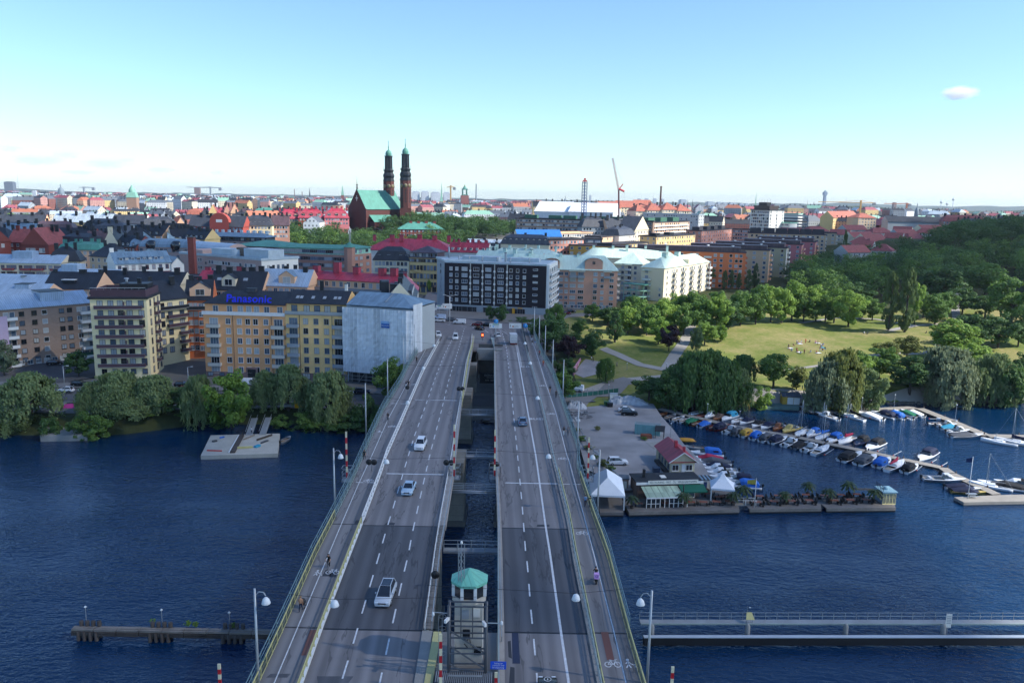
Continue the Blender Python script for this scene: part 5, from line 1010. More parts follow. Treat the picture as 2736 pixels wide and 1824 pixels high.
def tower(px,Y,ytop):
 p=atY(px,480,Y);zt=atY(px,ytop,Y).z;g=24;o=ob('bell_tower',None,b.root)
 loc=Vector((p.x,p.y,g));o.matrix_parent_inverse=Matrix.Identity(4);m=Matrix.Translation(b.root.location)@Matrix.Rotation(b.rz,4,'Z');o.location=m.inverted()@loc;o.rotation_euler=(0,0,R(8)-b.rz)
 k=(zt-g)/84.0;w=5.0;z=lambda v:v*k
 oct_=lambda r,ph=R(22.5):[(r*math.cos(ph+math.pi*i/4),r*math.sin(ph+math.pi*i/4))for i in range(8)]
 MB().prism([(-w,-w),(w,-w),(w,w),(-w,w)],-3,z(24),RB2).prism(oct_(w*1.06),z(24),z(48),RB2).build('shaft',o)
 MB().lathe([(5.6,48),(5.0,50.5),(5.5,52.5),(5.3,54),(4.3,55.5),(4.6,57.5),(4.0,59)]and[(r,z(h))for r,h in[(5.6,48),(4.9,50.5),(5.5,52.5),(5.2,54),(4.2,55.5),(4.7,57.5),(3.7,59)]],DKCOP,(0,0,0),8,False,R(22.5)).build('bulb_stage',o)
 MB().prism(oct_(3.5),z(59),z(70),DKCOP,None,True,.93).build('lantern',o);MB().prism(oct_(3.9),z(69.6),z(70.4),DKCOP).build('lantern_cornice',o)
 for i in range(8):
  a=R(22.5)+math.pi*i/4;MB().tube((3.5*math.cos(a),3.5*math.sin(a),z(59)),(3.3*math.cos(a),3.3*math.sin(a),z(70.4)),.3,DKCOP,5).build('lantern_rib',o)
  MB().tube((4.9*math.cos(a),4.9*math.sin(a),z(57)),(4.9*math.cos(a),4.9*math.sin(a),z(61)),.18,DKCOP,4,.05).build('pinnacle',o);MB().tube((3.9*math.cos(a),3.9*math.sin(a),z(70)),(3.9*math.cos(a),3.9*math.sin(a),z(72.5)),.14,DKCOP,4,.04).build('pinnacle',o)
 MB().lathe([(2.6,z(70)),(2.9,z(72)),(2.5,z(74)),(1.3,z(75.2)),(.5,z(76)),(.35,z(78)),(.6,z(78.5)),(.3,z(79)),(.12,z(84)),(0,z(84.2))],COPPER,(0,0,0),10).build('spire',o)
 MB().tube((-.9,0,z(82.6)),(.9,0,z(82.6)),.14,COPPER,4).build('spire_cross',o)
 for ang in(-90,-45,-135,0):
  a=R(ang);c=(math.cos(a),math.sin(a));r=w*.99;face=MB().lathe([(1.7,0),(1.7,.15),(0,.16)],mat('clock_face','#6d6a55',.6,var=.1),(0,0,0),16).build('clock_face',o)
  face.location=(c[0]*r,c[1]*r,z(43.5));face.rotation_euler=Vector((*c,0)).to_track_quat('Z','Y').to_euler()
  hd=MB().box(-.1,.1,-1.4,.3,.17,.22,mat('gold_leaf','#b99a4a',.4,.6)).box(-.1,1.0,-.1,.1,.23,.27,mat('gold_leaf','#b99a4a',.4,.6)).build('clock_hands',face)
  for h in range(5):
   MB().box(-.55,.55,-.05,.05,0,1.5,BLACKM).build('louvre',o,(c[0]*(r+.02),c[1]*(r+.02),z(29+2.4*h)),a+math.pi/2)
tower(893.5,742,323);tower(931.8,728,317.6)
b=bld('vicarage','brick vicarage with a green copper hip roof and four chimneys below the church',(914,526,650),(1020,655),22,20,REDBR,('hip',5.5,COPPER));grid(b,'F',12,2);[chim(b,b.W*u,9,2.4,1.6,3,REDBR,b.H+3.4)for u in(.28,.45,.62,.8)]
p=atY(804,560,520);t=thing('mobile_mast','grey lattice antenna mast standing on the office roof left of the church hill','mast',(p.x,p.y,p.z));zt=atY(804,526,520).z-p.z
q=MB()
for sx,sy in((-.4,-.4),(.4,-.4),(.4,.4),(-.4,.4)):q.tube((sx,sy,-18),(sx,sy,zt),.1,STEEL,4)
for i in range(int(zt/1)):q.tube((-.4,-.4,i),(.4,-.4,i+1),.06,STEEL,3)
q.build('lattice',t);[MB().box(-.2,.2,-.15,.15,0,2.4,WHITE).build('antenna',t,(x,-.6,zt-3+k))for k,x in enumerate((-.7,.7,0))]
# ================================================================ landmarks on the skyline
def spire(label,px,ytop,ybase,Y,wpx,kind,m1,m2,name='church_spire',cat='tower'):
 g=atY(px,ybase,Y);zt=atY(px,ytop,Y).z;z0=min(g.z,12);w=wpx*KPX*Y/FPX;H=zt-z0;t=thing(name,label,cat,(g.x,g.y,z0),R(10))
 S=lambda w_:[(-w_/2,-w_/2),(w_/2,-w_/2),(w_/2,w_/2),(-w_/2,w_/2)]
 if kind=='spire':MB().prism(S(w),0,H*.55,m1).build('shaft',t);MB().prism(S(w*1.05),H*.55,H,m2,None,True,.03).build('spire',t)
 if kind=='needle':MB().prism(S(w),0,H*.35,m1).build('shaft',t);MB().prism(S(w),H*.35,H*.5,m2,None,True,.5).prism(S(w*.5),H*.5,H,m2,None,True,.04).build('spire',t)
 if kind=='dome':MB().prism(S(w*1.2),0,H*.45,m1).build('drum',t);MB().lathe([(w*.55,H*.45),(w*.55,H*.55),(w*.48,H*.66),(w*.3,H*.77),(w*.1,H*.8),(w*.1,H*.93),(0,H)],m2,(0,0,0),14).build('dome',t)
 if kind=='slab':MB().prism(S(w),0,H,m1).build('shaft',t);MB().prism(S(w*.7),H,H+3,m2).build('roof_plant',t)
 if kind=='chimney':MB().lathe([(w*.5,0),(w*.36,H*.96),(w*.42,H*.97),(w*.42,H),(0,H)],m1,(0,0,0),12).build('shaft',t)
 if kind=='hall':
  MB().prism(S(w),0,H*.66,m1,None,True,.94).build('shaft',t);q=MB()
  for x,y in S(w*.5):q.tube((x,y,H*.66),(x,y,H*.85),w*.07,m2,6)
  q.prism(S(w*.72),H*.66,H*.69,m2).prism(S(w*.7),H*.83,H*.86,m2).lathe([(w*.3,H*.86),(w*.12,H*.93),(0,H)],m2,(0,0,0),8).build('lantern',t)
  MB().lathe([(0,H*.93),(w*.1,H*.95),(0,H*.98)],mat('gold_leaf','#b99a4a',.4,.6),(0,0,0),8).build('gold_crowns',t)
 if kind=='green_roof':
  MB().prism(S(w),0,H*.6,m1).build('shaft',t);MB().prism(S(w*1.06),H*.6,H*.76,m2,None,True,.72).lathe([(w*.36,H*.76),(w*.36,H*.84),(w*.2,H*.9),(w*.12,H*.95),(0,H)],m2,(0,0,0),10).build('roof',t)
 if kind=='mast':MB().tube((0,0,0),(0,0,H),w*.5,m1,5,w*.2).build('pole',t)
 if kind=='tv':MB().prism(S(w),0,H*.72,m1,None,True,.8).build('shaft',t);MB().prism(S(w*1.25),H*.72,H*.86,m2).prism(S(w*.6),H*.86,H*.92,m1).tube((0,0,H*.92),(0,0,H),w*.12,m1,5,w*.03).build('head',t)
 if kind=='ride':MB().tube((0,0,0),(0,0,H),w*.22,m1,6,w*.12).build('shaft',t);MB().lathe([(w*.6,0),(w*.7,w*.6),(w*.2,w*1.3)],m2,(0,0,H*.8),10).build('gondola_ring',t)
 return t
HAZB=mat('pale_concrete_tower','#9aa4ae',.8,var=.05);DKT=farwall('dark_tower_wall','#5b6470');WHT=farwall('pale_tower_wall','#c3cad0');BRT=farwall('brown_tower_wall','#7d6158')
spire('dark flat-topped tower block at the far left of the skyline',24,418,434,5200,18,'slab',DKT,DKT,'tower_block')
spire('thin red and white radio mast beside the dark tower block',43,404,440,5200,.9,'mast',mat('mast_grey','#8b8f95',.6),None,'radio_mast')
spire('grey dome with tall lantern on the far left skyline',141,422,452,3000,13,'dome',WHT,mat('grey_lead','#6f7c84',.6),'domed_church')
spire('pair of pale stone towers, the right one',145+24,447,470,2600,7,'slab',WHT,WHT,'stone_tower');spire('pale stone gate tower left of the grey dome',82,440,470,2600,8,'slab',WHT,WHT,'stone_tower')
spire('brown-pink tower with green copper roof and lantern left of the skyline centre',305.5,424,470,1500,21,'green_roof',mat('brown_pink_stone','#9a7a66',.8,var=.1),mat('pale_copper','#7fae9a',.6),'copper_roofed_tower')
spire('brown tower block standing alone between the green-roofed tower and the church',454,431,446,5000,12,'slab',BRT,BRT,'tower_block')
spire('stepped dark brick church tower left of the church',711.5,430,455,3600,7,'needle',REDBR,mat('dark_slate_spire','#4d4f55',.6));spire('slim green church spire left of the church nave',787,425,455,3000,6.5,'spire',REDBR,mat('pale_copper','#7fae9a',.6))
spire('thin chimney between the towers left of the church',676.5,434,448,4500,2.2,'chimney',BRT,None,'chimney');spire('short chimney just left of the brick church tower',694,440,449,4500,2.2,'chimney',BRT,None,'chimney')
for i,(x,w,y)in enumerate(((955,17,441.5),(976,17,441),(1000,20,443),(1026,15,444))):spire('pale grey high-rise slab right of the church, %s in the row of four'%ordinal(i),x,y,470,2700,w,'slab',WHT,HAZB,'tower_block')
spire('slender green church spire between the pale high-rises',1014,419,470,2500,8,'needle',REDBR,mat('pale_copper','#7fae9a',.6));spire('red brick city hall tower with open green lantern and gilded crowns',1067,423,485,1900,18,'hall',mat('hall_brick','#8a5650',.8,var=.1),mat('hall_copper','#4f8577',.6),'city_hall_tower')
spire('tall thin grey chimney right of the city hall tower',1093.5,422.5,456,3200,3.4,'chimney',mat('grey_blue_concrete','#7d8792',.8),None,'chimney')
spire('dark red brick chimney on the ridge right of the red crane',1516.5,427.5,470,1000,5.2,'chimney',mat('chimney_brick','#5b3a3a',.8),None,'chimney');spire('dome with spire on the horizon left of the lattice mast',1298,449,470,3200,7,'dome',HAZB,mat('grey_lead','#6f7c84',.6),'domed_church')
spire('thin lookout mast with a ball left of the brick chimney',1500,440,468,1500,1.2,'ride',STEEL,STEEL,'lookout_mast');spire('pointed black turret roof left of the brick chimney',1494,461,476,950,8,'spire',BLACKM,BLACKM,'turret')
spire('green needle spire behind the white office tower',1734,441,490,1300,6,'needle',GREYP,mat('pale_copper','#7fae9a',.6));spire('dark double spire on the skyline left of the park trees',1579,457,480,1500,7,'needle',REDBR,mat('dark_slate_spire','#4d4f55',.6));spire('dark needle spire right of the double spire',1590,457,480,1500,3,'spire',REDBR,mat('dark_slate_spire','#4d4f55',.6))
spire('tall square television tower on the right skyline',1892.5,434,474,5200,6.2,'tv',mat('blue_grey_tower','#6d7f93',.8),mat('blue_grey_tower','#6d7f93',.8),'television_tower')
spire('yellow domed church with lantern on the right skyline',2105,465,492,1700,9,'dome',YELLOW,mat('grey_lead','#6f7c84',.6),'domed_church')
for i,(x,y)in enumerate(((2159.5,458),(2173.5,463),(2186.5,450))):spire('thin amusement park tower on the right skyline, %s of three'%ordinal(i),x,y,487,3000,4,'ride',mat('ride_tower','#a9b4bd',.6),STEEL,'ride_tower')
spire('brown round-topped block on the right horizon',2053.5,466,475,4200,7,'slab',BRT,BRT,'tower_block');spire('thin white mast left of the yellow tower crane',1942.5,452.5,472,3500,1,'mast',STEEL,None,'radio_mast');spire('thin mast on the ridge right of the white office tower',1854.5,459,470,2500,1.2,'mast',BLACKM,None,'radio_mast');spire('dark needle spire left of the television tower',1869,462,472,2500,3,'spire',REDBR,mat('dark_slate_spire','#4d4f55',.6))
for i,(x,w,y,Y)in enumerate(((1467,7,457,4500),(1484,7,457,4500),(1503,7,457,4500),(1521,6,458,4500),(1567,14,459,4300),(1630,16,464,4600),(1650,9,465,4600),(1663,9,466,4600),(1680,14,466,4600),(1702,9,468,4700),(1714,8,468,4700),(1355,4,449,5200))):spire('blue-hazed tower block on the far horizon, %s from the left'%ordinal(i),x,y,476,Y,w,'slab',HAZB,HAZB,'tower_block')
def crane(label,x,ybase,ytop,Y,jib,cj,m,tip=None):
 p=atY(x,ybase,Y);zt=atY(x,ytop,Y).z;z0=min(p.z,20);H=zt-z0;t=thing('tower_crane',label,'crane',(p.x,p.y,z0));k=Y/900
 MB().cbox((0,0,0),(1.6*k,1.6*k,H),m).build('mast',t)
 q=MB().tube((-jib,0,H*.93),(cj,0,H*.93),.5*k,m,4);q.tube((-jib*.6,0,H*.93),(0,0,H),.2*k,m,3).tube((cj*.9,0,H*.93),(0,0,H),.2*k,m,3);q.build('jib',t);MB().cbox((cj*.9,0,H*.93-3*k),(3*k,2*k,3*k),GREYP).build('counterweight',t)
YC=mat('yellow_crane','#c79a5a',.6,var=.1)
crane('yellow tower crane with long level jib on the right skyline',1975.5,485,460,1100,58,20,YC);crane('pale distant tower crane on the left skyline',193,442,429,4500,26,60,mat('grey_crane','#8f969c',.6));crane('pale distant tower crane right of the lone brown tower block',484,447,429,4500,130,60,mat('grey_crane','#8f969c',.6));crane('small yellow crane right of the pale high-rises',1035,470,426,2400,12,12,YC);crane('tiny red crane beside the yellow domed church',2082,478,466,2500,70,10,mat('red_crane','#b0603a',.6))
RDC=mat('crane_red','#b8263a',.5,var=.1);BLM=mat('blue_lattice','#3c5a86',.5,var=.1)
def lattice(q,a,b2,w,m,n):
 a,b2=Vector(a),Vector(b2);d=(b2-a);e=d.orthogonal().normalized();f=d.normalized().cross(e);C4=[e*w+f*w,e*w-f*w,-e*w-f*w,-e*w+f*w]
 for c in C4:q.tube(a+c,b2+c,w*.22,m,4)
 for i in range(n):
  for j in range(4):q.tube(a+d*(i/n)+C4[j],a+d*((i+1)/n)+C4[(j+1)%4],w*.13,m,3)
Yc=690;p0,p1,p2=atY(1424.5,506,Yc),atY(1421,436,Yc),atY(1407,363,Yc);t=thing('luffing_crane','red and white luffing crane with its jib raised steeply above the white tents','crane',(p0.x,p0.y,18))
T=lambda p:(p.x-p0.x,p.y-p0.y,p.z-18)
MB().tube((0,0,0),T(p1),.85,mat('dark_red_mast','#5e2b38',.6),4).build('mast',t);q=MB();lattice(q,T(p1),T(p2),.6,mat('crane_pale_red','#b9898e',.5),20);q.build('jib',t)
a,c=Vector(T(p1)),Vector(T(atY(1431,423,Yc)));q=MB().tube(a,c,.5,RDC,4).tube(c,Vector(T(p2)),.1,STEEL,3).tube(a+Vector((0,0,1)),Vector(T(atY(1434,440,Yc))),.9,RDC,5);q.build('counter_jib',t);MB().tube(Vector(T(atY(1434,440,Yc))),Vector(T(atY(1433.5,455,Yc))),.12,STEEL,3).build('cable',t)
p0=atY(1340.5,500,700);zt=atY(1340.5,412,700).z;t=thing('lattice_mast','blue lattice crane mast without jib, its red top platform above the white tents','mast',(p0.x,p0.y,18));q=MB();lattice(q,(0,0,0),(0,0,zt-20),1.5,BLM,22);q.build('lattice',t);MB().cbox((0,0,zt-20),(3.6,3.6,1.2),RDC).cbox((0,0,zt-18.6),(1.6,1.6,1.6),RDC).build('top_platform',t)
# ================================================================ terraced red-tiled houses on the right hillside
TER=[(1790,1835,553),(1800,1850,535),(1838,1872,540),(1858,1905,531),(1905,1950,538),(1945,1992,528),(1952,1995,556),(1990,2035,550),(2030,2070,546),(2005,2052,535),(2050,2092,531),(2065,2110,539),(2100,2150,535),(2120,2170,528),(1955,2002,566),(1998,2050,561),(2045,2085,556),(1948,2000,580),(2000,2048,575),(1960,2010,545),(2140,2180,541),(2088,2130,548)]
for i,(x0,x1,y)in enumerate(TER):
 Y=620-(y-556)*4.2;h0=atY(x0,y,Y).z
 b=bld('terraced_house','%s terraced house with red tiled roof, %s from the left on the slope'%(['white','cream','grey'][i%3],ordinal(sum(q_[0]+i_*.01<x0+i*.01 for i_,q_ in enumerate(TER)))),(x0,y,Y),(x1,Y+(8 if i%2 else-8)),max(8,h0-14),12,[OFFW,CREAM,GREYW][i%3],('gable' if i%3 else 'hip',4.4,REDTILE),'terraced houses on the right hillside');grid(b,'F',5,2,1.3,1.4,'2',None,1.5,.7,2.9)
b=blk('tall beige apartment block with a brown roof among the terraced houses',(1972,500,880),(2013,885),18,20,BEIGE,('hip',5,TILE),6,8);b=blk('long sunlit row of yellow and peach houses behind the terraced houses',(1914,500,900),(1972,1000),18,14,YELLOW,('gable',7,TILE),20,6)
b=simple('street_house','peach house with black mansard at the foot of the right-hand hill',(2197,520,800),(2268,790),20,14,PEACH,('mansard',8,SLATE2),12,3,6);b=simple('street_house','long house with brown-red roof behind the peach mansard house',(2165,508,880),(2262,870),20,14,PINKBR,('mansard',7,REDTILE),14,3,6);b=simple('street_house','house with black and crimson roof at the right edge behind the trees',(2285,517,800),(2380,790),22,14,PINKBR,('mansard',9,SLATE2),12,3,6);b=simple('black_hall','long low hall with a black roof above the terraced houses',(2040,509,900),(2170,900),18,16,GREYW,('gable',6,SLATE),0,3,0)
# ================================================================ the far city: about 300 houses singly, the rest as one mass
FW={n:farwall('far_%s_wall'%n,c)for n,c in dict(white='#d9dcdd',cream='#d6cbb2',yellow='#cbb077',peach='#cba184',pink='#b98a80',brick='#86534a',grey='#9aa0a4').items()}
FR={n:mat('far_%s_roof'%n,c,.6,var=.15,scale=.1)for n,c in dict(black='#2c2f36',grey='#5b626b',red='#8f4a52',orange='#a5664d',green='#7fa894',silver='#a8b6c0').items()}
fr_=random.Random(21)
WN,RN=['white','white','cream','cream','yellow','peach','pink','brick','grey'],['black','black','black','grey','grey','red','red','orange','green','silver']
def far_mesh(w,d,h,rh,wn,rn,kind,q=None,T=None):
 q=q or MB();T=T or(lambda x,y,z:(x,y,z));n0=len(q.v)
 for a,c in(((-w/2,-d/2),(w/2,-d/2)),((w/2,-d/2),(w/2,d/2)),((-w/2,d/2),(-w/2,-d/2))):L=math.hypot(c[0]-a[0],c[1]-a[1]);q.face([T(*a,-8),T(*c,-8),T(*c,h),T(*a,h)],FW[wn],[(0,-8),(L,-8),(L,h),(0,h)])
 m=FR[rn];i=0 if kind else min(w,d)*.4;uv4=[(0,0)]*4
 q.face([T(-w/2,-d/2,h),T(w/2,-d/2,h),T(w/2-i,0,h+rh),T(-w/2+i,0,h+rh)],m,uv4);q.face([T(w/2,d/2,h),T(-w/2,d/2,h),T(-w/2+i,0,h+rh),T(w/2-i,0,h+rh)],m,uv4)
 for s in(-1,1):q.face([T(s*w/2,-s*-d/2,h),T(s*w/2,-s*d/2,h),T(s*(w/2-i),0,h+rh)][::1 if s<0 else-1],FW[wn]if kind else m,[(0,0),(d,0),(d/2,rh)])
 for k in range(3):x=w*(-.3+.3*k);q.face([T(x,-1,h+rh*.5),T(x+1.6,-1,h+rh*.5),T(x+1.6,-1,h+rh+2),T(x,-1,h+rh+2)],FR['black'],uv4);q.face([T(x,-1,h+rh+2),T(x+1.6,-1,h+rh+2),T(x+1.6,.4,h+rh+2),T(x,.4,h+rh+2)],FR['black'],uv4)
 return q
def zone(px):
 return 'left of the grey dome' if px<125 else 'between the grey dome and the green-roofed tower' if px<290 else 'right of the green-roofed tower' if px<450 else 'right of the lone brown tower block' if px<640 else 'just left of the church' if px<830 else 'between the church and the city hall tower' if px<1075 else 'right of the city hall tower' if px<1230 else 'behind the white tents' if px<1460 else 'left of the white office tower' if px<1730 else 'near the television tower' if px<1920 else 'below the yellow crane' if px<2040 else 'near the yellow domed church' if px<2140 else 'below the amusement park towers'
cells=[]
for Y in[640*1.055**i for i in range(40)]:
 x=-Y*.72
 while x<Y*.72:
  w=fr_.uniform(16,40)*(1 if Y<2000 else 1.4);cells.append((x+w/2,Y+fr_.uniform(-.04,.04)*Y,w));x+=w*fr_.uniform(1.02,1.3)
mass=MB();nf=0
for x,Y,w in cells:
 g=height(x,Y)if Y<3000 else 10;h=fr_.uniform(11,19);px,py=proj((x,Y,g+h));d=fr_.uniform(12,16)
 if fr_.random()<.22:continue
 if Y<1000 and(780<px<1180 or px>2140):continue # church hill, right-hand wooded hill
 if Y<760 and(1180<px<1760 or px<700 or px>1700):continue
 if Y<900 and(1480<px<2300):continue
 if Y<1100 and px<270 and Y>700:continue # the green park on the left
 if Y>2200 and px>1500:continue
 wn,rn=fr_.choice(WN),fr_.choice(RN);rz=fr_.choice((0,R(90),R(20),R(-25),R(45)))+fr_.uniform(-.1,.1);rh=fr_.uniform(3.5,7.5);k=fr_.random()<.6
 g=min(g,22)if Y>1000 else g;h+=(6 if Y>1500 else 0);g+=(8 if Y>1500 else 0)
 if nf<290 and-30<px<2382 and fr_.random()<.32:
  lab_='%s%s %s house, %s roof, %s'%('small ' if w<20 else 'long ' if w>32 else '','gabled' if k else 'hipped',wn,rn,zone(px));o=far_mesh(w,d,h,rh,wn,rn,k).build('city_house',None,(x,Y,g),rz);tag(o,lab_,'house','distant city houses');nf+=1
 else:
  c,s=math.cos(rz),math.sin(rz);far_mesh(w,d,h,rh,wn,rn,k,mass,lambda a,b_,e,x=x,Y=Y,g=g,c=c,s=s:(x+a*c-b_*s,Y+a*s+b_*c,g+e))
stuff(mass.build('city_houses_mass'))
# ================================================================ trees
def leaf(name,c,c2,tr=.35):
 t=NT(name);oi=t.new('ObjectInfo');n=t.noise(1.3,3);wn_=t.new('TexWhiteNoise',noise_dimensions='3D');g=t.new('NewGeometry')
 f=t.math('ADD',t.math('MULTIPLY',n,.6),t.math('MULTIPLY',oi.outputs['Random'],.35));f=t.math('ADD',f,t.math('MULTIPLY',g.outputs['Random Per Island'],.3))
 col=t.ramp(f,[(.25,c),(.85,c2)]);t.base(col);t.set(.6,0,.25)
 tl=t.new('BsdfTranslucent');t.lk(t.mixc(.5,col,scl(c2,1.3)),tl.inputs[0]);mx=t.new('MixShader');mx.inputs[0].default_value=tr
 t.lk(t.b.outputs[0],mx.inputs[1]);t.lk(tl.outputs[0],mx.inputs[2]);t.lk(mx.outputs[0],t.out.inputs[0]);return t.m
LM=dict(mid=leaf('leaves_mid_green',(0.059,0.123,0.028),(0.148,0.251,0.055)),dark=leaf('leaves_dark_green',(0.039,0.088,0.029),(0.095,0.177,0.050)),bright=leaf('leaves_fresh_green',(0.109,0.198,0.032),(0.251,0.371,0.070)),
  willow=leaf('leaves_willow',(0.090,0.140,0.047),(0.205,0.269,0.111)),grey=leaf('leaves_grey_willow',(0.109,0.147,0.078),(0.239,0.283,0.160)),purple=leaf('leaves_purple',(0.016,0.008,0.012),(0.052,0.020,0.029),.15),olive=leaf('leaves_olive',(0.093,0.124,0.028),(0.203,0.225,0.065)),poplar=leaf('leaves_poplar',(0.049,0.095,0.030),(0.133,0.185,0.063)))
BARK=mat('bark',(.075,.062,.05),.9,var=.35,scale=2)
def crown_mesh(kind,seed,n):
 r=random.Random(seed);V,F=[],[]
 def leafq(p,nrm,s,long=1.0,down=None):
  a=nrm.orthogonal().normalized();a.rotate(Matrix.Rotation(r.random()*6.28,3,nrm));b_=nrm.cross(a)
  if down is not None:a=down;b_=nrm.cross(a).normalized()
  a=a*s*long;b_=b_*s;k=nrm*s*.25;i=len(V);V.extend(((p-a-b_),(p+a*.9-b_*.7+k),(p+a+b_),(p-a*.8+b_*.9-k)));F.append((i,i+1,i+2,i+3))
 def rv():
  while 1:
   v=Vector((r.uniform(-1,1),r.uniform(-1,1),r.uniform(-1,1)))
   if .05<v.length<1:return v.normalized()
 clumps=[]
 if kind in('round','spread','bush'):
  zc,rz_,rx={'round':(.50,.50,.5),'spread':(.58,.42,.5),'bush':(.46,.5,.5)}[kind]
  for i in range({'round':46,'spread':52,'bush':26}[kind]):
   d=rv();d.z=d.z*.9+.12;k=r.uniform(.55,.93)if r.random()<.8 else r.uniform(.1,.5);lump=1+.18*math.sin(3*math.atan2(d.y,d.x)+seed)+.12*math.sin(5*d.z+seed*2)
   c=Vector((d.x*rx*k*lump,d.y*rx*k*lump,zc+d.z*rz_*k));clumps.append((c,r.uniform(.10,.17),r.uniform(.06,.11)))
  for i in range(n):
   c,rx_,rz2=r.choice(clumps);d=rv();k=r.uniform(.7,1.05);p=c+Vector((d.x*rx_*k,d.y*rx_*k,d.z*rz2*k));nn=(d*.7+rv()*.55+Vector((0,0,.35))).normalized();leafq(p,nn,r.uniform(.012,.024))
 if kind=='willow':
  for i in range(110):
   a=r.random()*6.283;q_=math.sqrt(r.random());lob=.85+.15*math.sin(a*3+seed)+.1*math.sin(a*7+1);x,y=.47*q_*lob*math.cos(a),.47*q_*lob*math.sin(a);zt=.5+.5*math.sqrt(max(0,1-q_*q_))*r.uniform(.8,1);clumps.append((x,y,min(zt,r.uniform(.3,1))if q_>.6 else zt,r.uniform(.06,.11),r.uniform(.2,.46)))
  for i in range(n):
   x,y,zt,sp,dr=r.choice(clumps);t=r.random();o=Vector((x+r.gauss(0,sp*.55)*(1-.4*t)+x*t*.16,y+r.gauss(0,sp*.55)*(1-.4*t)+y*t*.16,max(.02,zt-dr*t*t+r.gauss(0,.012))));d=Vector((x,y,0));nn=(d.normalized()*.8+Vector((0,0,.7*(1-t)+.1))+rv()*.6).normalized();leafq(o,nn,r.uniform(.009,.015),r.uniform(1.3,2.6),Vector((r.uniform(-.35,.35),r.uniform(-.35,.35),-1)).normalized())
 if kind=='poplar':
  for i in range(70):
   z=r.uniform(.08,.98);w=.5*min(1,(z-.03)*5)*(1-max(0,z-.45)*1.45)**.75 if z<.99 else .05;a=r.random()*6.283;k=r.uniform(.3,.95)*w;clumps.append((Vector((k*math.cos(a),k*math.sin(a),z)),.11*(.5+w),.05))
  for i in range(n):
   c,rx_,rz2=r.choice(clumps);d=rv();p=c+Vector((d.x*rx_,d.y*rx_,d.z*rz2));leafq(p,(Vector((d.x,d.y,.5))+rv()*.6).normalized(),r.uniform(.018,.034),.55)
 if kind=='conifer':
  for i in range(n):z=r.random()**.8;w=.5*(1-z)*(.75+.35*math.sin(z*46))+.02;a=r.random()*6.283;k=math.sqrt(r.uniform(.3,1))*w;leafq(Vector((k*math.cos(a),k*math.sin(a),.06+z*.94)),(Vector((math.cos(a),math.sin(a),.8))+rv()*.5).normalized(),r.uniform(.018,.03))
 me=bpy.data.meshes.new('crown');me.from_pydata([tuple(v)for v in V],[],F);me.materials.append(LM['mid']);return me
def trunk_mesh(kind,seed):
 r=random.Random(seed);q=MB();top={'round':.55,'spread':.5,'willow':.6,'poplar':.85,'bush':.3,'conifer':.8}[kind];w={'poplar':.06,'bush':.02,'willow':.045}.get(kind,.032)
 q.tube((0,0,-.06),(0,0,top*.5),w,BARK,7,w*.75,False).tube((0,0,top*.5),(.01,0,top),w*.75,BARK,6,w*.3,False)
 if kind not in('poplar','conifer'):
  for i in range(7):a=i*.9+r.random();z=top*r.uniform(.45,.8);k=r.uniform(.2,.36);q.tube((0,0,z),(k*math.cos(a),k*math.sin(a),z+r.uniform(.1,.3)),w*.45,BARK,5,w*.12,False)
 return q.mesh('trunk')
CR={k:[(crown_mesh(k,s+11*j,n),trunk_mesh(k,s))for s in range(m)]for j,(k,m,n)in enumerate((('round',4,6000),('spread',2,6000),('willow',3,10500),('poplar',2,4200),('bush',2,3400),('conifer',1,2400)))}
CRS={k:[(crown_mesh(k,s+77,n),CR[k][0][1])for s in range(3)]for k,n in(('round',1500),)} # lighter crowns for trees far off
NAMES=dict(round='broadleaf_tree',spread='broadleaf_tree',willow='willow_tree',poplar='poplar_tree',bush='bush',conifer='conifer_tree');ntree=0
def plant(kind,p,H,w,lm,label,group=None,far=False,name=None):
 global ntree
 ntree+=1;me,tk=rnd.choice((CRS if far and kind in CRS else CR)[kind]);t=thing(name or NAMES[kind],label,'bush' if kind=='bush' else 'tree',p,rnd.random()*6.28,group);t.scale=(w,w*rnd.uniform(.9,1.1),H)
 c=ob('crown',me,t);objmat(c,LM[lm]);ob('trunk',tk,t);return t
def tr(kind,x,yb,yt,wpx,lm,label,z=None,name=None):
 p=ground(x,yb)if z is None else at(x,yb,z);zt=atY(x,yt,p.y).z;return plant(kind,p,max(1.5,(zt-p.z)*1.04),wpx*KPX*p.y/FPX*(1.0 if kind=='poplar' else 1.12),lm,label,None,False,name)
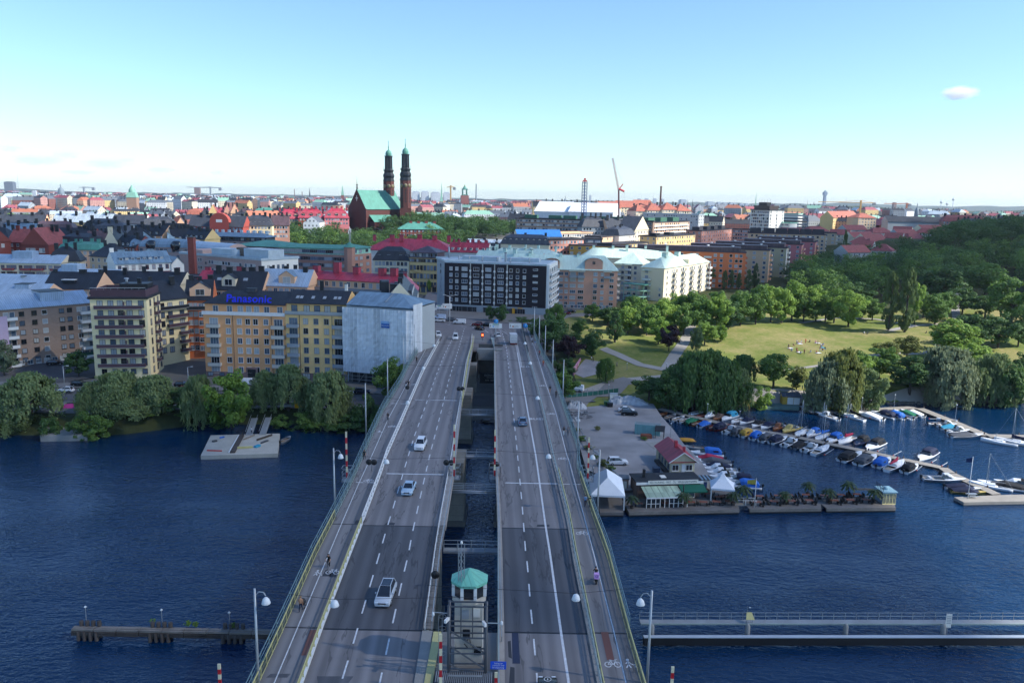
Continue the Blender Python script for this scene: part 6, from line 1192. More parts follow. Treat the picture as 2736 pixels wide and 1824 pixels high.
TREES='''willow 72 975 862 150 willow big drooping willow on the left shore, second from the left edge
willow 18 1000 950 120 willow low willow overhanging the water at the left edge
round 10 862 782 60 grey pale willow-like tree at the left edge beside the pink scaffold net
round 181 866 806 58 dark small street tree on the square left of the pale yellow tower
willow 274 950 855 105 willow tall drooping willow in front of the pale yellow tower
willow 303 1000 912 122 willow low wide willow trailing in the water left of the raft
willow 357 965 864 90 willow drooping willow right of the pale yellow tower, behind the dark tree
round 397 985 886 104 dark dense dark tree at the water between two willows
willow 458 962 866 82 willow yellow-green willow left of the fresh green chestnut
round 532 972 856 104 bright fresh green chestnut at the shore left of the two gangways
bush 188 992 946 60 mid bush at the water beside the concrete landing
willow 610 940 854 66 willow slim willow behind the gangways
willow 664 948 840 86 willow tall willow above the yellow lorry
willow 757 958 856 98 willow broad willow on the left shore nearest the bridge
bush 706 1000 946 106 mid wide bush at the water right of the raft
bush 797 1000 952 106 dark wide dark bush at the water nearest the bridge
round 897 915 819 84 mid round chestnut rising between the wrapped house and the bridge railing
round 1257 808 720 86 dark dense tree hugging the right side of the bridge end
round 1306 828 768 56 purple dark purple-leaved tree beside the gravel pitch
round 1316 810 766 50 dark dark green tree behind the purple-leaved tree by the pitch
round 1296 872 822 52 dark dark tree between the bridge and the graffiti wall
round 1294 922 852 62 mid round tree between the bridge and the turning road
round 1359 822 755 48 dark dark tree with people in its shade above the gravel pitch
round 1330 772 732 34 mid thin young tree on the slope below the pink house
poplar 1412 786 720 44 dark columnar multi-stemmed tree on the lawn near the pink house
willow 1391 876 824 42 mid round willow alone on the small lawn right of the gravel pitch
bush 1197 750 728 48 dark low dark bushes in front of the black apartment house
round 1276 758 700 40 mid tree at the foot of the pink house near the black house
round 1361 738 698 42 mid tree in front of the pink house left of the street
round 1396 748 704 44 dark darker tree in front of the pink house near its right corner
round 1442 765 703 52 bright fresh tree at the right corner of the pink house
round 1465 750 680 58 mid tall tree in front of the glazed veranda
round 1505 762 695 54 bright sunlit round tree left of the purple tree on the lawn
round 1512 790 728 54 bright yellow-green tree touching the purple-leaved tree on the lawn
round 1536 806 746 44 purple purple-leaved tree standing on the sunny lawn by the path
round 1550 740 672 60 bright sunlit tree below the corner of the cream balcony house
round 1592 745 664 64 mid tall full tree right of the cream balcony house
round 1636 742 668 62 mid full tree below the poplars at the orange slab
round 1672 756 688 58 dark dark tree at the lawn edge behind the yellow-green tree
spread 1618 792 740 50 bright yellow-green tree beside the path across the lawn
round 1656 784 746 30 bright small round tree with its own shadow by the path
round 1599 815 750 30 willow thin pale tree right beside the path
willow 1592 930 812 118 dark large dark willow in the grove at the inner end of the marina
willow 1655 930 825 104 dark second large dark willow in the marina grove, to the right
round 1536 934 850 86 dark dark tree in the marina grove nearest the silver tarpaulins
round 1490 918 862 70 dark low dark tree above the silver tarpaulins
willow 1692 920 846 66 willow willow at the right end of the marina grove
willow 1706 884 816 66 dark dark willow left of the big maple at the path
spread 1776 890 812 78 mid big maple with visible trunk beside the shore path
round 1829 895 840 42 olive small olive-green tree right of the big maple
bush 1749 922 886 52 bright bright bush at the water left of the green float
round 1770 740 654 58 bright sunlit tree at the left end of the lawn edge row
round 1818 736 650 70 bright tall pale tree, second in the lawn edge row
round 1873 738 660 66 bright full tree in the middle of the lawn edge row
round 1915 742 668 58 mid tree in the lawn edge row, second from its right end
round 1948 750 672 64 bright round tree at the right end of the lawn edge row
round 2003 736 684 46 mid small round tree between the row and the two poplars
poplar 2040 759 628 38 poplar slimmer left one of the two tall poplars on the lawn
poplar 2077 763 620 47 poplar broader right one of the two tall poplars on the lawn
round 2100 745 650 34 bright bright tree behind the right poplar
round 2147 745 680 58 mid round tree on the lawn right of the poplars
round 2168 728 668 54 mid tree behind the round tree right of the poplars
spread 2187 818 740 112 bright wide spreading tree on the lawn at the end of the hill path
spread 2232 850 792 86 bright low broad tree right of the wide spreading tree
round 2230 795 722 78 dark left half of the long clipped tree group at the right
round 2292 798 725 84 dark right half of the long clipped tree group at the right
round 2322 745 634 96 mid big tree at the right edge above the clipped group
round 2338 795 708 56 dark dark tree at the right edge beside the clipped group
spread 2035 826 784 56 olive thin-leaved tree on the lawn, left one of two
spread 2082 826 770 54 olive thin-leaved tree on the lawn, right one of two
willow 1930 925 806 104 olive olive willow behind the yellow huts
willow 1900 926 828 104 grey grey-green willow at the yellow hut with white doors
round 1998 924 842 62 willow willow-green tree right of the grey-green willow
round 2018 870 798 80 mid tree on the lawn behind the willow-green tree
spread 2090 893 822 92 dark tree on the path by the white park sign
willow 2172 938 802 122 grey large silvery willow at the water right of the huts
round 2236 885 822 58 mid tree behind the silvery willow at its right
willow 2274 934 816 98 willow large willow at the water near the right edge
round 2342 912 846 60 mid tree at the right edge by the water
round 2348 860 808 40 dark tree top at the right edge above the shore
bush 2040 932 905 60 olive low bush on the bank behind the moored boats
bush 2090 930 908 50 mid second low bush on the bank behind the moored boats
bush 2250 930 902 80 dark dark bank bush below the right willow
bush 2300 926 900 70 dark dark bank bush at the right edge
round 1850 676 606 60 dark tree left of the wood below the pink slabs
round 1880 680 622 60 dark second tree below the pink slabs
round 1960 700 645 74 dark wide dark tree behind the lawn edge row
spread 2160 695 614 92 dark big dark tree left of the hill path
spread 2262 690 604 108 mid big sunlit tree right of the hill path
round 1485 770 700 54 mid tree between the fresh tree and the sunlit round tree below the houses
round 1528 765 690 56 bright tree behind the purple-leaved tree on the lawn
round 1570 770 698 56 mid tree at the top of the path across the lawn, left side
round 1612 765 690 58 mid tree at the top of the path across the lawn, right side
round 1650 762 676 60 bright tree right below the tallest poplar
round 1700 748 668 60 mid tree below the slim poplars at the left of the lawn edge row
round 1735 745 660 62 mid tree below the right end of the orange slab
round 1795 742 664 52 bright tree wedged between first and second of the lawn edge row
round 1845 740 668 54 mid tree wedged between the pale tree and the middle one of the lawn edge row
round 1895 740 666 52 bright tree behind the middle of the lawn edge row
round 1415 745 704 40 dark low tree behind the columnar tree
round 1450 735 676 46 mid tree close to the glazed veranda
round 1980 730 676 50 mid tree behind the small round tree left of the poplars
round 2210 720 660 60 dark tree at the hill path above the clipped group
round 2262 730 672 70 dark tree behind the clipped group
round 2120 730 672 54 dark dark tree just behind the bright tree at the right poplar
willow 1622 918 806 90 dark rear willow of the marina grove, middle
round 1567 915 822 80 dark rear dark tree of the marina grove, left
round 1968 880 815 66 bright fresh tree between the willows and the lawn
round 2140 880 815 70 mid tree between the park sign and the silvery willow
willow 2205 932 838 70 willow lower willow at the right foot of the silvery willow
round 2310 920 832 70 dark tree between the last two willows at the water
bush 225 998 950 70 mid shore bush between the landing and the low wide willow
bush 352 996 948 66 mid shore bush right of the low wide willow
bush 440 992 942 74 mid shore bush below the yellow-green willow
bush 500 990 940 60 dark shore bush left of the fresh green chestnut
bush 645 992 952 50 mid shore bush right of the gangways
bush 120 990 950 50 dark shore bush left of the landing
willow 215 955 880 70 willow smaller willow behind the landing
round 840 965 905 60 dark dark tree under the left bridge railing
poplar 1636 660 588 27 poplar tallest poplar in front of the orange slab
poplar 1663 664 622 15 poplar slim poplar in front of the orange slab, second from the left
poplar 1679 664 622 15 poplar slim poplar in front of the orange slab, third from the left
poplar 1696 664 628 14 poplar shortest slim poplar in front of the orange slab
poplar 1718 664 620 18 poplar poplar at the right end of the orange slab, left one
poplar 1733 662 608 19 poplar poplar at the right end of the orange slab, taller right one
poplar 1939 590 534 16 poplar dark poplar at the end of the rearmost slab'''
for ln in TREES.split('\n'):
 k,x,yb,yt,w,lm,lab=ln.split(' ',6);tr(k,float(x),float(yb),float(yt),float(w),lm,lab)
tr('round',560,690,630,32,'dark','tree rising between the black courtyard roofs behind the blue sign',7)
tr('bush',1050,708,688,34,'dark','clump of bushes at the street corner left of the black house',11);tr('round',1128,738,702,26,'dark','street tree in front of the black house, left one',11);tr('round',1152,740,702,26,'dark','street tree in front of the black house, right one',11)
tr('round',986,672,640,10,'bright','slim young street tree before the yellow corner house',11)
def inside(p,poly):
 x,y=p;c=False
 for(a,b_),(d,e)in zip(poly,poly[1:]+poly[:1]):
  if(b_>y)!=(e>y)and x<(d-a)*(y-b_)/(e-b_)+a:c=not c
 return c
FMV,FMF,FMC=[],[],CRS['round'][0][0]
fm_v=[v.co.copy()for v in FMC.vertices];fm_f=[tuple(p.vertices)for p in FMC.polygons]
def wood(poly,X,Y,step,H,W_,mats_,label,group,far=True,kinds=('round',),most=400):
 y=Y[0];n=row=0;r=random.Random(int(X[0])+999)
 while y<Y[1]:
  x=X[0];k=0
  while x<X[1]:
   px,py_=x+r.uniform(-.4,.4)*step,y+r.uniform(-.4,.4)*step;g=height(px,py_);h=r.uniform(*H);c=proj((px,py_,g+h*.6));w=r.uniform(*W_)
   if inside(c,poly):
    if n<most:plant(r.choice(kinds),(px,py_,g),h,w,r.choice(mats_),label%(ordinal(row)if row<26 else 'rear',ordinal(k)if k<26 else 'rightmost'),group,far)
    else:a=r.random()*6.28;ca,sa=math.cos(a)*w,math.sin(a)*w;i=len(FMV);FMV.extend((px+v.x*ca-v.y*sa,py_+v.x*sa+v.y*ca,g+v.z*h)for v in fm_v);FMF.extend(tuple(i+q for q in f)for f in fm_f)
    n+=1;k+=1
   x+=step
  y+=step;row+=k>0
 return n
HILLP=[(1795,612),(1850,602),(1900,590),(1985,566),(2060,562),(2130,535),(2200,520),(2352,498),(2440,498),(2440,650),(2352,640),(2300,600),(2215,605),(2205,640),(2150,640),(2100,625),(2040,640),(1990,660),(1920,660),(1850,660)]
nw=wood(HILLP,(120,620),(380,860),13,(11,17),(12,17),('dark','mid','mid','dark'),'broadleaf tree in the %s row of the right-hand hill wood, %s from the left','trees of the wood on the right-hand hill',most=115)
CHP=[(617,545),(650,522),(705,505),(760,518),(800,532),(858,535),(880,512),(905,498),(985,494),(1045,500),(1085,505),(1120,492),(1185,494),(1195,520),(1150,532),(1085,545),(960,558),(830,558),(700,552),(630,552)]
nc_=wood(CHP,(-190,30),(560,800),12,(11,17),(12,17),('dark','dark','mid'),'broadleaf tree in the %s row of the church wood, %s from the left','trees of the wood around the church',most=62)
ng=wood([(-20,480),(275,487),(275,502),(-20,502)],(-640,-330),(760,1060),17,(14,20),(17,22),('bright','bright','mid'),'sunlit tree in the %s row of the far left park, %s from the left','trees of the sunlit park on the left')
nf_=wood([(1540,466),(1760,472),(1900,478),(1900,500),(1760,496),(1540,488)],(120,420),(900,1500),52,(15,20),(16,22),('mid','dark'),'tree among right-hand roofs, %s row, %s from the left','trees among the roofs on the right')
nk=wood([(0,440),(880,445),(880,490),(0,478)],(-1500,-200),(1300,3000),190,(16,22),(24,36),('mid','bright'),'tree clump among the distant roofs, %s row, %s from the left','trees among the distant roofs')
fm=bpy.data.meshes.new('wood_mass');fm.from_pydata(FMV,[],FMF);fm.materials.append(LM['dark']);stuff(ob('wood_mass',fm))
tr('conifer',730,545,510,14,'dark','dark spruce among the trees left of the church');tr('conifer',775,545,516,14,'dark','second dark spruce, close to the church front');tr('conifer',935,500,458,14,'dark','tall dark conifer in front of the right bell tower')
def ridge(name,Y,pts,depth,m,step=60,amp=8):
 r=random.Random(int(Y));q=MB();P=[]
 for(x0,y0),(x1,y1)in zip(pts,pts[1:]):
  a,b_=atY(x0,y0,Y),atY(x1,y1,Y);n=max(1,int(abs(b_.x-a.x)/step))
  for i in range(n):c=a.lerp(b_,i/n);P.append((c.x,c.z+r.uniform(-amp,amp)))
 for(xa,za),(xb,zb)in zip(P,P[1:]):
  q.face([(xa,Y-depth*.5,-5),(xb,Y-depth*.5,-5),(xb,Y,zb),(xa,Y,za)],m,None,True);q.face([(xa,Y,za),(xb,Y,zb),(xb,Y+depth,-5),(xa,Y+depth,-5)],m,None,True)
 structure(name,q)
FOREST=mat('far_forest',(.030,.050,.026),.95,var=.5,scale=.012,fine=.05)
ridge('hills',3600,[(1830,476),(1900,473),(2000,476),(2100,480),(2250,483),(2500,486)],900,FOREST,40,6)
ridge('hills',8500,[(-400,432),(0,434),(60,435),(200,440),(330,443),(600,447),(900,452),(1200,458),(1500,463),(1800,468),(1960,467),(2080,471),(2200,475),(2352,474),(2900,484)],2500,FOREST,110,9)
# ================================================================ marina, quays, jetties
DECKM=mat('grey_decking','#6d6a68',.85,var=.25,scale=.5,fine=9);DECKL=mat('pale_decking','#8f8a82',.85,var=.2,scale=.5,fine=9)
def slabz(name,label,cat,pts,z,mt,thick=.6,planks=None,zpx=None):
 P=[at(*p,z)for p in pts];c=sum(P,Vector())/len(P);t=thing(name,label,cat,(c.x,c.y,0))if cat else None
 MB().prism([(p.x-c.x,p.y-c.y)for p in P],z-thick,z,mt,None).build('deck',t)
 MB().prism([(p.x-c.x,p.y-c.y)for p in P],z-thick-.5,z-thick,BLACKM,None,True).build('pontoon',t)
 return t
def jetty(name,label,pts,w,z,mt=DECKL,pw=.9):
 P=[at(*p,z)for p in pts];t=thing(name,label,'jetty',(P[0].x,P[0].y,0));o=P[0];me=MB().box(-.47*pw,.47*pw,-w/2,w/2,z-.1,z,mt).mesh('plank');npl=0
 for a,b in zip(P,P[1:]):
  d=b-a;L=Vector((d.x,d.y)).length;rz=math.atan2(d.y,d.x)
  MB().box(0,L,-w/2+.1,w/2-.1,z-.5,z-.1,DKTIMBER).build('beam',t,(a.x-o.x,a.y-o.y,0),rz)
  for i in range(int(L/pw)):
   if npl<290:q=a.lerp(b,(i+.5)*pw/L);ob('plank',me,t,(q.x-o.x,q.y-o.y,rnd.uniform(-.01,.02)),rz);npl+=1
  for i in range(0,int(L),9):q=a.lerp(b,i/L);MB().tube((0,0,-2),(0,0,z+.5),.16,DKTIMBER,6).build('pile',t,(q.x-o.x-math.sin(rz)*w*.5,q.y-o.y+math.cos(rz)*w*.5,0))
 return t
yp=[at(*p,1.3)for p in((1302,922),(1346,1078),(1420,1112),(1432,1128),(1640,1110),(1612,1062),(1570,1020),(1545,985),(1520,958),(1500,928),(1400,915))]
structure('gravel_yard',MB().prism([(p.x,p.y)for p in yp],-2,1.45,DARKC,GRAVEL),None,'grey gravel boatyard beside the bridge')
MAINJ=[(1515,938),(1580,953),(1684,978),(1836,1004),(1898,1017),(1991,1036),(2072,1054),(2165,1073),(2186,1087),(2295,1137)]
jetty('long_jetty','long bent main jetty of the marina running out between two rows of boats',MAINJ,2.2,.6)
jetty('north_jetty','wooden walkway along the far bank with boats moored stern out',[(1842,931),(1872,946),(1990,940),(2105,935)],2.6,.7)
jetty('east_jetty','jetty arm running towards the right edge in front of the big willow',[(2112,937),(2190,968),(2268,1000),(2420,1003)],2.8,.7)
slabz('pontoon','broad concrete-grey pontoon at the outer end of the main jetty','pontoon',[(2191,1141),(2214,1153),(2450,1149),(2440,1133),(2300,1136)],.7,DECKL)
slabz('green_float','float with green skirt below the yellow shed on the far bank','pontoon',[(1748,934),(1836,936),(1836,926),(1752,925)],.9,mat('green_float_deck','#55706a',.8),.8)
D1=slabz('terrace_deck','largest timber terrace deck carrying the restaurant','deck',[(1445,1176),(1698,1170),(1690,1138),(1650,1098),(1432,1092),(1431,1152)],.9,DECKM)
D2=slabz('terrace_deck','middle floating terrace deck with benches and the flagpole','deck',[(1722,1169),(1886,1167),(1884,1139),(1722,1141)],.9,DECKM)
D3=slabz('terrace_deck','outermost floating terrace deck with the little kiosk','deck',[(1898,1167),(2057,1165.5),(2050,1138),(1892,1140)],.9,DECKM)
D4=slabz('terrace_deck','small deck under the big white marquee beside the bridge','deck',[(1378,1176),(1432,1176),(1425,1110),(1366,1105)],.9,DECKM)
for dk,px in((D1,(1445,1176,1698,1170)),(D2,(1722,1169,1886,1167)),(D3,(1898,1167,2057,1165.5))):
 a,b=at(px[0],px[1],.9),at(px[2],px[3],.9);L=(b-a).length;rz=math.atan2(b.y-a.y,b.x-a.x);o=dk.location
 for i in range(14):MB().box(0,L,.1+i*.42,.48+i*.42,.9,.915+.006*(i%2),DECKM).build('plank',dk,(a.x-o.x,a.y-o.y,0),rz)
 MB().box(0,L,-.12,.0,.35,.98,TIMBER).build('fender_beam',dk,(a.x-o.x,a.y-o.y,0),rz)
def hframe(name,label,cat,A,Bq,z,C=None,depth=None,group=None):
 """thing whose front edge runs A to B (pixels at height z); returns root, width, depth"""
 a,b=at(*A,z),at(*Bq,z);d=b-a;W=math.hypot(d.x,d.y)
 if C:c=at(*C,z);depth=abs((c.x-a.x)*-d.y+(c.y-a.y)*d.x)/W
 return thing(name,label,cat,(a.x,a.y,0),math.atan2(d.y,d.x),group),W,depth
# red-roofed clubhouse
SID=mat('cream_boarding','#c9bf9f',.8,var=.1,scale=2);REDSEAM=roofmat('red_seam_roof','#a03540',.5)
t,W,D=hframe('clubhouse','cream boarded clubhouse with red seamed gable roof on the yard','house',(1538,1061),(1601,1060),4.3,(1506,1024))
MB().box(.35,W-.35,.4,D,1.2,4.4,SID).build('wall',t);q=MB();h=2.2
q.face([(-.2,-.3,4.25),(W/2,-.3,4.25+h),(W/2,D+.4,4.25+h),(-.2,D+.4,4.25)][::-1],REDSEAM);q.face([(W+.2,-.3,4.25),(W+.2,D+.4,4.25),(W/2,D+.4,4.25+h),(W/2,-.3,4.25+h)],REDSEAM);q.face([(-.2,D+.4,4.2),(W+.2,D+.4,4.2),(W+.2,-.3,4.2),(-.2,-.3,4.2)],REDSEAM)
q.face([(.35,.38,4.3),(W-.35,.38,4.3),(W/2,.38,4.1+h)],SID);q.face([(W-.35,D,4.3),(.35,D,4.3),(W/2,D,4.1+h)],SID);q.build('roof',t)
MB().tube((-.2,-.32,4.2),(W/2,-.32,4.2+h),.1,WHITE,4).tube((W+.2,-.32,4.2),(W/2,-.32,4.2+h),.1,WHITE,4).build('bargeboard',t)
for u in(.24,.74):ob('window',winmesh(1.3,1.2,'2',WHITE,0),t,(W*u,.39,2.3))
MB().box(W*.47,W*.6,.3,.4,1.3,3.7,WHITE).build('door',t);MB().box(W*.4,W*.5,-.1+D*.4,.6+D*.4,5.6,7.6,REDSEAM).build('chimney',t);MB().box(W*.55,W*.63,D*.12,D*.12+.5,5.8,7.2,REDSEAM).build('chimney',t)
for i in range(4):ob('window',winmesh(1.2,1.2,'2',GFR,2),t,(.36,D*(.15+.2*i),2.3),-math.pi/2)
MB().box(-.7,.3,D*.1,D*.8,1.3,2.0,DKTIMBER).build('woodpile',t)
q=tag(MB().box(0,1.6,0,.8,1.45,2.3,mat('rust_crate','#6a3f30',.8)).build('planter',None,at(1556,1090,0)),'brown wooden planter box at the clubhouse front','planter');q.location.z=0
# restaurant
BRN=mat('brown_boarding','#6b5a52',.85,var=.2,scale=2);BITU=mat('black_bitumen_roof','#23272c',.8,var=.3);GREENAW=mat('dark_green_awning','#0f5a45',.6,var=.1);PALEPC=roofmat('pale_green_corrugated','#9fb29a',1.3,.5)
t,W,D=hframe('restaurant','flat black-roofed brown boarded restaurant pavilion on the terrace deck','restaurant',(1462,1110),(1615,1106),4.2,(1440,1088))
MB().box(.4,W-.4,.4,D,.8,4.1,BRN).build('wall',t);MB().box(0,W,0,D,4.1,4.35,BITU).build('roof',t);MB().box(-.05,W+.05,-.08,0,3.9,4.4,WHITE).build('fascia',t);MB().box(W*.42,W*.5,D*.4,D*.65,4.35,4.5,OFFW).build('roof_hatch',t);MB().box(W*.16,W*.19,D*.5,D*.5+.7,4.35,6.0,BLACKM).build('chimney',t)
sb=MB().box(W*.17,W*.92,-.18,-.1,4.0,4.75,OFFW).build('sign_board',t);o=text_mesh('lettering','RESTAURANG · MAT · ÖL · VIN & GÄSTHAMN',.62,mat('sign_lettering','#2c3f52',.6),parent=sb);o.location=(W*.545,-.19,4.37);o.rotation_euler=(math.pi/2,0,0);o.scale=(W*.70/o.dimensions.x if o.dimensions.x else 1,1,1)
q=MB();q.face([(W*.06,-.3,3.7),(W*.06,-4.6,3.0),(W*.60,-4.6,3.0),(W*.60,-.3,3.7)],PALEPC);q.box(W*.60,W*.66,-4.6,-.3,3.0,3.05,OFFW);q.box(W*.055,W*.665,-4.7,-4.55,2.8,3.0,WHITE);q.build('veranda_roof',t)
for i in range(10):u=mix(W*.06,W*.655,i/9);MB().box(u-.06,u+.06,-4.6,-4.48,.9,2.9,WHITE).build('veranda_post',t)
for a,b in((0,3),(5,8)):
 for k in range(a,b):x0,x1=mix(W*.06,W*.655,k/9),mix(W*.06,W*.655,(k+1)/9);MB().box(x0+.08,x1-.08,-4.56,-4.52,.9,2.8,GL_DARK).box(x0,x1,-4.6,-4.5,1.7,1.78,WHITE).build('glass_panel',t)
q=MB();q.face([(W*.62,-.2,3.8),(W*.62,-2.6,3.2),(W*1.0,-2.6,3.2),(W*1.0,-.2,3.8)],GREENAW);q.box(W*.62,W,-2.65,-2.6,2.95,3.22,GREENAW);q.build('awning',t)
MB().box(W*.67,W*.88,.3,.38,2.3,3.3,BLACKM).build('serving_hatch',t);MB().box(W*.66,W*.89,.1,.38,2.0,2.3,mat('dark_red_shelf','#4a2028',.6)).build('counter',t);ob('door',winmesh(2.4,1.7,'2',WFR,2),t,(W*.8,.38,1.0));MB().tube((W*.62,-3.4,3),(W*.62,-3.4,5),.12,BLACKM,8).build('stove_pipe',t)
t,W,D=hframe('shed','narrow pinkish shed with grey striped roof left of the restaurant','shed',(1424,1099),(1444,1100),3.4,(1420,1090));MB().box(0,W,0,D,.9,3.3,mat('pink_boarding','#8f7a74',.85,var=.15)).build('wall',t);MB().box(-.15,W+.15,-.15,D+.15,3.3,3.5,SLATE2).build('roof',t);MB().box(W*.35,W*.8,-.04,0,.9,2.9,OFFW).build('door',t)
t,W,D=hframe('shed','blue-striped white shed right of the restaurant','shed',(1612,1101),(1637,1101),3.4,(1597,1091));MB().box(0,W,0,D,.9,3.3,OFFW).build('wall',t);[MB().box(W*i/6,W*(i+1)/6,-.1,D,3.3,3.45,(BLUEROOF2,BITU)[i%2]).build('roof_strip',t)for i in range(6)];MB().box(W*.2,W*.5,-.05,0,.9,2.9,mat('blue_door','#2b4a7a',.6)).build('door',t)
CANV=mat('white_canvas','#dfe3e8',.6,var=.06,scale=.8)
def tent(label,c,w,d,rz,ze,za,ridge=0):
 p=at(*c,.9);t=thing('marquee',label,'tent',(p.x,p.y,.9),rz);n=6;q=MB()
 if ridge:q.face([(-w/2,-d/2,ze),(w/2,-d/2,ze),(0,-d/2+2.5,za)],CANV);q.face([(w/2,d/2,ze),(-w/2,d/2,ze),(0,d/2-2.5,za)],CANV);q.face([(w/2,-d/2,ze),(w/2,d/2,ze),(0,d/2-2.5,za),(0,-d/2+2.5,za)],CANV);q.face([(-w/2,d/2,ze),(-w/2,-d/2,ze),(0,-d/2+2.5,za),(0,d/2-2.5,za)],CANV)
 else:
  prof=[(1,ze),(.62,mix(ze,za,.28)),(.34,mix(ze,za,.52)),(.13,mix(ze,za,.78)),(.0,za)]
  for(r0,z0),(r1,z1)in zip(prof,prof[1:]):
   for(ax,ay),(bx,by)in zip(((-1,-1),(1,-1),(1,1),(-1,1)),((1,-1),(1,1),(-1,1),(-1,-1))):
    P=[(ax*r0*w/2,ay*r0*d/2,z0),(bx*r0*w/2,by*r0*d/2,z0),(bx*r1*w/2,by*r1*d/2,z1),(ax*r1*w/2,ay*r1*d/2,z1)];q.face(P if r1>.01 else P[:3],CANV)
 for a in((-w/2,w/2,-d/2,-d/2+.04),(-w/2,w/2,d/2-.04,d/2),(-w/2,-w/2+.04,-d/2,d/2),(w/2-.04,w/2,-d/2,d/2)):q.box(*a,ze-.35,ze,CANV)
 q.build('canopy',t)
 for sx in(-1,1):
  for sy in(-1,1):MB().box(-.12,.12,-.12,.12,0,ze,WHITE).build('leg',t,(sx*(w/2-.15),sy*(d/2-.15),0))
 return t
tent('white peaked marquee at the right end of the restaurant terrace',(1657,1142),4.6,4.6,R(-12),2.6,5.4);tent('big white ridge marquee right beside the bridge railing',(1392,1148),6.6,10,R(-4),2.9,5.6,1)
# terrace furniture
WOODT=mat('brown_table_top','#7c4a38',.7,var=.2);DKCH=mat('dark_chair','#2a2522',.8,var=.2)
tbl=thing('terrace_table','brown table with dark chairs','table',at(1455,1165,.92),0);MB().box(-.75,.75,-.45,.45,.7,.76,WOODT).build('table_top',tbl)
for s in(-.6,.6):MB().box(s-.05,s+.05,-.3,.3,0,.7,DKCH).build('leg',tbl)
chr_=thing('chair','dark terrace chair','chair',(0,0,-50));MB().box(-.24,.24,-.24,.24,.42,.48,DKCH).build('seat',chr_);MB().box(-.24,.24,.2,.26,.48,.95,DKCH).build('backrest',chr_);[MB().box(-.03,.03,-.03,.03,0,.42,DKCH).build('leg',chr_,(x,y,0))for x in(-.2,.2)for y in(-.2,.2)]
bn=thing('bench','dark bench with high back','bench',(0,0,-50));MB().box(-.75,.75,-.25,.25,.4,.46,DKCH).build('seat',bn);MB().box(-.75,.75,.22,.3,.46,1.05,DKCH).build('backrest',bn);[MB().box(-.05,.05,-.2,.2,0,.4,DKCH).build('leg',bn,(x,0,0))for x in(-.6,.6)]
fr1=[(1467,1163),(1498,1162),(1528,1162),(1557,1161),(1587,1160),(1615,1160),(1645,1159),(1673,1158)];n=0
def tset(x,y,lab,seats,rz=0,first=False):
 p=at(x,y,.93);c=tbl if first else clone(tbl,p,rz,lab,None,'terrace tables');c.location=p;c['label']=lab;c['group']='terrace tables'
 for i,(dx,dy,r)in enumerate(((-1.05,.1,R(90)),(1.05,-.1,R(-90)))):
  co,si=math.cos(rz),math.sin(rz);s=clone(seats,(p.x+dx*co-dy*si,p.y+dx*si+dy*co,p.z),rz+r,('dark bench' if seats is bn else 'dark chair')+(' left of the ' if i==0 else ' right of the ')+lab.replace(' between two benches',''),None,'terrace seats')
for i,(x,y)in enumerate(fr1):tset(x,y,'brown table in the front terrace row, %s from left'%ordinal(i),chr_,R(-6),i==0)
for i,(x,y)in enumerate(((1626,1140),(1619,1131),(1650,1147),(1664,1145))):tset(x,y,('brown table beside the peaked marquee, ' if i<2 else 'brown table under the peaked marquee, ')+('front one','rear one','left one','right one')[i],chr_,R(10))
for i,(x,y)in enumerate(((1738,1160),(1777,1158),(1817,1157),(1858,1156),(1744,1146),(1786,1145),(1812,1144),(1850,1143))):tset(x,y,'brown table on the middle deck, %s in the %s row'%(ordinal(i%4),'front' if i<4 else 'back'),bn,R(-5))
for i,(x,y)in enumerate(((1916,1156),(1952,1155),(1988,1154),(1892,1145),(1930,1143),(1967,1142))):tset(x,y,'brown table on the outermost deck, %s in the %s row'%(ordinal(i%3),'front' if i<3 else 'back'),bn,R(-5))
for o in(chr_,bn):
 for c in[o]+list(o.children):bpy.data.objects.remove(c)
PF=[(0,0)];q=MB();PALMG=leaf('palm_fronds',(.02,.04,.015),(.05,.08,.03),.2)
for k in range(22):
 a=k*2.4;el=.9-.06*k;P=[Vector((0,0,0))]
 for j in range(1,6):s=j/5;P.append(Vector((math.cos(a)*s*1.5,math.sin(a)*s*1.5,.9*s*el-1.1*s*s*.9)))
 for u,v in zip(P,P[1:]):
  w_=Vector((-math.sin(a),math.cos(a),0))*.2;q.face([u-w_,u+w_,v+w_*.8,v-w_*.8],PALMG)
fro=q.mesh('fronds');tk=MB().tube((0,0,0),(.06,0,1.1),.1,BARK,7,.08).tube((.06,0,1.1),(0,0,2.3),.08,BARK,7,.07).mesh('trunk');pot=MB().lathe([(.35,0),(.45,.5),(0,.5)],DKTIMBER,(0,0,0),10).mesh('pot')
for x,y,h,lab in((1451.5,1167,1,'front left corner of the restaurant terrace'),(1571,1163,1.1,'middle of the restaurant terrace front'),(1684,1160,1.05,'right end of the restaurant terrace'),(1705,1150,1.25,'gangway to the middle deck'),(1801,1157,1.0,'middle deck between the benches'),(1855,1136,1.05,'back edge of the middle deck'),(1902,1152,1.05,'left end of the outermost deck'),(1948,1138,1.2,'back edge of the outermost deck'),(2008,1154,1.1,'little kiosk')):
 p=at(x,y,.92);t=thing('potted_palm','potted fan palm by the %s'%lab,'palm',p,rnd.random()*6,'potted palms on the decks');t.scale=(h,)*3;ob('trunk',tk,t);ob('fronds',fro,t,(0,0,2.3));ob('pot',pot,t)
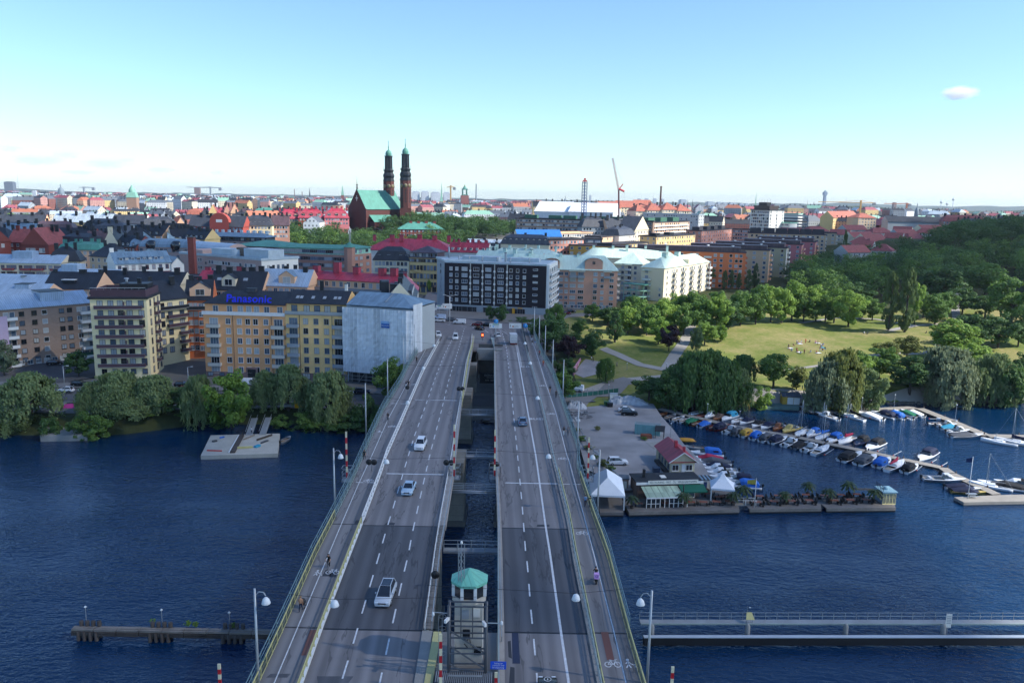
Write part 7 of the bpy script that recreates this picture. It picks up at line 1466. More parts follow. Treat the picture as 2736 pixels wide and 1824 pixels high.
t,W,D=hframe('kiosk','small blue-grey kiosk with pale yellow glazed doors at the deck end','kiosk',(2026,1157),(2056,1157),.93,None,3.0);MB().box(0,W,0,D,.93,3.3,mat('grey_blue_boarding','#8b98a6',.8,var=.1)).build('wall',t);MB().box(-.2,W+.2,-.3,D+.2,3.3,3.5,mat('turquoise_roof','#8fb3bd',.6)).build('roof',t);PYE=mat('pale_yellow_frame','#cfc48f',.7)
for i in range(4):ob('glazed_door',winmesh(W/4-.2,1.9,'x',PYE,1),t,(W*(i+.5)/4,-.01,1.05))
q=MB();[q.cbox((.0,D*i/5,3.5),(.06,.06,1.0),DKCH)for i in range(6)];q.box(-.03,.03,0,D,4.45,4.52,DKCH);q.box(-.03,.03,0,D,4.0,4.05,DKCH);q.build('roof_railing',t);MB().lathe([(.5,0),(.5,.4),(0,.45)],mat('turquoise_roof','#8fb3bd',.6),(W*.5,D*.5,3.5),10).build('roof_vent',t)
def pole_flag(x,y,ytop,z,label,fm,fw):
 p=at(x,y,z);H=atY(x,ytop,p.y).z-z;t=thing('flagpole',label,'flagpole',p);MB().tube((0,0,0),(0,0,H),.09,WHITE,6,.05).build('pole',t);q=MB();q.face([(0,0,H-.2),(fw,.3,H-.5),(fw,.35,H-1.3),(0,0,H-1.2)],fm);q.build('flag',t)
pole_flag(1732.5,1165,1098,.9,'white flagpole on the middle deck with a blue and yellow flag',mat('yellow_blue_flag','#b9a444',.7),-1.6);pole_flag(2223,1145,1048,.7,'white flagpole on the outer pontoon with a dark blue flag',mat('navy_flag','#1d2d55',.7),-1.1)
t=thing('bench','small grey table with seats by the flagpole on the outer pontoon','picnic table',at(2232,1141,.7));MB().box(-.9,.9,-.4,.4,.7,.76,STEEL).build('table_top',t);[MB().box(-.9,.9,y-.15,y+.15,.4,.45,STEEL).build('seat',t)for y in(-.75,.75)];MB().box(-.7,.7,-.1,.1,0,.7,STEEL).build('leg',t)
tag(MB().box(-2,2,-.04,.04,1.1,1.5,TIMBER).cbox((-1.7,0,0),(.1,.1,1.5),TIMBER).cbox((1.7,0,0),(.1,.1,1.5),TIMBER).build('sign_board',None,at(1981,1137,.93)),'low wide notice board behind the benches of the outermost deck','sign')
t=thing('gangway','small white railed footbridge between the restaurant deck and the middle deck','footbridge',at(1710,1157,.95));MB().box(-2.2,2.2,-.7,.7,-.1,0,DECKL).build('deck',t);[MB().tube((-2.2,y,1),(2.2,y,1),.05,WHITE,5).build('rail',t)for y in(-.7,.7)];[MB().box(-.05,.05,-.05,.05,0,1,WHITE).build('post',t,(x,y,0))for x in(-2,0,2)for y in(-.7,.7)]
# container, tarpaulins, fence and clutter of the yard
TQ=roofmat('turquoise_corrugated','#79a7a8',.28,.5,var=.15);p=at(1487,996,1.45);t=thing('container','pale turquoise corrugated shipping container on the yard','container',p,R(-14));MB().box(-3.1,3.1,-1.2,1.2,0,2.6,TQ,mat('container_top','#6f7f82',.7,var=.3)).build('body',t);[MB().box(x-.06,x+.06,-1.24,1.24,0,2.62,mat('container_frame','#6a9293',.6)).build('corner_post',t)for x in(-3.08,3.08)]
p=at(1515,1004,1.45);t=thing('lean_to','small black-roofed wooden lean-to right of the turquoise container','shed',p,R(-14));MB().face([(-1.2,-1.2,1.8),(1.2,-1.2,1.8),(1.2,1.2,2.7),(-1.2,1.2,2.7)],BITU).face([(-1.2,1.2,2.66),(1.2,1.2,2.66),(1.2,-1.2,1.76),(-1.2,-1.2,1.76)],BITU).build('roof',t);[MB().box(-.06,.06,-.06,.06,0,2.2,DKTIMBER).build('post',t,(x,y,0))for x in(-1,1)for y in(-1,1)]
tag(MB().box(-1.3,1.3,-.7,.7,0,.9,mat('rust_sheet','#7a4634',.8,var=.3)).build('rusty_skip',None,at(1484,1005,1.45)),'low rust-brown skip in front of the turquoise container','skip')
structure('concrete_pad',MB().prism([(q.x,q.y)for q in(at(1484,1016,1.46),at(1515,1014,1.46),at(1530,1032,1.46),at(1503,1031,1.46))],1.4,1.48,CONC))
TARP=mat('silver_tarpaulin','#a7abb0',.45,var=.35,scale=.9,fine=5,bump=.8)
def heap(label,cx,cy_,w,d,h,seed,mt=TARP):
 r=random.Random(seed);p=at(cx,cy_,1.45);n,m=22,9;q=MB();Z=[[0 if i in(0,n)or j in(0,m)else h*(.45+.55*r.random())*min(1,3.2*min(j,m-j)/m)*min(1,4*min(i,n-i)/n)for j in range(m+1)]for i in range(n+1)]
 f=lambda i,j:(w*(i/n-.5),d*(j/m-.5),Z[i][j])
 for i in range(n):
  for j in range(m):q.face([f(i,j),f(i+1,j),f(i+1,j+1),f(i,j+1)],mt)
 return tag(q.build('tarpaulin_heap',None,p,R(-4)),label,'tarpaulin')
heap('long crumpled silver tarpaulin over stored boats under the grove',1440,926,12.5,4,2.4,1);heap('silver tarpaulin over a heap right beside the bridge',1322,935,6.2,4,2.2,2);heap('small white tarpaulin on the scrap heap beside the bridge',1320,965,3,2,1.3,3)
SCR=mat('dark_scrap','#4c5057',.6,.3,var=.4);q=MB();r=random.Random(5)
for i in range(90):a=Vector((r.uniform(-3.5,3.5),r.uniform(-3.5,3.5),r.uniform(.05,.7)));q.tube(a,a+Vector((r.uniform(-2,2),r.uniform(-1,1),r.uniform(-.3,.3))),.06,SCR if i%3 else STEEL,4)
o=stuff(q.build('scrap_poles',None,at(1325,955,1.45)))
GF=mat('green_fence_sheet','#1f5a52',.7,var=.2);a,b=at(1300,922,1.4),at(1420,906,1.4);t=thing('yard_fence','dark green sheet fence with gate between the turning road and the yard','fence',(a.x,a.y,1.4),math.atan2(b.y-a.y,b.x-a.x));L=(b-a).length
for i in range(10):MB().box(L*i/10+.05,L*(i+1)/10-.05,-.03,.03,0,2.0,GF).build('panel',t);MB().box(L*i/10-.06,L*i/10+.06,-.06,.06,0,3.0,STEEL).build('post',t)
p=at(1409,922,1.45);t=thing('utility_cabinet','white utility cabinet between the yard gate and the long tarpaulin','cabinet',p);MB().box(-1.1,1.1,-.6,.6,0,2.4,OFFW).build('body',t);MB().box(-1.15,1.15,-.65,.65,2.4,2.5,STEEL).build('roof',t);MB().box(-.03,.03,-.62,-.6,.1,2.3,GREYP).build('door_gap',t)
for i,(x,y,m_,lab)in enumerate(((1393,931,mat('bin_green','#2f5a38',.6),'green wheeled bin beside the white cabinet'),(1401,934,BLACKM,'black wheeled bin beside the green one'),(1507,1085,mat('bin_blue','#26384f',.6),'dark blue lidded bin behind the restaurant roof'))):t=thing('wheeled_bin',lab,'bin',at(x,y,1.45));MB().prism([(-.7,-.5),(.7,-.5),(.7,.5),(-.7,.5)],.1,1.1,m_,None,True,1.1).build('body',t);MB().box(-.8,.8,-.6,.6,1.1,1.22,m_).build('lid',t)
PINKG=mat('graffiti_wall_paint','#b07f92',.8,var=.5,scale=1.2,fine=3);a,b=ground(1317,862),ground(1333,828);t=thing('graffiti_wall','low pink graffiti-covered wall at the gravel pitch','wall',(a.x,a.y,a.z),math.atan2(b.y-a.y,b.x-a.x));L=math.hypot(b.x-a.x,b.y-a.y);MB().box(0,L,-.15,.15,-.5,2.6,PINKG).build('wall',t);[MB().tube((1+i*L/7,-.17,.5),(1.9+i*L/7,-.17,2.1),.09,(BLACKM,OFFW,RED)[i%3],4).build('graffiti',t)for i in range(6)]
t=thing('guard_rail','grey steel guard rail along the yard edge beside the bridge','rail',(0,0,0));P=[at(x,y,1.5)for x,y in((1318,965),(1352,1030),(1400,1082),(1425,1105))]
for a,b in zip(P,P[1:]):MB().tube(a+Vector((0,0,.9)),b+Vector((0,0,.9)),.12,STEEL,5).build('rail',t);[MB().box(-.05,.05,-.05,.05,0,1,STEEL).build('post',t,a.lerp(b,k/4))for k in range(4)]
# far bank huts
YEL=mat('yellow_boarding','#b8963c',.8,var=.1)
for A,Bq,lab,dp in(((1797,927),(1836,928.5),'yellow shed with two white double doors on the far bank',3),((1904,938),(1931,938),'small yellow hut with white windows on the far bank',3.4)):
 t,W,D=hframe('yellow_hut',lab,'hut',A,Bq,1.0,None,dp);MB().box(0,W,0,D,.8,3.3,YEL).build('wall',t);q=MB();q.face([(-.3,-.4,3.2),(W+.3,-.4,3.2),(W+.3,D/2,4.2),(-.3,D/2,4.2)],SLATE2);q.face([(W+.3,D+.4,3.2),(-.3,D+.4,3.2),(-.3,D/2,4.2),(W+.3,D/2,4.2)],SLATE2);q.face([(0,0,3.2),(0,D/2,4.15),(0,D,3.2)],YEL);q.face([(W,D,3.2),(W,D/2,4.15),(W,0,3.2)],YEL);q.build('roof',t)
 if dp==3:[MB().box(W*u,W*u+1.7,-.06,0,.95,3.0,WHITE).build('door',t)for u in(.28,.66)]
 else:[ob('window',winmesh(.9,.9,'x',WHITE,0),t,(W*u,0,1.8))for u in(.2,.85)];MB().box(W*.42,W*.66,-.06,0,.95,2.9,WHITE).build('door',t)
t,W,D=hframe('shelter','open flat-roofed shelter left of the small yellow hut','shelter',(1866,938),(1902,938),1.0,None,3);MB().box(0,W,0,D,3.3,3.45,LTROOF).build('roof',t);[MB().box(-.07,.07,-.07,.07,.8,3.3,DKTIMBER).build('post',t,(x,y,0))for x in(.2,W-.2)for y in(.2,D-.2)];MB().box(.2,W-.2,D-.2,D-.1,.8,3.2,DKTIMBER).build('back_wall',t)
ROCKM=mat('bank_rock','#6a655c',.9,var=.4,scale=1);q=MB();r=random.Random(8)
for i in range(420):
 x=r.uniform(46,190);y=interp(SHORE,x)+r.uniform(-.6,1.6);s=r.uniform(.2,.7);q.prism([(x-s,y-s*.6),(x+s*.8,y-s),(x+s,y+s*.7),(x-s*.6,y+s)],-.3,s*.9,ROCKM,None,False,.6)
stuff(q.build('bank_stones'))
# ---------------------------------------------------------------- boats
HW=mat('white_gelcoat','#d9dcdf',.25,var=.06,scale=.7);HN=mat('navy_hull','#1a2440',.3);HG=mat('green_hull','#1f5a4a',.4);HR=mat('dark_red_hull','#6a2320',.4);HY=mat('ochre_hull','#b8a25a',.4);HGY=mat('grey_hull','#7f868c',.4);HWD=mat('varnished_wood','#7a4a2a',.35,var=.25,scale=2)
CV=dict(navy=mat('navy_canvas','#16203c',.8,var=.15),blue=mat('bright_blue_canvas','#1f63b8',.75,var=.12),black=mat('black_canvas','#15171b',.8,var=.15),grey=mat('grey_canvas','#4d5158',.8,var=.15),red=mat('red_canvas','#a02040',.8,var=.12),white=mat('white_boat_cover','#cfd2d4',.7,var=.08),green=mat('green_canvas','#15694a',.8),yellow=mat('ochre_canvas','#b8923c',.8),brown=mat('brown_canvas','#5c4c44',.8),turq=mat('turquoise_canvas','#2f8fb0',.8))
DKF=mat('cockpit_floor','#9a958a',.8,var=.2)
BC={}
def hull_mesh(L,Bm,mt,sail=False):
 k=(round(L,1),round(Bm,1),mt.name,sail)
 if k in BC:return BC[k]
 q=MB();n=9;S=[]
 for i in range(n+1):
  s=i/n;w=Bm/2*(min(1,(1-s)*2.1+.02)**.6 if s>.4 else(.9+.25*s if not sail else .62+.9*s));w=min(w,Bm/2);z=.55+.045*L*.8*s*s+(.1 if sail else 0);S.append((-L/2+L*s*1.0,w,z))
 for(x0,w0,z0),(x1,w1,z1)in zip(S,S[1:]):
  for sg in(-1,1):
   for(a,za),(b,zb)in(((0,-.35),(.72,-.02)),((.72,-.02),(1,1))):
    P=[(x0,sg*w0*a,za if za<.5 else z0),(x1,sg*w1*a,za if za<.5 else z1),(x1,sg*w1*b,zb if zb<.5 else z1),(x0,sg*w0*b,zb if zb<.5 else z0)];q.face(P if sg>0 else P[::-1],mt,None,True)
   q.face([(x0,sg*w0,z0),(x1,sg*w1,z1),(x1,sg*w1*.82,z1+.03),(x0,sg*w0*.82,z0+.03)],mt)
 x0,w0,z0=S[0];q.face([(x0,-w0,z0),(x0,w0,z0),(x0,w0*.72,-.02),(x0,0,-.35),(x0,-w0*.72,-.02)][::-1],mt)
 BC[k]=(q.mesh('hull'),S);return BC[k]
def boat(kind,L,p,rz,label,hull=None,cover=None,group='boats moored in the marina',mast=0):
 L*=1.17
 hull=hull or HW;Bm=L*.34 if kind!='sail' else L*.3;me,S=hull_mesh(L,Bm,hull,kind=='sail');nm={'sail':'sailboat','open':'rowing_boat'}.get(kind,'motorboat');t=thing(nm,label,'boat' if nm!='sailboat' else 'sailboat',(p.x,p.y,0),rz,group);ob('hull',me,t);zc=.6;hb=Bm/2
 dk=lambda a,b,m,z,name:(lambda q:[q.face([(x0,-w0*.82,z0+z),(x1,-w1*.82,z1+z),(x1,w1*.82,z1+z),(x0,w0*.82,z0+z)],m)for(x0,w0,z0),(x1,w1,z1)in zip(S[a:b],S[a+1:b+1])]and q.build(name,t))(MB())
 def loft(rings,m,name): # closed tent or cabin from rings (x, half width, z bottom, z top)
  q=MB()
  for(x0,w0,b0,t0),(x1,w1,b1,t1)in zip(rings,rings[1:]):
   A=[(x0,-w0,b0),(x0,-w0*.86,mix(b0,t0,.75)),(x0,-w0*.5,t0),(x0,w0*.5,t0),(x0,w0*.86,mix(b0,t0,.75)),(x0,w0,b0)];C=[(x1,-w1,b1),(x1,-w1*.86,mix(b1,t1,.75)),(x1,-w1*.5,t1),(x1,w1*.5,t1),(x1,w1*.86,mix(b1,t1,.75)),(x1,w1,b1)]
   for i in range(5):q.face([A[i],C[i],C[i+1],A[i+1]],m)
  for(x,w,b,tp),rev in((rings[0],0),(rings[-1],1)):P=[(x,-w,b),(x,-w*.86,mix(b,tp,.75)),(x,-w*.5,tp),(x,w*.5,tp),(x,w*.86,mix(b,tp,.75)),(x,w,b)];q.face(P if rev else P[::-1],m)
  return q.build(name,t)
 if kind=='open':dk(0,7,DKF,-.35,'floor');dk(7,9,hull,.02,'foredeck');[MB().box(x-.15,x+.15,-hb*.8,hb*.8,.4,.46,HWD).build('thwart',t)for x in(-L*.2,L*.1)]
 if kind=='cover':dk(6,9,hull,.02,'foredeck');loft([(-L*.47,hb*.85,.55,.75),(-L*.25,hb*.95,.58,1.15),(L*.02,hb*.95,.6,1.5),(L*.17,hb*.85,.62,.95),(L*.3,hb*.6,.65,.75)],cover or CV['grey'],'cover')
 if kind in('cabin','canopy'):
  dk(5,9,hull,.02,'foredeck');dk(0,5,DKF,-.3,'cockpit');loft([(-L*.02,hb*.78,.6,1.0 if kind=='canopy' else 1.75),(L*.12,hb*.74,.62,.98 if kind=='canopy' else 1.7),(L*.24,hb*.62,.65,.95),(L*.36,hb*.4,.7,.8)],hull,'cabin')
  ws=MB();x0,x1,z1=L*.16,L*.02,1.55 if kind=='canopy' else 1.72;ws.face([(x0,-hb*.7,.95),(x0,hb*.7,.95),(x1,hb*.6,z1),(x1,-hb*.6,z1)],GL_DARK)
  for s in(-1,1):ws.face([(x0,s*hb*.7,.95),(x1-L*.14,s*hb*.8,.95),(x1-L*.1,s*hb*.66,z1),(x1,s*hb*.6,z1)],GL_DARK)
  ws.build('windscreen',t)
  if cover:o=loft([(-L*.44,hb*.8,.6,1.25),(-L*.36,hb*.86,.6,1.85),(-L*.05,hb*.86,.65,2.0),(L*.04,hb*.72,.95,1.75)],cover,'canopy');MB().box(-L*.34,-L*.2,-hb*.80,hb*.80,1.15,1.5,GL_DARK).build('canopy_window',o)
  else:MB().box(-L*.36,-L*.3,-hb*.6,hb*.6,.3,.75,CV['white']).build('seat',t)
 if kind=='sail':
  dk(0,3,DKF,-.3,'cockpit');dk(3,9,hull,.03,'foredeck');loft([(-L*.1,hb*.6,.6,1.15),(L*.08,hb*.58,.62,1.1),(L*.24,hb*.35,.68,.8)],hull,'cabin');H=mast or L*1.3;MB().tube((L*.1,0,.6),(L*.1,0,H),.07,STEEL,6,.05).build('mast',t);MB().tube((L*.1,-.7,H*.62),(L*.1,.7,H*.62),.03,STEEL,4).build('spreader',t);MB().tube((L*.1,0,1.5),(-L*.32,0,1.6),.06,STEEL,5).build('boom',t);q=MB();[q.tube((L*.1,0,H),P,.016,STEEL,3)for P in((L*.48,0,.9),(-L*.48,0,.7),(L*.05,hb*.9,.6),(L*.05,-hb*.9,.6))];q.build('stays',t)
  if cover:loft([(-L*.33,.14,1.5,1.85),(0,.2,1.45,2.1),(L*.12,.12,1.5,2.5)],cover,'sail_cover')
 elif kind!='open' or L>4.4:q=MB().box(-L/2-.5,-L/2-.1,-.2,.2,.55,1.1,BLACKM).box(-L/2-.36,-L/2-.18,-.08,.08,-.4,.55,BLACKM);q.build('outboard_motor',t)
 return t
JD=R(-47);U43,V43=lambda x:1289.4+x/4.302,lambda y:894+y/4.302;U2=lambda x:1805.3+x/4.302
FARS=[(1320,240,'open',5,'white open',0,0),(1392,262,'open',4.6,'dark red open',HR,0),(1480,262,'cabin',5.4,'white',0,0),(1556,282,'cover',5,'brown-covered',HWD,'brown'),(1655,282,'canopy',6.4,'white',0,'turq'),(1745,312,'open',5.4,'white open',0,0),(1832,322,'cover',5.6,'white',0,'navy'),(1942,348,'cover',5.8,'white',0,'black'),(2045,366,'cover',6.2,'white',0,'navy'),(2150,382,'cabin',5.8,'varnished wooden',HWD,0),(2265,400,'cabin',7,'ochre-hulled',HY,0)]
NEARS=[(998,255,'open',4.2,'brown wooden',HWD,0),(1072,278,'open',5,'grey open',HGY,0),(1152,297,'open',5.2,'white open',0,0),(1225,312,'open',5,'white and blue open',0,0),(1290,325,'cover',5.2,'green-hulled',HG,'green'),(1358,338,'open',5.4,'wooden open',HWD,0),(1422,353,'cover',5.4,'white',0,'blue'),(1512,376,'open',5.2,'dark red',HR,0),(1592,385,'canopy',6.2,'red-brown hulled',HR,'navy'),(1675,412,'cabin',5.8,'white',0,0),(1760,430,'canopy',5.6,'grey-hulled',HGY,'grey'),(1855,446,'canopy',6,'white',0,'yellow'),(1945,470,'canopy',6,'white',0,'blue'),(2045,492,'canopy',6,'white',0,'grey'),(2150,508,'canopy',6.4,'white',0,'navy'),(2262,536,'cabin',6.2,'white',0,0)]
F2=[(160,436,'sail',7,'white',0,0,100),(262,448,'cabin',5.4,'white',0,'blue',0),(368,476,'sail',7,'blue and white',0,'blue',120),(468,500,'canopy',6.8,'white',0,'blue',0),(600,510,'sail',7.4,'white',0,'red',135),(735,530,'canopy',6.6,'dark',HN,'black',0),(872,562,'canopy',7.8,'large white',0,'black',0),(1388,662,'canopy',8.4,'large white',0,'navy',0)]
N2=[(145,560,'cover',6,'black-covered',HGY,'black',0),(242,588,'cabin',6,'white',0,0,0),(345,610,'sail',7.6,'white',0,0,160),(645,672,'canopy',8.2,'large white',0,'black',0),(800,705,'canopy',8.2,'large white',0,'grey',0),(960,730,'canopy',7.2,'white',0,'blue',0),(1076,765,'sail',8.2,'cream',0,'red',240),(1232,790,'canopy',6.4,'white',0,'black',0)]
cvn=lambda cov:{'turq':'turquoise','yellow':'ochre'}.get(cov,cov)
for rowi,(lst,Uf,side,rz)in enumerate(((FARS,U43,'far',JD-math.pi/2),(NEARS,U43,'near',JD+math.pi/2),(F2,U2,'far',JD-math.pi/2),(N2,U2,'near',JD+math.pi/2))):
 for i,it in enumerate(lst):
  x,y,k,L,hn,hl,cov=it[:7];p=at(Uf(x),V43(y),.2);m=0
  if k=='sail':m=atY(Uf(x),V43(it[7]),p.y).z
  lab='%s %s%s, %s from the %s, %s side of jetty'%(hn,{'sail':'sailboat','open':'boat','cover':'boat','cabin':'cabin boat','canopy':'motorboat'}[k],' with %s %s'%(cvn(cov),'sail cover' if k=='sail' else 'canopy' if k!='cover' else 'cover')if cov else '',ordinal(i),'shore' if rowi<2 else 'bend',side)
  boat(k,L,p,rz+rnd.uniform(-.06,.06),lab,hl or None,CV[cov]if cov else None,mast=m)
for x,y,k,L,rz,hn,hl,cov,mt_ in((1560,895,'cabin',7.6,-8,'white cabin boat lying along the outer bend of the main jetty',0,0,0),(1750,985,'cover',6,-12,'navy covered boat near the outer pontoon',0,'navy',0),(1800,1022,'cover',5.8,-10,'yellow boat with blue cover beside the outer pontoon',HY,'navy',0),(2020,965,'sail',7,150,'white sailboat right of the outer jetty',0,0,640),(2170,965,'cover',9,152,'large white motorboat with black cover at the right edge',0,'black',0),(2300,955,'cabin',8,152,'white cabin boat nearest the right edge',0,0,0)):p=at(U2(x),V43(y),.2);boat(k,L,p,R(rz),hn,hl or None,CV[cov]if cov else None,mast=atY(U2(x),V43(mt_),p.y).z if mt_ else 0)
for i,(x,y,k,L,hn,hl,cov,mt_)in enumerate(((410,272,'cabin',6.4,'white cabin boat',0,0,0),(655,278,'sail',7,'black and white sailboat',0,'black',145),(812,265,'cover',8,'white boat with white cover',0,'white',0),(955,255,'canopy',7.4,'white motorboat with navy canopy',0,'navy',0),(1045,262,'canopy',7,'white motorboat with blue canopy',0,'blue',0),(1140,268,'open',6,'white open boat',0,0,0),(1175,245,'cover',6,'white boat with green cover',0,'green',0),(1245,242,'cover',6.4,'white boat with white cover',0,'white',0))):p=at(U2(x),V43(y),.2);boat(k,L,p,R(118),'%s at the far bank walkway, %s from the left'%(hn,ordinal(i)),hl or None,CV[cov]if cov else None,mast=atY(U2(x),V43(mt_),p.y).z if mt_ else 0)
for i,(x,y,k,L,hn,hl,cov,rz,mt_)in enumerate(((1590,305,'open',4.6,'small white open boat',0,0,165,0),(1500,345,'open',5,'white open boat',0,0,10,0),(1585,360,'cabin',5.4,'white cabin boat',0,0,10,0),(1630,388,'cover',5.4,'white boat with turquoise cover',0,'turq',10,0),(1700,420,'cabin',6,'white cabin boat',0,0,10,0),(1785,465,'cover',8,'large white boat with grey cover',0,'grey',8,0),(2105,528,'sail',7,'blue and white boat without cover',0,0,145,440),(2275,530,'sail',8.4,'navy-covered sailboat',0,'navy',145,190))):p=at(U2(x),V43(y),.2);boat(k,L,p,R(rz),'%s moored at the east jetty arm, %s from its inner end'%(hn,ordinal(i)),hl or None,CV[cov]if cov else None,mast=atY(U2(x),V43(mt_),p.y).z if mt_ else 0)
for i,(x,y,k,L,hn,hl,cov)in enumerate(((1335,582,'open',6,'grey open boat',HGY,0),(1425,640,'canopy',7,'white motorboat with blue canopy',0,'blue'),(1445,690,'cover',6.4,'white boat with red cover',0,'red'),(1490,725,'cover',7.4,'white boat with grey cover',0,'grey'),(1520,768,'cover',6,'white boat with navy cover',0,'navy'),(1560,800,'cabin',6.8,'white cabin boat',0,0),(1590,840,'cabin',7,'white cabin boat with low screen',0,0),(1625,880,'cabin',6.4,'white cabin boat behind the marquee',0,0),(1740,905,'canopy',6,'white boat with navy hood',0,'navy'),(1775,960,'canopy',7,'white motorboat with bright blue canopy',0,'blue'))):boat(k,L,at(U43(x),V43(y),.2),R(172),'%s in the quay row by the clubhouse, %s from its far end'%(hn,ordinal(i)),hl or None,CV[cov]if cov else None)
boat('cover',6,at(1357,1082,.2),R(100),'boat with navy cover in the narrow inlet beside the bridge',None,CV['navy'])
for i in range(3):p=at(U43(1225+8*i),V43(500+14*i),.3);t=thing('kayak','orange kayak on the rack behind the clubhouse, %s from the back'%ordinal(i),'kayak',(p.x,p.y,.6+.1*i),R(-6));MB().lathe([(0,-2.3),(.25,-1.4),(.34,0),(.25,1.4),(0,2.3)],mat('orange_kayak','#c08a2a',.4),(0,0,0),8).build('hull',t).rotation_euler=(0,math.pi/2,0)
BOOM=mat('mooring_boom','#9aa1a6',.5,.4)
bp_=[(380,645,470,590),(540,700,580,620),(880,760,900,690),(1160,800,1180,720),(1290,800,1345,755),(905,610,965,575),(1060,650,1140,610),(1440,720,1490,690),(1540,755,1595,720),(600,270,480,235),(830,280,780,240),(1350,250,1285,215),(1415,290,1560,290)]
for i,(x0,y0,x1,y1)in enumerate(bp_):a,b=at(U2(x0),V43(y0),.45),at(U2(x1),V43(y1),.5);t=thing('mooring_boom','white mooring boom in the outer marina, %s from the main jetty bend'%ordinal(i),'boom',a,0,'mooring booms');MB().tube((0,0,0),b-a,.09,BOOM,5).build('tube',t);MB().lathe([(.0,-.2),(.22,0),(0,.2)],mat('orange_float','#b5402a',.6),(0,0,0),8).build('float',t)
# ================================================================ bridge furniture
ROADIR=lambda f,Y:math.atan2(1,(f(Y+5)-f(Y-5))/10)
LAMPW=mat('white_lamp_shade','#d4d8da',.4,var=.04)
def shade(q,c):q.lathe([(.0,.62),(.14,.6),(.3,.42),(.42,.05),(.40,0),(0,.05)],LAMPW,c,12);return q
lb=line((744,1383),(810,1240),(900,940));ll=[]
def lamp(x,y,right,label,arm=True):
 p=at(x,y,23.6);Y=p.y;t=thing('street_lamp',label,'street lamp',(p.x,Y,dz(Y)-1.5),0,'lamp posts along the bridge');H=23.6-dz(Y)+1.5;MB().tube((0,0,-2),(0,0,H),.16,STEEL,8,.10).build('pole',t)
 if arm:
  s=1 if not right else-1;MB().path([(0,0,H-1.3),(s*.1,0,H-.6),(s*.4,0,H-.3),(s*.8,0,H-.35),(s*1.0,0,H-.7)],.05,STEEL,5).build('arm',t);shade(MB(),(s*1.0,0,H-1.45)).build('lamp_shade',t)
LL=[(584.5,1351),(766,1029),(839,880),(889.7,821),(926.7,773),(952,744.6)]
LRr=[(1497.5,1355),(1378,1032),(1330,921),(1295.4,825.5),(1271,780),(1253.4,747),(1239.7,724),(1228,705)]
for i,(x,y)in enumerate(LL):lamp(x,y,False,'grey lamp post outside the left railing, %s from the viewer'%ordinal(i),i<2)
for i,(x,y)in enumerate(LRr):lamp(x,y,True,'grey lamp post outside the right railing, %s from the viewer'%ordinal(i),i<2)
for side,L_,f in(('left',[(768.5,1384),(887.8,1059),(936.8,923.4),(972.4,844.7),(997,793)],-1),('right',[(1323,1370),(1260,1046.8),(1235,913),(1217.8,833),(1206,787.7)],1)):
 for i,(x,y)in enumerate(L_):
  p=at(x,y,22.2);t=thing('hanging_lamp','white dome lamp hung over the %s path railing, %s from the viewer'%(side,ordinal(i)),'lamp',p,0,'lamps hung over the bridge');shade(MB(),(0,0,-.3)).build('lamp_shade',t)
  e=(LO if f<0 else RO)(p.y)+f*.8-p.x;MB().tube((0,0,.35),(e,0,1.2),.022,BLACKM,3).tube((0,0,.35),(-f*14,0,.9),.022,BLACKM,3).build('wire',t)
YRED=mat('barrier_red','#b3222c',.5,var=.1);YEW=mat('barrier_yellow_white','#d8cfae',.5,var=.1)
def boom(x,y,ytop,label,z=None,cage=True):
 p=deck(x,y);zz=dz(p.y)+.2;H=atY(x,ytop,p.y).z-zz;t=thing('barrier_boom',label,'barrier',(p.x,p.y,zz),0,'raised bridge barriers');n=8
 for i in range(n):MB().cbox((0,0,H*i/n),(.26,.14,H/n),YRED if i%2==0 else YEW).build('stripe',t)
 MB().cbox((0,.25,-.2),(.5,.4,1.3),GREYP).build('motor_box',t)
 if cage:
  q=MB()
  for k in range(5):
   for sx,sy in((-.9,0),(.9,0),(-.9,1.7),(.9,1.7)):q.cbox((sx,sy,-.6),(.07,.07,2.2),STEEL)
  for zc in(-.5,.1,.7,1.5):q.box(-.93,.93,-.03,.03,zc,zc+.06,STEEL).box(-.93,.93,1.67,1.73,zc,zc+.06,STEEL).box(-.93,-.87,0,1.7,zc,zc+.06,STEEL).box(.87,.93,0,1.7,zc,zc+.06,STEEL)
  q.box(-.95,.95,-.05,1.75,-.7,-.6,GREYP);q.build('cage',t)
boom(1043,1095,975,'red and white barrier standing upright at the inner edge of the left carriageway');boom(1136,1095,987,'red and white barrier standing upright at the inner edge of the right carriageway');boom(797,1100,991,'rusty red and yellow barrier upright outside the left railing, with a cage');boom(1350,1100,1004,'red and white barrier upright outside the right railing, with a cage')
boom(1012,1590,1455,'red and white barrier upright just left of the bridge tower',cage=False);boom(508,1620,1524,'red and white barrier tip at the bottom left of the bridge',cage=False);boom(1539,1640,1530,'red barrier tip at the bottom right of the bridge',cage=False);boom(1138,1640,1543,'red and white barrier tip right of the bridge tower below the blue sign',cage=False)
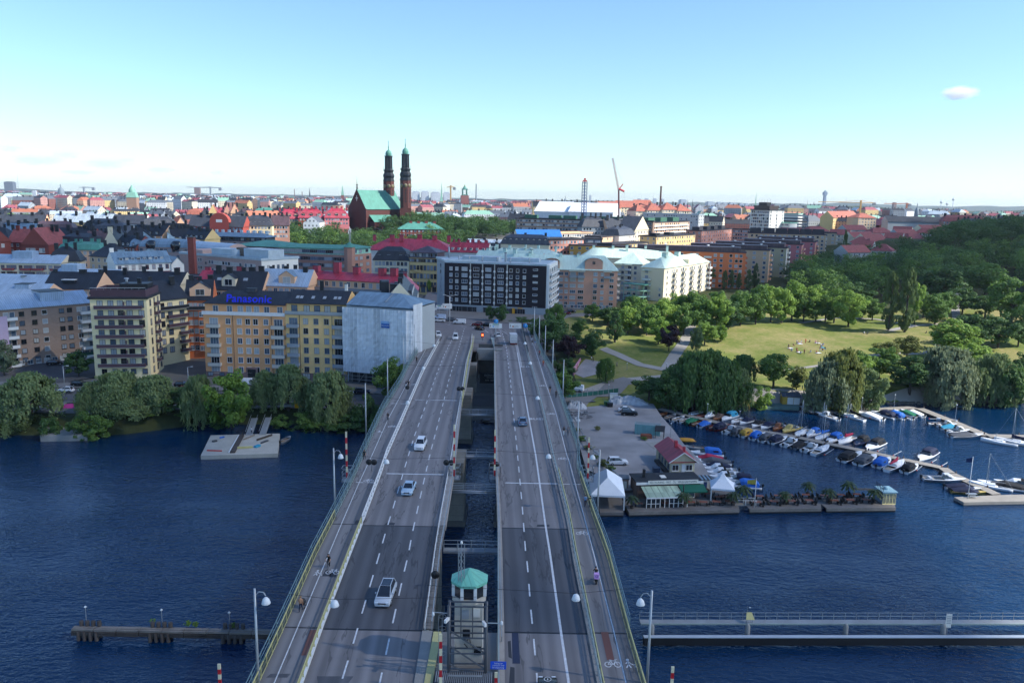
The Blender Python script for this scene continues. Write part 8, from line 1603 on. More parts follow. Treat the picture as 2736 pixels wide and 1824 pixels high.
def signal(x,y,ytop,label,two=True,red=False):
 p=deck(x,y);zz=dz(p.y)+.15;H=atY(x,ytop,p.y).z-zz;t=thing('traffic_signal',label,'traffic signal',(p.x,p.y,zz));MB().tube((0,0,0),(0,0,H),.07,GREYP,6).build('pole',t)
 for s in((-.42,.42)if two else(0,)):o=MB().lathe([(0,0),(.5,.02),(.5,.12),(0,.14)],BLACKM,(0,0,0),14).build('signal_head',t,(s,-.1,H-.3));o.rotation_euler=(math.pi/2,0,0)
 if red:em=NT('lit_signal');em.b.inputs['Emission Color'].default_value=(1,.08,.02,1);em.b.inputs['Emission Strength'].default_value=4;em.base((.5,.05,.02));o=MB().lathe([(0,0),(.34,0),(.34,.1),(0,.1)],em.m,(0,0,0),12).build('lit_lens',t,(0,-.15,H-.3));o.rotation_euler=(math.pi/2,0,0);MB().cbox((0,.05,H-1.3),(.8,.2,1.8),mat('orange_signal_board','#c2491f',.6)).build('backboard',t)
for x,y,yt,lab,tw in((1031,1083,1057,'black double signal at the inner kerb beside the silver-blue car',True),(1058,919,889,'black double signal at the inner kerb near the far shore',True),(854,1083,1056,'slim black double signal on the left cycle path',True),(936,905,886,'single black signal disc on the left cycle path further away',False),(1134,1083,1061,'black signal at the edge of the right carriageway',True),(1000,1347,1312,'grey back of a round signal beside the bridge tower',False)):signal(x,y,yt,lab,tw)
signal(1108,783,767,'red lit signal with orange board on the traffic island',False,True)
# bridge control tower
p=deck(1077,1512);TX,TY,TZ=p.x,p.y,14.05;t=thing('control_tower','narrow bridge control tower with octagonal green copper roof','tower',(TX,TY,TZ));zr=atY(1077,1326,TY).z-TZ;CRW=mat('worn_cream_wall','#b9b3a8',.8,var=.25,scale=.7);oc=lambda r,s=1:[(r*math.cos(R(22.5)+math.pi*i/4)*s,r*math.sin(R(22.5)+math.pi*i/4))for i in range(8)]
MB().prism([(-1.35,-1.3),(1.35,-1.3),(1.35,1.3),(-1.35,1.3)],-2,zr-2.0,CRW).build('shaft',t);MB().prism(oc(1.75),zr-2.0,zr-1.5,CRW).prism(oc(1.65),zr-1.5,zr-.2,GL_DARK).build('cabin',t);[MB().cbox((x*.97,y*.97,zr-1.5),(.3,.3,1.35),WHITE).build('cabin_pillar',t)for x,y in oc(1.7)]
TURQ=roofmat('turquoise_copper','#6fb5a0',.55,.5,var=.1,dark=.7);MB().prism(oc(1.9,.98),zr-.25,zr,TURQ).lathe([(1.9,zr),(.0,zr+1.05)],TURQ,(0,0,0),8,False,R(22.5)).build('roof',t)
q=MB();[q.box(x-.35,x+.35,-1.36,-1.3,z,z+.9,m)for x,z,m in((-.3,zr-3.6,GL_PALE),(.75,zr-3.4,OFFW),(.9,1.2,GL_DARK),(-.2,zr-5.6,GL_DARK))];q.build('window',t);q=MB();[q.tube(a,b,.05,BLACKM,4)for a,b in(((-.5,-1.38,3.2),(-.2,-1.38,2.6)),((-.2,-1.38,2.6),(.1,-1.38,3.1)),((.1,-1.38,3.1),(.25,-1.38,2.2)),((.2,-1.38,2.4),(.6,-1.38,1.9)),((.5,-1.38,2.3),(.7,-1.38,1.4)),((-.4,-1.38,2.4),(0,-1.38,1.9)))];q.build('graffiti',t)
q=MB();lattice(q,(-.75,-1.0,zr-3),(-.75,-1.0,zr+3.2),.2,STEEL,9);q.build('antenna_mast',t);[MB().tube((-.75+x,-1,zr+2),(-.75+x,-1,zr+4),.035,STEEL,4).build('antenna',t)for x in(-.3,0,.3)];MB().lathe([(0,0),(.13,.1),(.1,.3),(0,.35)],WHITE,(-.75,-1,zr+3.9),8).build('camera_dome',t)
fy=-3.4;f=thing('steel_gantry','grey steel lattice gantry with cameras standing in front of the bridge tower','gantry',(TX,TY+fy,TZ-2));HG_=zr+.9;GT=mat('gantry_steel','#4d5157',.5,.4,var=.15)
for x in(-1.75,1.75):
 for y in(0,.9):MB().tube((x,y,-1),(x,y,HG_),.15,GT,6).build('post',f)
for z in(1.2,3.0,4.6,6.2,7.4,HG_-.1):[MB().tube((-1.75,y,z),(1.75,y,z),.085,GT,5).build('beam',f)for y in(0,.9)]
for z0,z1,s in((1.2,3.6,1),(3.0,5.4,1),(4.6,7.0,1)):MB().tube((-1.75*s,0,z1),(1.75*s,0,z0),.085,GT,5).build('brace',f)
for x in(-.6,.5):MB().tube((x,0,6.2),(x,0,HG_-.1),.05,GT,5).build('rail',f)
for x,z,s in((-1.9,HG_-1.4,-1),(1.6,HG_-1.7,1)):MB().cbox((x,-.4,z),(.22,.7,.3),WHITE,.4*s).build('camera',f);MB().tube((s*1.75,0,z+.6*(s<0)),(s*3.2,0,z+.7*(s<0)),.05,STEEL,5).build('camera_arm',f);MB().lathe([(0,-.2),(.14,0),(.1,.3),(0,.35)],LAMPW,(s*3.2,0,z+.5*(s<0)-.1),8).build('camera_dome',f)
q=MB();[q.lathe([(.36,z),(.36,z+.06)],STEEL,(-2.4,.6,0),10)for z in(2.6,4.2,5.6,6.8,8)];[q.tube((-2.4+.36*math.cos(a),.6+.36*math.sin(a),2.6),(-2.4+.36*math.cos(a),.6+.36*math.sin(a),8),.025,STEEL,4)for a in(0,1.57,3.14,4.71)];q.build('ladder_cage',f)
MB().box(-2.9,2.6,-1.6,.2,.6,2.6,mat('corrugated_dark','#2d3035',.6,var=.2)).build('machine_house',f);q=MB();[q.box(-2.9+i*.18,-2.82+i*.18,-1.62,.2,2.6,2.68,GREYP)for i in range(30)];q.box(-1.7,1.5,-.8,-.55,2.7,2.76,STEEL);stuff(q.build('roof_ribs',f));WG=MB().box(-2.9,2.6,-3.6,-1.6,-.5,2.1,mat('graffiti_white_wall','#aab2c0',.8,var=.35,scale=1.5,fine=3)).build('graffiti_wall',f)
s=thing('blue_sign','small blue road sign with white text beside the bridge tower','sign',(*deck(1144,1560).xy,14));zs=atY(1144,1525,s.location.y).z-14;MB().tube((0,0,0),(0,0,zs),.05,STEEL,5).build('pole',s);MB().box(-.75,.75,-.08,-.04,zs-.45,zs+.35,mat('sign_blue','#1f4fc0',.5)).build('board',s)
for i,w in enumerate(('Stäng av','motorn vid','broöppning')):o=text_mesh('lettering',w,.24,WHITE,parent=s);o.location=(0,-.085,zs+.17-.22*i);o.rotation_euler=(math.pi/2,0,0)
# overhead and round signs at the junction
def gsign(x,y,yb,w,h,label,lines,grn=False,rnd_=False,ry=0,blue=False):
 p=at(x,yb,ZJ);t=thing('road_sign',label,'sign',(p.x,p.y,ZJ),ry);z=atY(x,y,p.y).z-ZJ;MB().tube((0,.1,0),(0,.1,z),.08,STEEL,6).build('pole',t)
 if rnd_:o=MB().lathe([(0,0),(w/2,0),(w/2,.06),(0,.06)],mat('bright_blue_sign','#2590d8',.5),(0,0,0),18).build('disc',t,(0,0,z));o.rotation_euler=(math.pi/2,0,0);MB().box(-.06,.06,-.12,-.07,z-.3,z+.35,WHITE).build('arrow',t);return
 MB().box(-w/2,w/2,-.06,0,z-h/2,z+h/2,WHITE).build('board',t)
 if grn:MB().box(-w*.25,w*.25,-.08,-.06,z+h*.2,z+h*.4,mat('sign_green','#3f9c86',.5)).build('panel',t)
 MB().box(-w*.25,-w*.12,-.08,-.06,z-h*.25,z-h*.02,mat('bright_blue_sign','#2590d8',.5)if grn else mat('sign_orange','#c8662a',.5)).build('panel',t)
 for i,s_ in enumerate(lines):o=text_mesh('lettering',s_,h*.2,mat('sign_text','#2b2f33',.6),parent=t);o.location=(w*.08,-.075,z+h*(.05-.26*i));o.rotation_euler=(math.pi/2,0,0)
 MB().face([(-w*.42,-.07,z-h*.25),(-w*.38,-.07,z-h*.25),(-w*.38,-.07,z+h*.2),(-w*.42,-.07,z+h*.2)],BLACKM).build('arrow',t)
gsign(1138,748,790,4.2,1.6,'white direction sign with a green panel over the right carriageway',('Södermalm','Centrum'),True);gsign(1183,748,772,4.2,1.8,'white direction sign with orange symbols over the bus lane',('Hornstull','Långholmen'))
gsign(1138.5,738,790,1.5,0,'round blue arrow sign above the white direction signs',(),rnd_=True);gsign(1206,748,772,1.6,0,'round blue bus lane sign right of the white signs',(),rnd_=True)
for i,(x,y,w,h)in enumerate(((1027,703,3.6,2.0),(1009,705,2.8,1.5),(995,709,2.8,1.0))):gsign(x,y,744 if i==0 else 728,w,h,'white sign board in front of the black house, %s from the right'%ordinal(i),('Centrum',),i>0,ry=R(8))
p=at(1033,744,ZJ);t=thing('street_lamp','tall white lamp post with two arms before the black house','street lamp',(p.x,p.y,ZJ));H=atY(1033,680,p.y).z-ZJ;MB().tube((0,0,0),(0,0,H),.13,WHITE,7).build('pole',t);[MB().tube((0,0,H-.2),(s*2,0,H+.5),.07,WHITE,5).box(s*2-.3+.3*s,s*2+.3+.3*s,-.15,.15,H+.45,H+.6,WHITE).build('arm',t)for s in(-1,1)]
# ---------------------------------------------------------------- vehicles
TYRE=RUBBER;RIM=mat('wheel_rim','#8f9498',.35,.7,var=0);LITE=mat('headlight_glass','#dfe6ea',.15,var=0);TAIL=mat('tail_light','#7a1010',.3,var=0);CG=glassmat('car_glass',(.015,.02,.028),.06);PLATE=mat('number_plate','#d8d8d4',.5,var=0)
whl=MB().tube((0,-.11,0),(0,.11,0),.33,TYRE,14).mesh('tyre');rim=MB().tube((0,-.125,0),(0,.125,0),.2,RIM,10).mesh('rim');VB={}
PR=dict(hatch=(4.2,1.78,1.48,[(-2.1,.75),(-1.95,.92),(1.0,.92),(1.85,.78),(2.1,.6)],[(-1.9,1.0),(-1.35,.0),(.15,.0),(1.05,1.0)]),sedan=(4.6,1.8,1.44,[(-2.3,.8),(-2.1,.95),(-1.5,.97),(1.1,.93),(2.0,.78),(2.3,.58)],[(-1.75,1.0),(-.95,0),(.25,0),(1.15,1.0)]),suv=(4.5,1.85,1.72,[(-2.25,.85),(-2.15,1.08),(1.15,1.08),(2.0,.98),(2.25,.75)],[(-2.15,1.0),(-1.85,0),(.25,0),(1.0,1.0)]),estate=(4.8,1.85,1.52,[(-2.4,.8),(-2.25,.97),(1.1,.95),(2.1,.8),(2.4,.6)],[(-2.3,1.0),(-1.75,0),(.1,0),(1.1,1.0)]),mpv=(4.6,1.83,1.66,[(-2.3,.85),(-2.2,1.02),(1.35,1.0),(2.1,.82),(2.3,.6)],[(-2.2,1.0),(-1.75,0),(.15,0),(1.5,1.0)]),van=(4.9,1.9,1.95,[(-2.45,.9),(-2.4,1.15),(1.45,1.15),(2.2,1.0),(2.45,.7)],[(-2.42,1.0),(-2.35,0),(.95,0),(1.65,1.0)]))
def car_mesh(k,pm):
 L,Wd,Hh,prof,gh=PR[k];q=MB();hw=Wd/2;z0=.28
 ring=lambda x,zt:[(x,-hw*.93,z0),(x,-hw,z0+.25),(x,-hw*.985,zt-.1),(x,-hw*.86,zt),(x,hw*.86,zt),(x,hw*.985,zt-.1),(x,hw,z0+.25),(x,hw*.93,z0)]
 def taper(P,f):return[(x,y*f,z)for x,y,z in P]
 Rg=[taper(ring(x,z),.9 if i in(0,len(prof)-1)else 1)for i,(x,z)in enumerate(prof)]
 for A,C in zip(Rg,Rg[1:]):
  for i in range(7):q.face([A[i],A[i+1],C[i+1],C[i]][::-1],pm,None,2<=i<=4)
 q.face(Rg[0][::-1],pm);q.face(Rg[-1],pm)
 bz=lambda x:interp(prof,x)-.02;B_=[]
 for x,f in gh:zt=bz(x)if f==1 else Hh;w=hw*(.84 if f==1 else .66);B_.append(((x,-w,zt),(x,w,zt)))
 gm=pm if k=='van' else CG
 for i,(a,c)in enumerate(zip(B_,B_[1:])):
  m=pm if i==1 else CG if(i==2 or k!='van')else pm;q.face([a[0],a[1],c[1],c[0]][::-1],m)
 for s in(0,1):
  P=[B_[0][s],B_[1][s],B_[2][s],B_[3][s]];q.face(P if s else P[::-1],gm)
 for s in(-1,1):
  for(x,f),(x2,f2)in zip(gh[:1]+gh[2:3],gh[1:2]+gh[3:]):
   q.tube((x,s*hw*(.84 if f==1 else .66),bz(x)if f==1 else Hh),(x2,s*hw*(.84 if f2==1 else .66),bz(x2)if f2==1 else Hh),.05,pm,4)
  q.box(.6,.8,s*hw*1.0-.02,s*hw*1.0+.02+s*.12,.95,1.1,pm)if s>0 else q.box(.6,.8,s*hw-.14,s*hw,.95,1.1,pm)
  if k=='van':q.box(.35,1.2,s*hw*.80-.02,s*hw*.80+.02,1.2,1.7,CG)
 q.box(-L/2+.1,L/2-.1,-hw*.8,hw*.8,.2,.3,BLACKM);return q.mesh('body')
def paint(n,c):return mat('car_paint_'+n,c,.25,0,var=.03,spec=.35)
PC=dict(silver=paint('silver','#b4bcc4'),lblue=paint('silver_blue','#9fb6c8'),white=paint('white','#d9dcde'),black=paint('black','#0f1216'),grey=paint('grey','#5b6067'),bluegrey=paint('blue_grey','#63768c'),red=paint('dark_red','#6a1a1e'),pblue=paint('pale_blue','#b8c8dc'),yellow=paint('yellow','#c9992a'),navy=paint('navy','#1c2636'))
def car(k,col,p,hdg,label,truck=None):
 key=(k,col)
 if key not in VB:VB[key]=car_mesh(k,PC[col])
 L,Wd,Hh,prof,gh=PR[k];t=thing('van' if k=='van' else 'car',label,'van' if k=='van' else 'car',p,hdg);ob('body',VB[key],t)
 for x in(-L*.3,L*.31):
  for y in(-Wd/2+.1,Wd/2-.1):w=ob('wheel',whl,t,(x,y,.33));ob('rim',rim,w)
 for y in(-Wd*.33,Wd*.33):MB().cbox((L/2-.12,y,.6),(.16,.38,.14),LITE).build('headlight',t);MB().cbox((-L/2+.06,y*1.1,.78),(.14,.24,.2),TAIL).build('tail_light',t)
 MB().cbox((-L/2-.01,0,.5),(.06,.5,.12),PLATE).build('number_plate',t);MB().cbox((L/2+.0,0,.38),(.06,.5,.12),PLATE).build('number_plate',t);MB().cbox((L/2-.02,0,.52),(.08,.9,.12),BLACKM).build('grille',t)
 return t
S,N=-math.pi/2-.03,math.pi/2+.025
def rc(k,c,x,y,h,lab):p=deck(x,y);p.z=dz(p.y)+.01;return car(k,c,p,h,lab)
c=rc('mpv','silver',886,1374,S,'silver people carrier with dark glass roof, nearest oncoming car');MB().box(-1.5,.1,-.52,.52,1.665,1.675,CG).build('glass_roof',c)
rc('sedan','lblue',939,1128,S,'silver-blue saloon oncoming, second car on the left carriageway');rc('suv','white',966,1028,S,'white off-roader oncoming in the middle lane');rc('van','white',1046,779,S+.1,'white van oncoming where the left carriageway begins');rc('suv','white',1007,773,S+.2,'white car waiting by the kerb at the far left of the bridge')
rc('sedan','bluegrey',1200,973,N,'blue-grey saloon driving away beside the bus lane');rc('hatch','white',1143,773,N+.15,'white hatchback driving away under the direction signs');c=rc('estate','black',1260,1604,N,'black estate with roof rails and a white bonnet logo at the bottom edge');[MB().box(-1.7,.0,y-.02,y+.02,1.53,1.6,STEEL).build('roof_rail',c)for y in(-.62,.62)];q=MB();ringmark(q,(1.62,0),.36,.07,.93);q.box(1.5,1.74,-.04,.04,.9,.93,WHITE);q.build('bonnet_logo',c)
p=deck(1178,789);p.z=dz(p.y);t=thing('box_truck','pale grey box truck driving away in the bus lane','truck',p,N+.06);MB().box(-3.2,1.3,-1.15,1.15,.8,3.5,mat('truck_box','#b9bcbe',.5,var=.08)).build('cargo_box',t);MB().box(1.4,2.9,-1.0,1.0,.5,2.4,OFFW).build('cab',t);MB().box(-3.25,-3.2,-1.1,1.1,2.3,2.34,GREYP).build('tail_lift',t);MB().box(-3.3,-3.1,-1.1,1.1,.4,.7,PC['red']).build('bumper',t)
for x in(-2,2.1):
 for y in(-.95,.95):w=ob('wheel',whl,t,(x,y,.42));w.scale=(1.25,)*3;ob('rim',rim,w)
zj=ZJ+.01
for k,cl,x,y,h,lab in(('van','white',981,735,8,'white van with red markings at the left of the crossing'),('van','pblue',1010,732.5,175,'pale blue van on the crossing before the black house'),('hatch','white',1010,739,176,'white hatchback in front of the pale blue van'),('sedan','grey',1033,737,178,'grey saloon behind the white lamp post'),('van','white',1055,743.5,174,'white delivery van in the middle of the crossing'),('hatch','red',1096,748,176,'dark red car on the crossing'),('hatch','black',1101,757,130,'black car turning by the traffic island'),('sedan','black',1117,749,176,'black car behind the dark red one')):p=at(x,y,zj);car(k,cl,p,R(h),lab)
for k,cl,x,y,h,lab in(('hatch','white',152,902,178,'white hatchback parked along the left quay street'),('van','white',203,902,178,'white panel van parked next to the white hatchback'),('estate','black',185,888,2,'black estate parked across the quay street'),('hatch','grey',222,889,2,'grey car half hidden by the tall willow'),('hatch','red',308,888,2,'dark red car parked before the pale yellow tower'),('estate','black',421,890,2,'black car at the garage entrance right of the tower'),('hatch','red',417,900,178,'small red car on the quay street'),('van','white',573,886,2,'white van parked before the orange block'),('estate','black',127,840,25,'black car on the sloping side street'),('hatch','white',795,908,2,'white car beside the tree near the wrapped house'),('estate','navy',832,905,2,'dark estate parked under the wrapped house'),('estate','grey',1111,964,178,'grey estate parked in the gap under the bridge'),('estate','black',1118,978,178,'black car in the gap nearest the water')):p=ground(x,y);p.z+=.33 if x!=127 else .45;car(k,cl,p,R(h),lab)
for k,cl,x,y,h,lab in(('van','white',1322,899,160,'white van on the turning road by the yard fence'),('hatch','red',1300,723,5,'red car on the street below the pink house'),('hatch','black',1311,719,5,'dark car on the street below the pink house')):p=ground(x,y);p.z+=.2;car(k,cl,p,R(h),lab)
for k,cl,x,y,h,lab in(('suv','white',1418.5,1066,4,'white car parked alone in the middle of the yard'),('sedan','white',1438,945,-6,'white car parked behind the black one on the yard'),('suv','black',1445,953,-4,'black car parked at the slipway end of the yard')):car(k,cl,at(x,y,1.47),R(h),lab)
p=ground(672,941);p.z+=.2;t=thing('lorry','yellow-cabbed lorry under the willows above the gangways','lorry',p,R(4));MB().box(.8,3,-1.15,1.15,.6,2.9,PC['yellow']).build('cab',t);MB().box(2.0,3.03,-1.0,1.0,1.8,2.6,CG).build('windscreen',t);MB().box(-4,.7,-1.2,1.2,.9,1.5,GREYP).build('flatbed',t);[ob('wheel',whl,t,(x,y,.42))for x in(-3,-1.8,1.8)for y in(-1,1)]
# ---------------------------------------------------------------- people
SKIN=mat('skin','#b98a6c',.6,var=.05)
def cloth(n,c):return mat('cloth_'+n,c,.85,var=.12,scale=3)
CL=dict(black=cloth('black','#15161a'),navy=cloth('navy','#232c40'),white=cloth('white','#c9cbcc'),blue=cloth('blue','#6f93bd'),red=cloth('red','#8f2a30'),orange=cloth('orange','#b5653a'),grey=cloth('grey','#5d6066'),tan=cloth('tan','#b08566'),olive=cloth('olive','#4d5238'),pink=cloth('pink','#b77b9a'));HAIRM=mat('brown_hair','#2c1f17',.7,var=.1);FAIR=mat('fair_hair','#8a6a45',.7,var=.1)
def body_mesh(pose):
 V,E,Rd=[(0,0,.95)],[],[.15]
 def ad(pa,p,r):V.append(p);Rd.append(r);E.append((pa,len(V)-1));return len(V)-1
 st={'walk':.24,'stand':.03,'sit':0,'ride':0}[pose];z=0
 if pose=='sit':z=-.72
 if pose=='ride':z=.05
 lean=.28 if pose=='ride' else .02;V[0]=(0,0,.95+z)
 c1=ad(0,(0,lean*.4,1.18+z),.14);c2=ad(c1,(0,lean,1.42+z),.15);nk=ad(c2,(0,lean+.02,1.54+z),.06);hd=ad(nk,(0,lean+.04,1.64+z),.1);ad(hd,(0,lean+.04,1.74+z),.085);ad(hd,(0,lean+.16,1.63+z),.025)
 for s in(-1,1):
  hp=ad(0,(s*.1,0,.9+z),.1)
  if pose=='sit':kn=ad(hp,(s*.16,.42,.42+z+.42),.065);an=ad(kn,(s*.14,.5,.06),.045);ad(an,(s*.14,.66,.04),.04)
  elif pose=='ride':kn=ad(hp,(s*.13,.3,.62+.12*s),.07);an=ad(kn,(s*.12,.14,.3+.12*s),.045);ad(an,(s*.12,.3,.26+.12*s),.04)
  else:kn=ad(hp,(s*.1,s*st*.55+.03,.5),.07);an=ad(kn,(s*.1,s*st-(.06 if s<0 else 0),.08+(.05 if s<0 and st>.1 else 0)),.045);ad(an,(s*.1,s*st+.16,.045),.04)
  sh=ad(c2,(s*.2,lean,1.42+z),.065);el=ad(sh,(s*.27,lean+(.12 if pose=='ride' else-s*st*.4),1.14+z),.048);wr=ad(el,(s*.25,lean+(.42 if pose in('ride','sit')else-s*st*.7+.1),(1.02 if pose=='ride' else .92)+z),.035);pm_=ad(wr,tuple(Vector(V[wr])+(Vector(V[wr])-Vector(V[el])).normalized()*.08),.034)
  d=(Vector(V[wr])-Vector(V[el])).normalized();n=d.cross(Vector((1,0,0))).normalized()
  for i,l in enumerate((.06,.075,.08,.07)):b=Vector(V[pm_])+n*(.028*(i-1.5));m=ad(pm_,tuple(b+d*l*.5),.009);ad(m,tuple(b+d*l+Vector((-s*.02,0,0))),.008)
  ad(ad(wr,tuple(Vector(V[wr])+d*.03+n*.05),.01),tuple(Vector(V[wr])+d*.07+n*.07),.009)
 me=bpy.data.meshes.new('person');me.from_pydata(V,E,[]);o=bpy.data.objects.new('person',me);COL.objects.link(o);m=o.modifiers.new('s','SKIN');o.modifiers.new('u','SUBSURF').levels=1
 for i,sv in enumerate(me.skin_vertices[0].data):sv.radius=(Rd[i],Rd[i]*(.75 if i<3 else 1));sv.use_root=i==0
 dg=bpy.context.evaluated_depsgraph_get();out=bpy.data.meshes.new_from_object(o.evaluated_get(dg));bpy.data.objects.remove(o);out.name='person';out.materials.clear();[out.materials.append(SKIN)for k in range(3)]
 for f in out.polygons:c=f.center;f.use_smooth=True;h=c.z-z;f.material_index=(0 if h>1.5 else 1 if(h>.97 and(abs(c.x)<.235 or h>1.2))else 0 if(abs(c.x)>.21 and h>.7 and pose!='sit')else 2)if pose!='sit' else(0 if h>1.5 else 1 if h>.99 else 2)
 return out,z,lean
PB_={k:body_mesh(k)for k in('walk','stand','sit','ride')};hairm=MB().lathe([(.112,-.02),(.118,.05),(.09,.11),(0,.14)],HAIRM,(0,0,0),10).mesh('hair')
def person(pose,p,hdg,top,bot,label,fair=False,group=None):
 me,z,lean=PB_[pose];t=ob('person',me,None,p,hdg);tag(t,label,'person',group)
 for i,m in enumerate((SKIN,CL[top],CL[bot])):objmat(t,m,i)
 h=ob('hair',hairm,t,(0,lean+.02,1.66+z));objmat(h,FAIR if fair else HAIRM,0);return t
BKM=mat('bicycle_frame','#1c1f24',.4,.3,var=0)
bf=MB();[bf.tube(a,b,.02,BKM,5)for a,b in(((0,-.5,.33),(0,-.1,.3)),((0,-.5,.33),(0,-.2,.85)),((0,-.2,.85),(0,.4,.85)),((0,.4,.85),(0,-.1,.3)),((0,-.1,.3),(0,-.2,.85)),((0,.4,.85),(0,.52,.33)),((0,.4,.85),(0,.38,1.0)),((-.26,.42,1.0),(.26,.42,1.0)))];bfm=bf.mesh('frame');bw=MB().lathe([(.33,-.015),(.35,0),(.33,.015),(.31,0),(.33,-.015)],RUBBER,(0,0,0),18).mesh('wheel');bs=MB().cbox((0,-.22,.9),(.14,.26,.05),BLACKM).mesh('saddle')
def cyclist(x,y,hdg,top,bot,label):
 p=deck(x,y);p.z=dz(p.y)+.13;t=thing('bicycle','bicycle of '+label,'bicycle',p,hdg);ob('frame',bfm,t);ob('saddle',bs,t)
 for yy in(-.5,.52):w=ob('wheel',bw,t,(0,yy,.34));w.rotation_euler=(0,math.pi/2,0)
 d=Vector((math.sin(hdg)*.22,-math.cos(hdg)*.22,0));person('ride',p+d,hdg,top,bot,label)
def walker(pose,x,y,hdg,top,bot,label,fair=False):p=deck(x,y);p.z=dz(p.y)+.132;return person(pose,p,hdg,top,bot,label,fair)
UPW,DN=0.0,math.pi
walker('walk',691,1406,UPW,'tan','navy','woman with long fair hair and tan top pushing a pushchair on the left path',True);p=deck(696,1397);t=thing('pushchair','black pushchair pushed along the left path','pushchair',(p.x,p.y,dz(p.y)+.13));MB().prism([(-.24,-.3),(.24,-.3),(.24,.35),(-.24,.35)],.45,.75,BLACKM).build('seat',t);MB().lathe([(.3,0),(.26,.25),(0,.38)],BLACKM,(0,.05,.75),10).build('hood',t);[MB().tube((x-.03,y,.12),(x+.03,y,.12),.12,RUBBER,10).build('wheel',t)for x in(-.25,.25)for y in(-.3,.4)];MB().tube((-.2,-.45,.95),(.2,-.45,.95),.02,BLACKM,5).tube((-.2,-.45,.95),(-.2,.1,.5),.02,BLACKM,4).tube((.2,-.45,.95),(.2,.1,.5),.02,BLACKM,4).build('handle',t)
cyclist(755,1305,DN,'black','black','cyclist in black riding towards the viewer on the left path');walker('walk',837,1056,DN,'black','black','walker in black with pale shoes at the left railing');cyclist(891,968,DN,'black','grey','cyclist in black with bare legs at the middle of the left path');walker('walk',933,892,DN,'navy','white','walker in dark top and white trousers on the left path');walker('stand',938,890,DN,'black','black','walker in black beside the one in white trousers');walker('walk',957,834,UPW,'black','black','walker in black with a pale dog far down the left path')
for x,y,cl,bt,lab in((978,792,'white','black','cyclist with white top at the far end of the left path'),(985,791,'black','grey','cyclist in black at the far end of the left path'),(961,775,'navy','grey','cyclist on the corner pavement, left one')):cyclist(x,y,.5,cl,bt,lab)
walker('walk',994,783,DN,'black','black','pedestrian in black on the corner pavement')
walker('walk',1344,1164,UPW,'blue','navy','man in light blue shirt walking away on the right path');walker('walk',1355,1166,UPW,'olive','navy','companion in dark clothes beside the man in light blue');walker('walk',1295,1001,UPW,'black','white','walker with black backpack on the right path');walker('walk',1304,1003,UPW,'grey','grey','walker in grey beside the one with the backpack');walker('walk',1263,903,UPW,'black','tan','runner in black top and bare legs on the right path');walker('walk',1277,915,UPW,'black','black','walker in black close to the right railing');walker('walk',1239,818,UPW,'red','navy','walker in a red top on the right path');walker('walk',1247.5,842,UPW,'orange','red','walker in an orange top on the right path');walker('walk',1221.5,783,UPW,'black','white','walker far down the right path, farther one');walker('walk',1222.5,794,UPW,'black','white','walker in black beside the one in pale blue');walker('walk',1229,795,UPW,'blue','white','walker in pale blue and white far down the right path')
p=deck(1368,1338);p.z=dz(p.y)+.13;t=thing('moped','black delivery moped with a pink box on the right path','moped',p,UPW);MB().box(-.16,.16,-.6,.2,.35,.75,BLACKM).build('body',t);MB().box(-.14,.14,-.55,.1,.75,.85,BLACKM).build('seat',t);MB().tube((0,.35,.4),(0,.25,1.05),.06,BLACKM,6).tube((-.35,.25,1.05),(.35,.25,1.05),.03,BLACKM,5).build('handlebar',t);MB().box(-.3,.3,-1.0,-.45,.85,1.45,mat('pink_box','#c99ad0',.6)).build('delivery_box',t);q=MB();ringmark(q,(0,0),.16,.06,0);o=q.build('box_logo',t,(0,-1.01,1.2));objmat(o,mat('purple_logo','#6a3aa0',.6));o.rotation_euler=(math.pi/2,0,0)
for y in(-.55,.6):MB().tube((-.07,y,.26),(.07,y,.26),.26,RUBBER,12).build('wheel',t)
person('ride',p+Vector((0,-.1,.05)),UPW,'black','black','moped rider in black with a dark helmet on the right path')
pr=random.Random(4);cl=list(CL)
for i in range(24):
 a=i*.262+pr.uniform(-.1,.1);g=ground(1851+44*math.cos(a)*pr.uniform(.75,1.05),799+13*math.sin(a)*pr.uniform(.8,1.05));ps='sit' if i%3 else 'stand';t1,t2=pr.choice(cl),pr.choice(cl);person(ps,g,pr.uniform(0,6),t1,t2,'%s person in %s top and %s trousers in the ring of people on the lawn'%({'sit':'seated','stand':'standing'}[ps],t1,t2),i%2==0,'people in a ring on the lawn')
 if i%4==0:tag(MB().cbox((0,0,0),(1.8,1.5,.03),CV['turq']if i==0 else CANV,.4).build('picnic_blanket',None,g+Vector((.6,-.3,.12))),'%s picnic blanket in the ring of people on the lawn'%('turquoise right-hand','pale front right','pale front left','pale left-hand','pale rear left','pale rear right')[i//4],'blanket','blankets in the ring')
for x,y,ps,t1,lab in((1985,766,'sit','white','seated person in white in the shadow of the poplars'),(1993,767,'sit','grey','seated person in grey in the shadow of the poplars'),(2128,765,'sit','black','person sitting alone on the lawn right of the poplars'),(1417,842,'walk','grey','walker on the path above the gravel pitch'),(1358,829,'stand','white','person standing in the shade above the gravel pitch'),(1362,831,'stand','black','second person in the shade above the gravel pitch'),(2047,901,'walk','olive','walker on the shore path by the park sign'),(1583,822,'walk','red','person in red beside the path across the lawn'),(578,996,'stand','white','worker in a white helmet on the raft')):
 g=ground(x,y)if ps!='stand' or x>600 else at(x,y,.95);person(ps,g,pr.uniform(0,6),t1,'navy',lab)
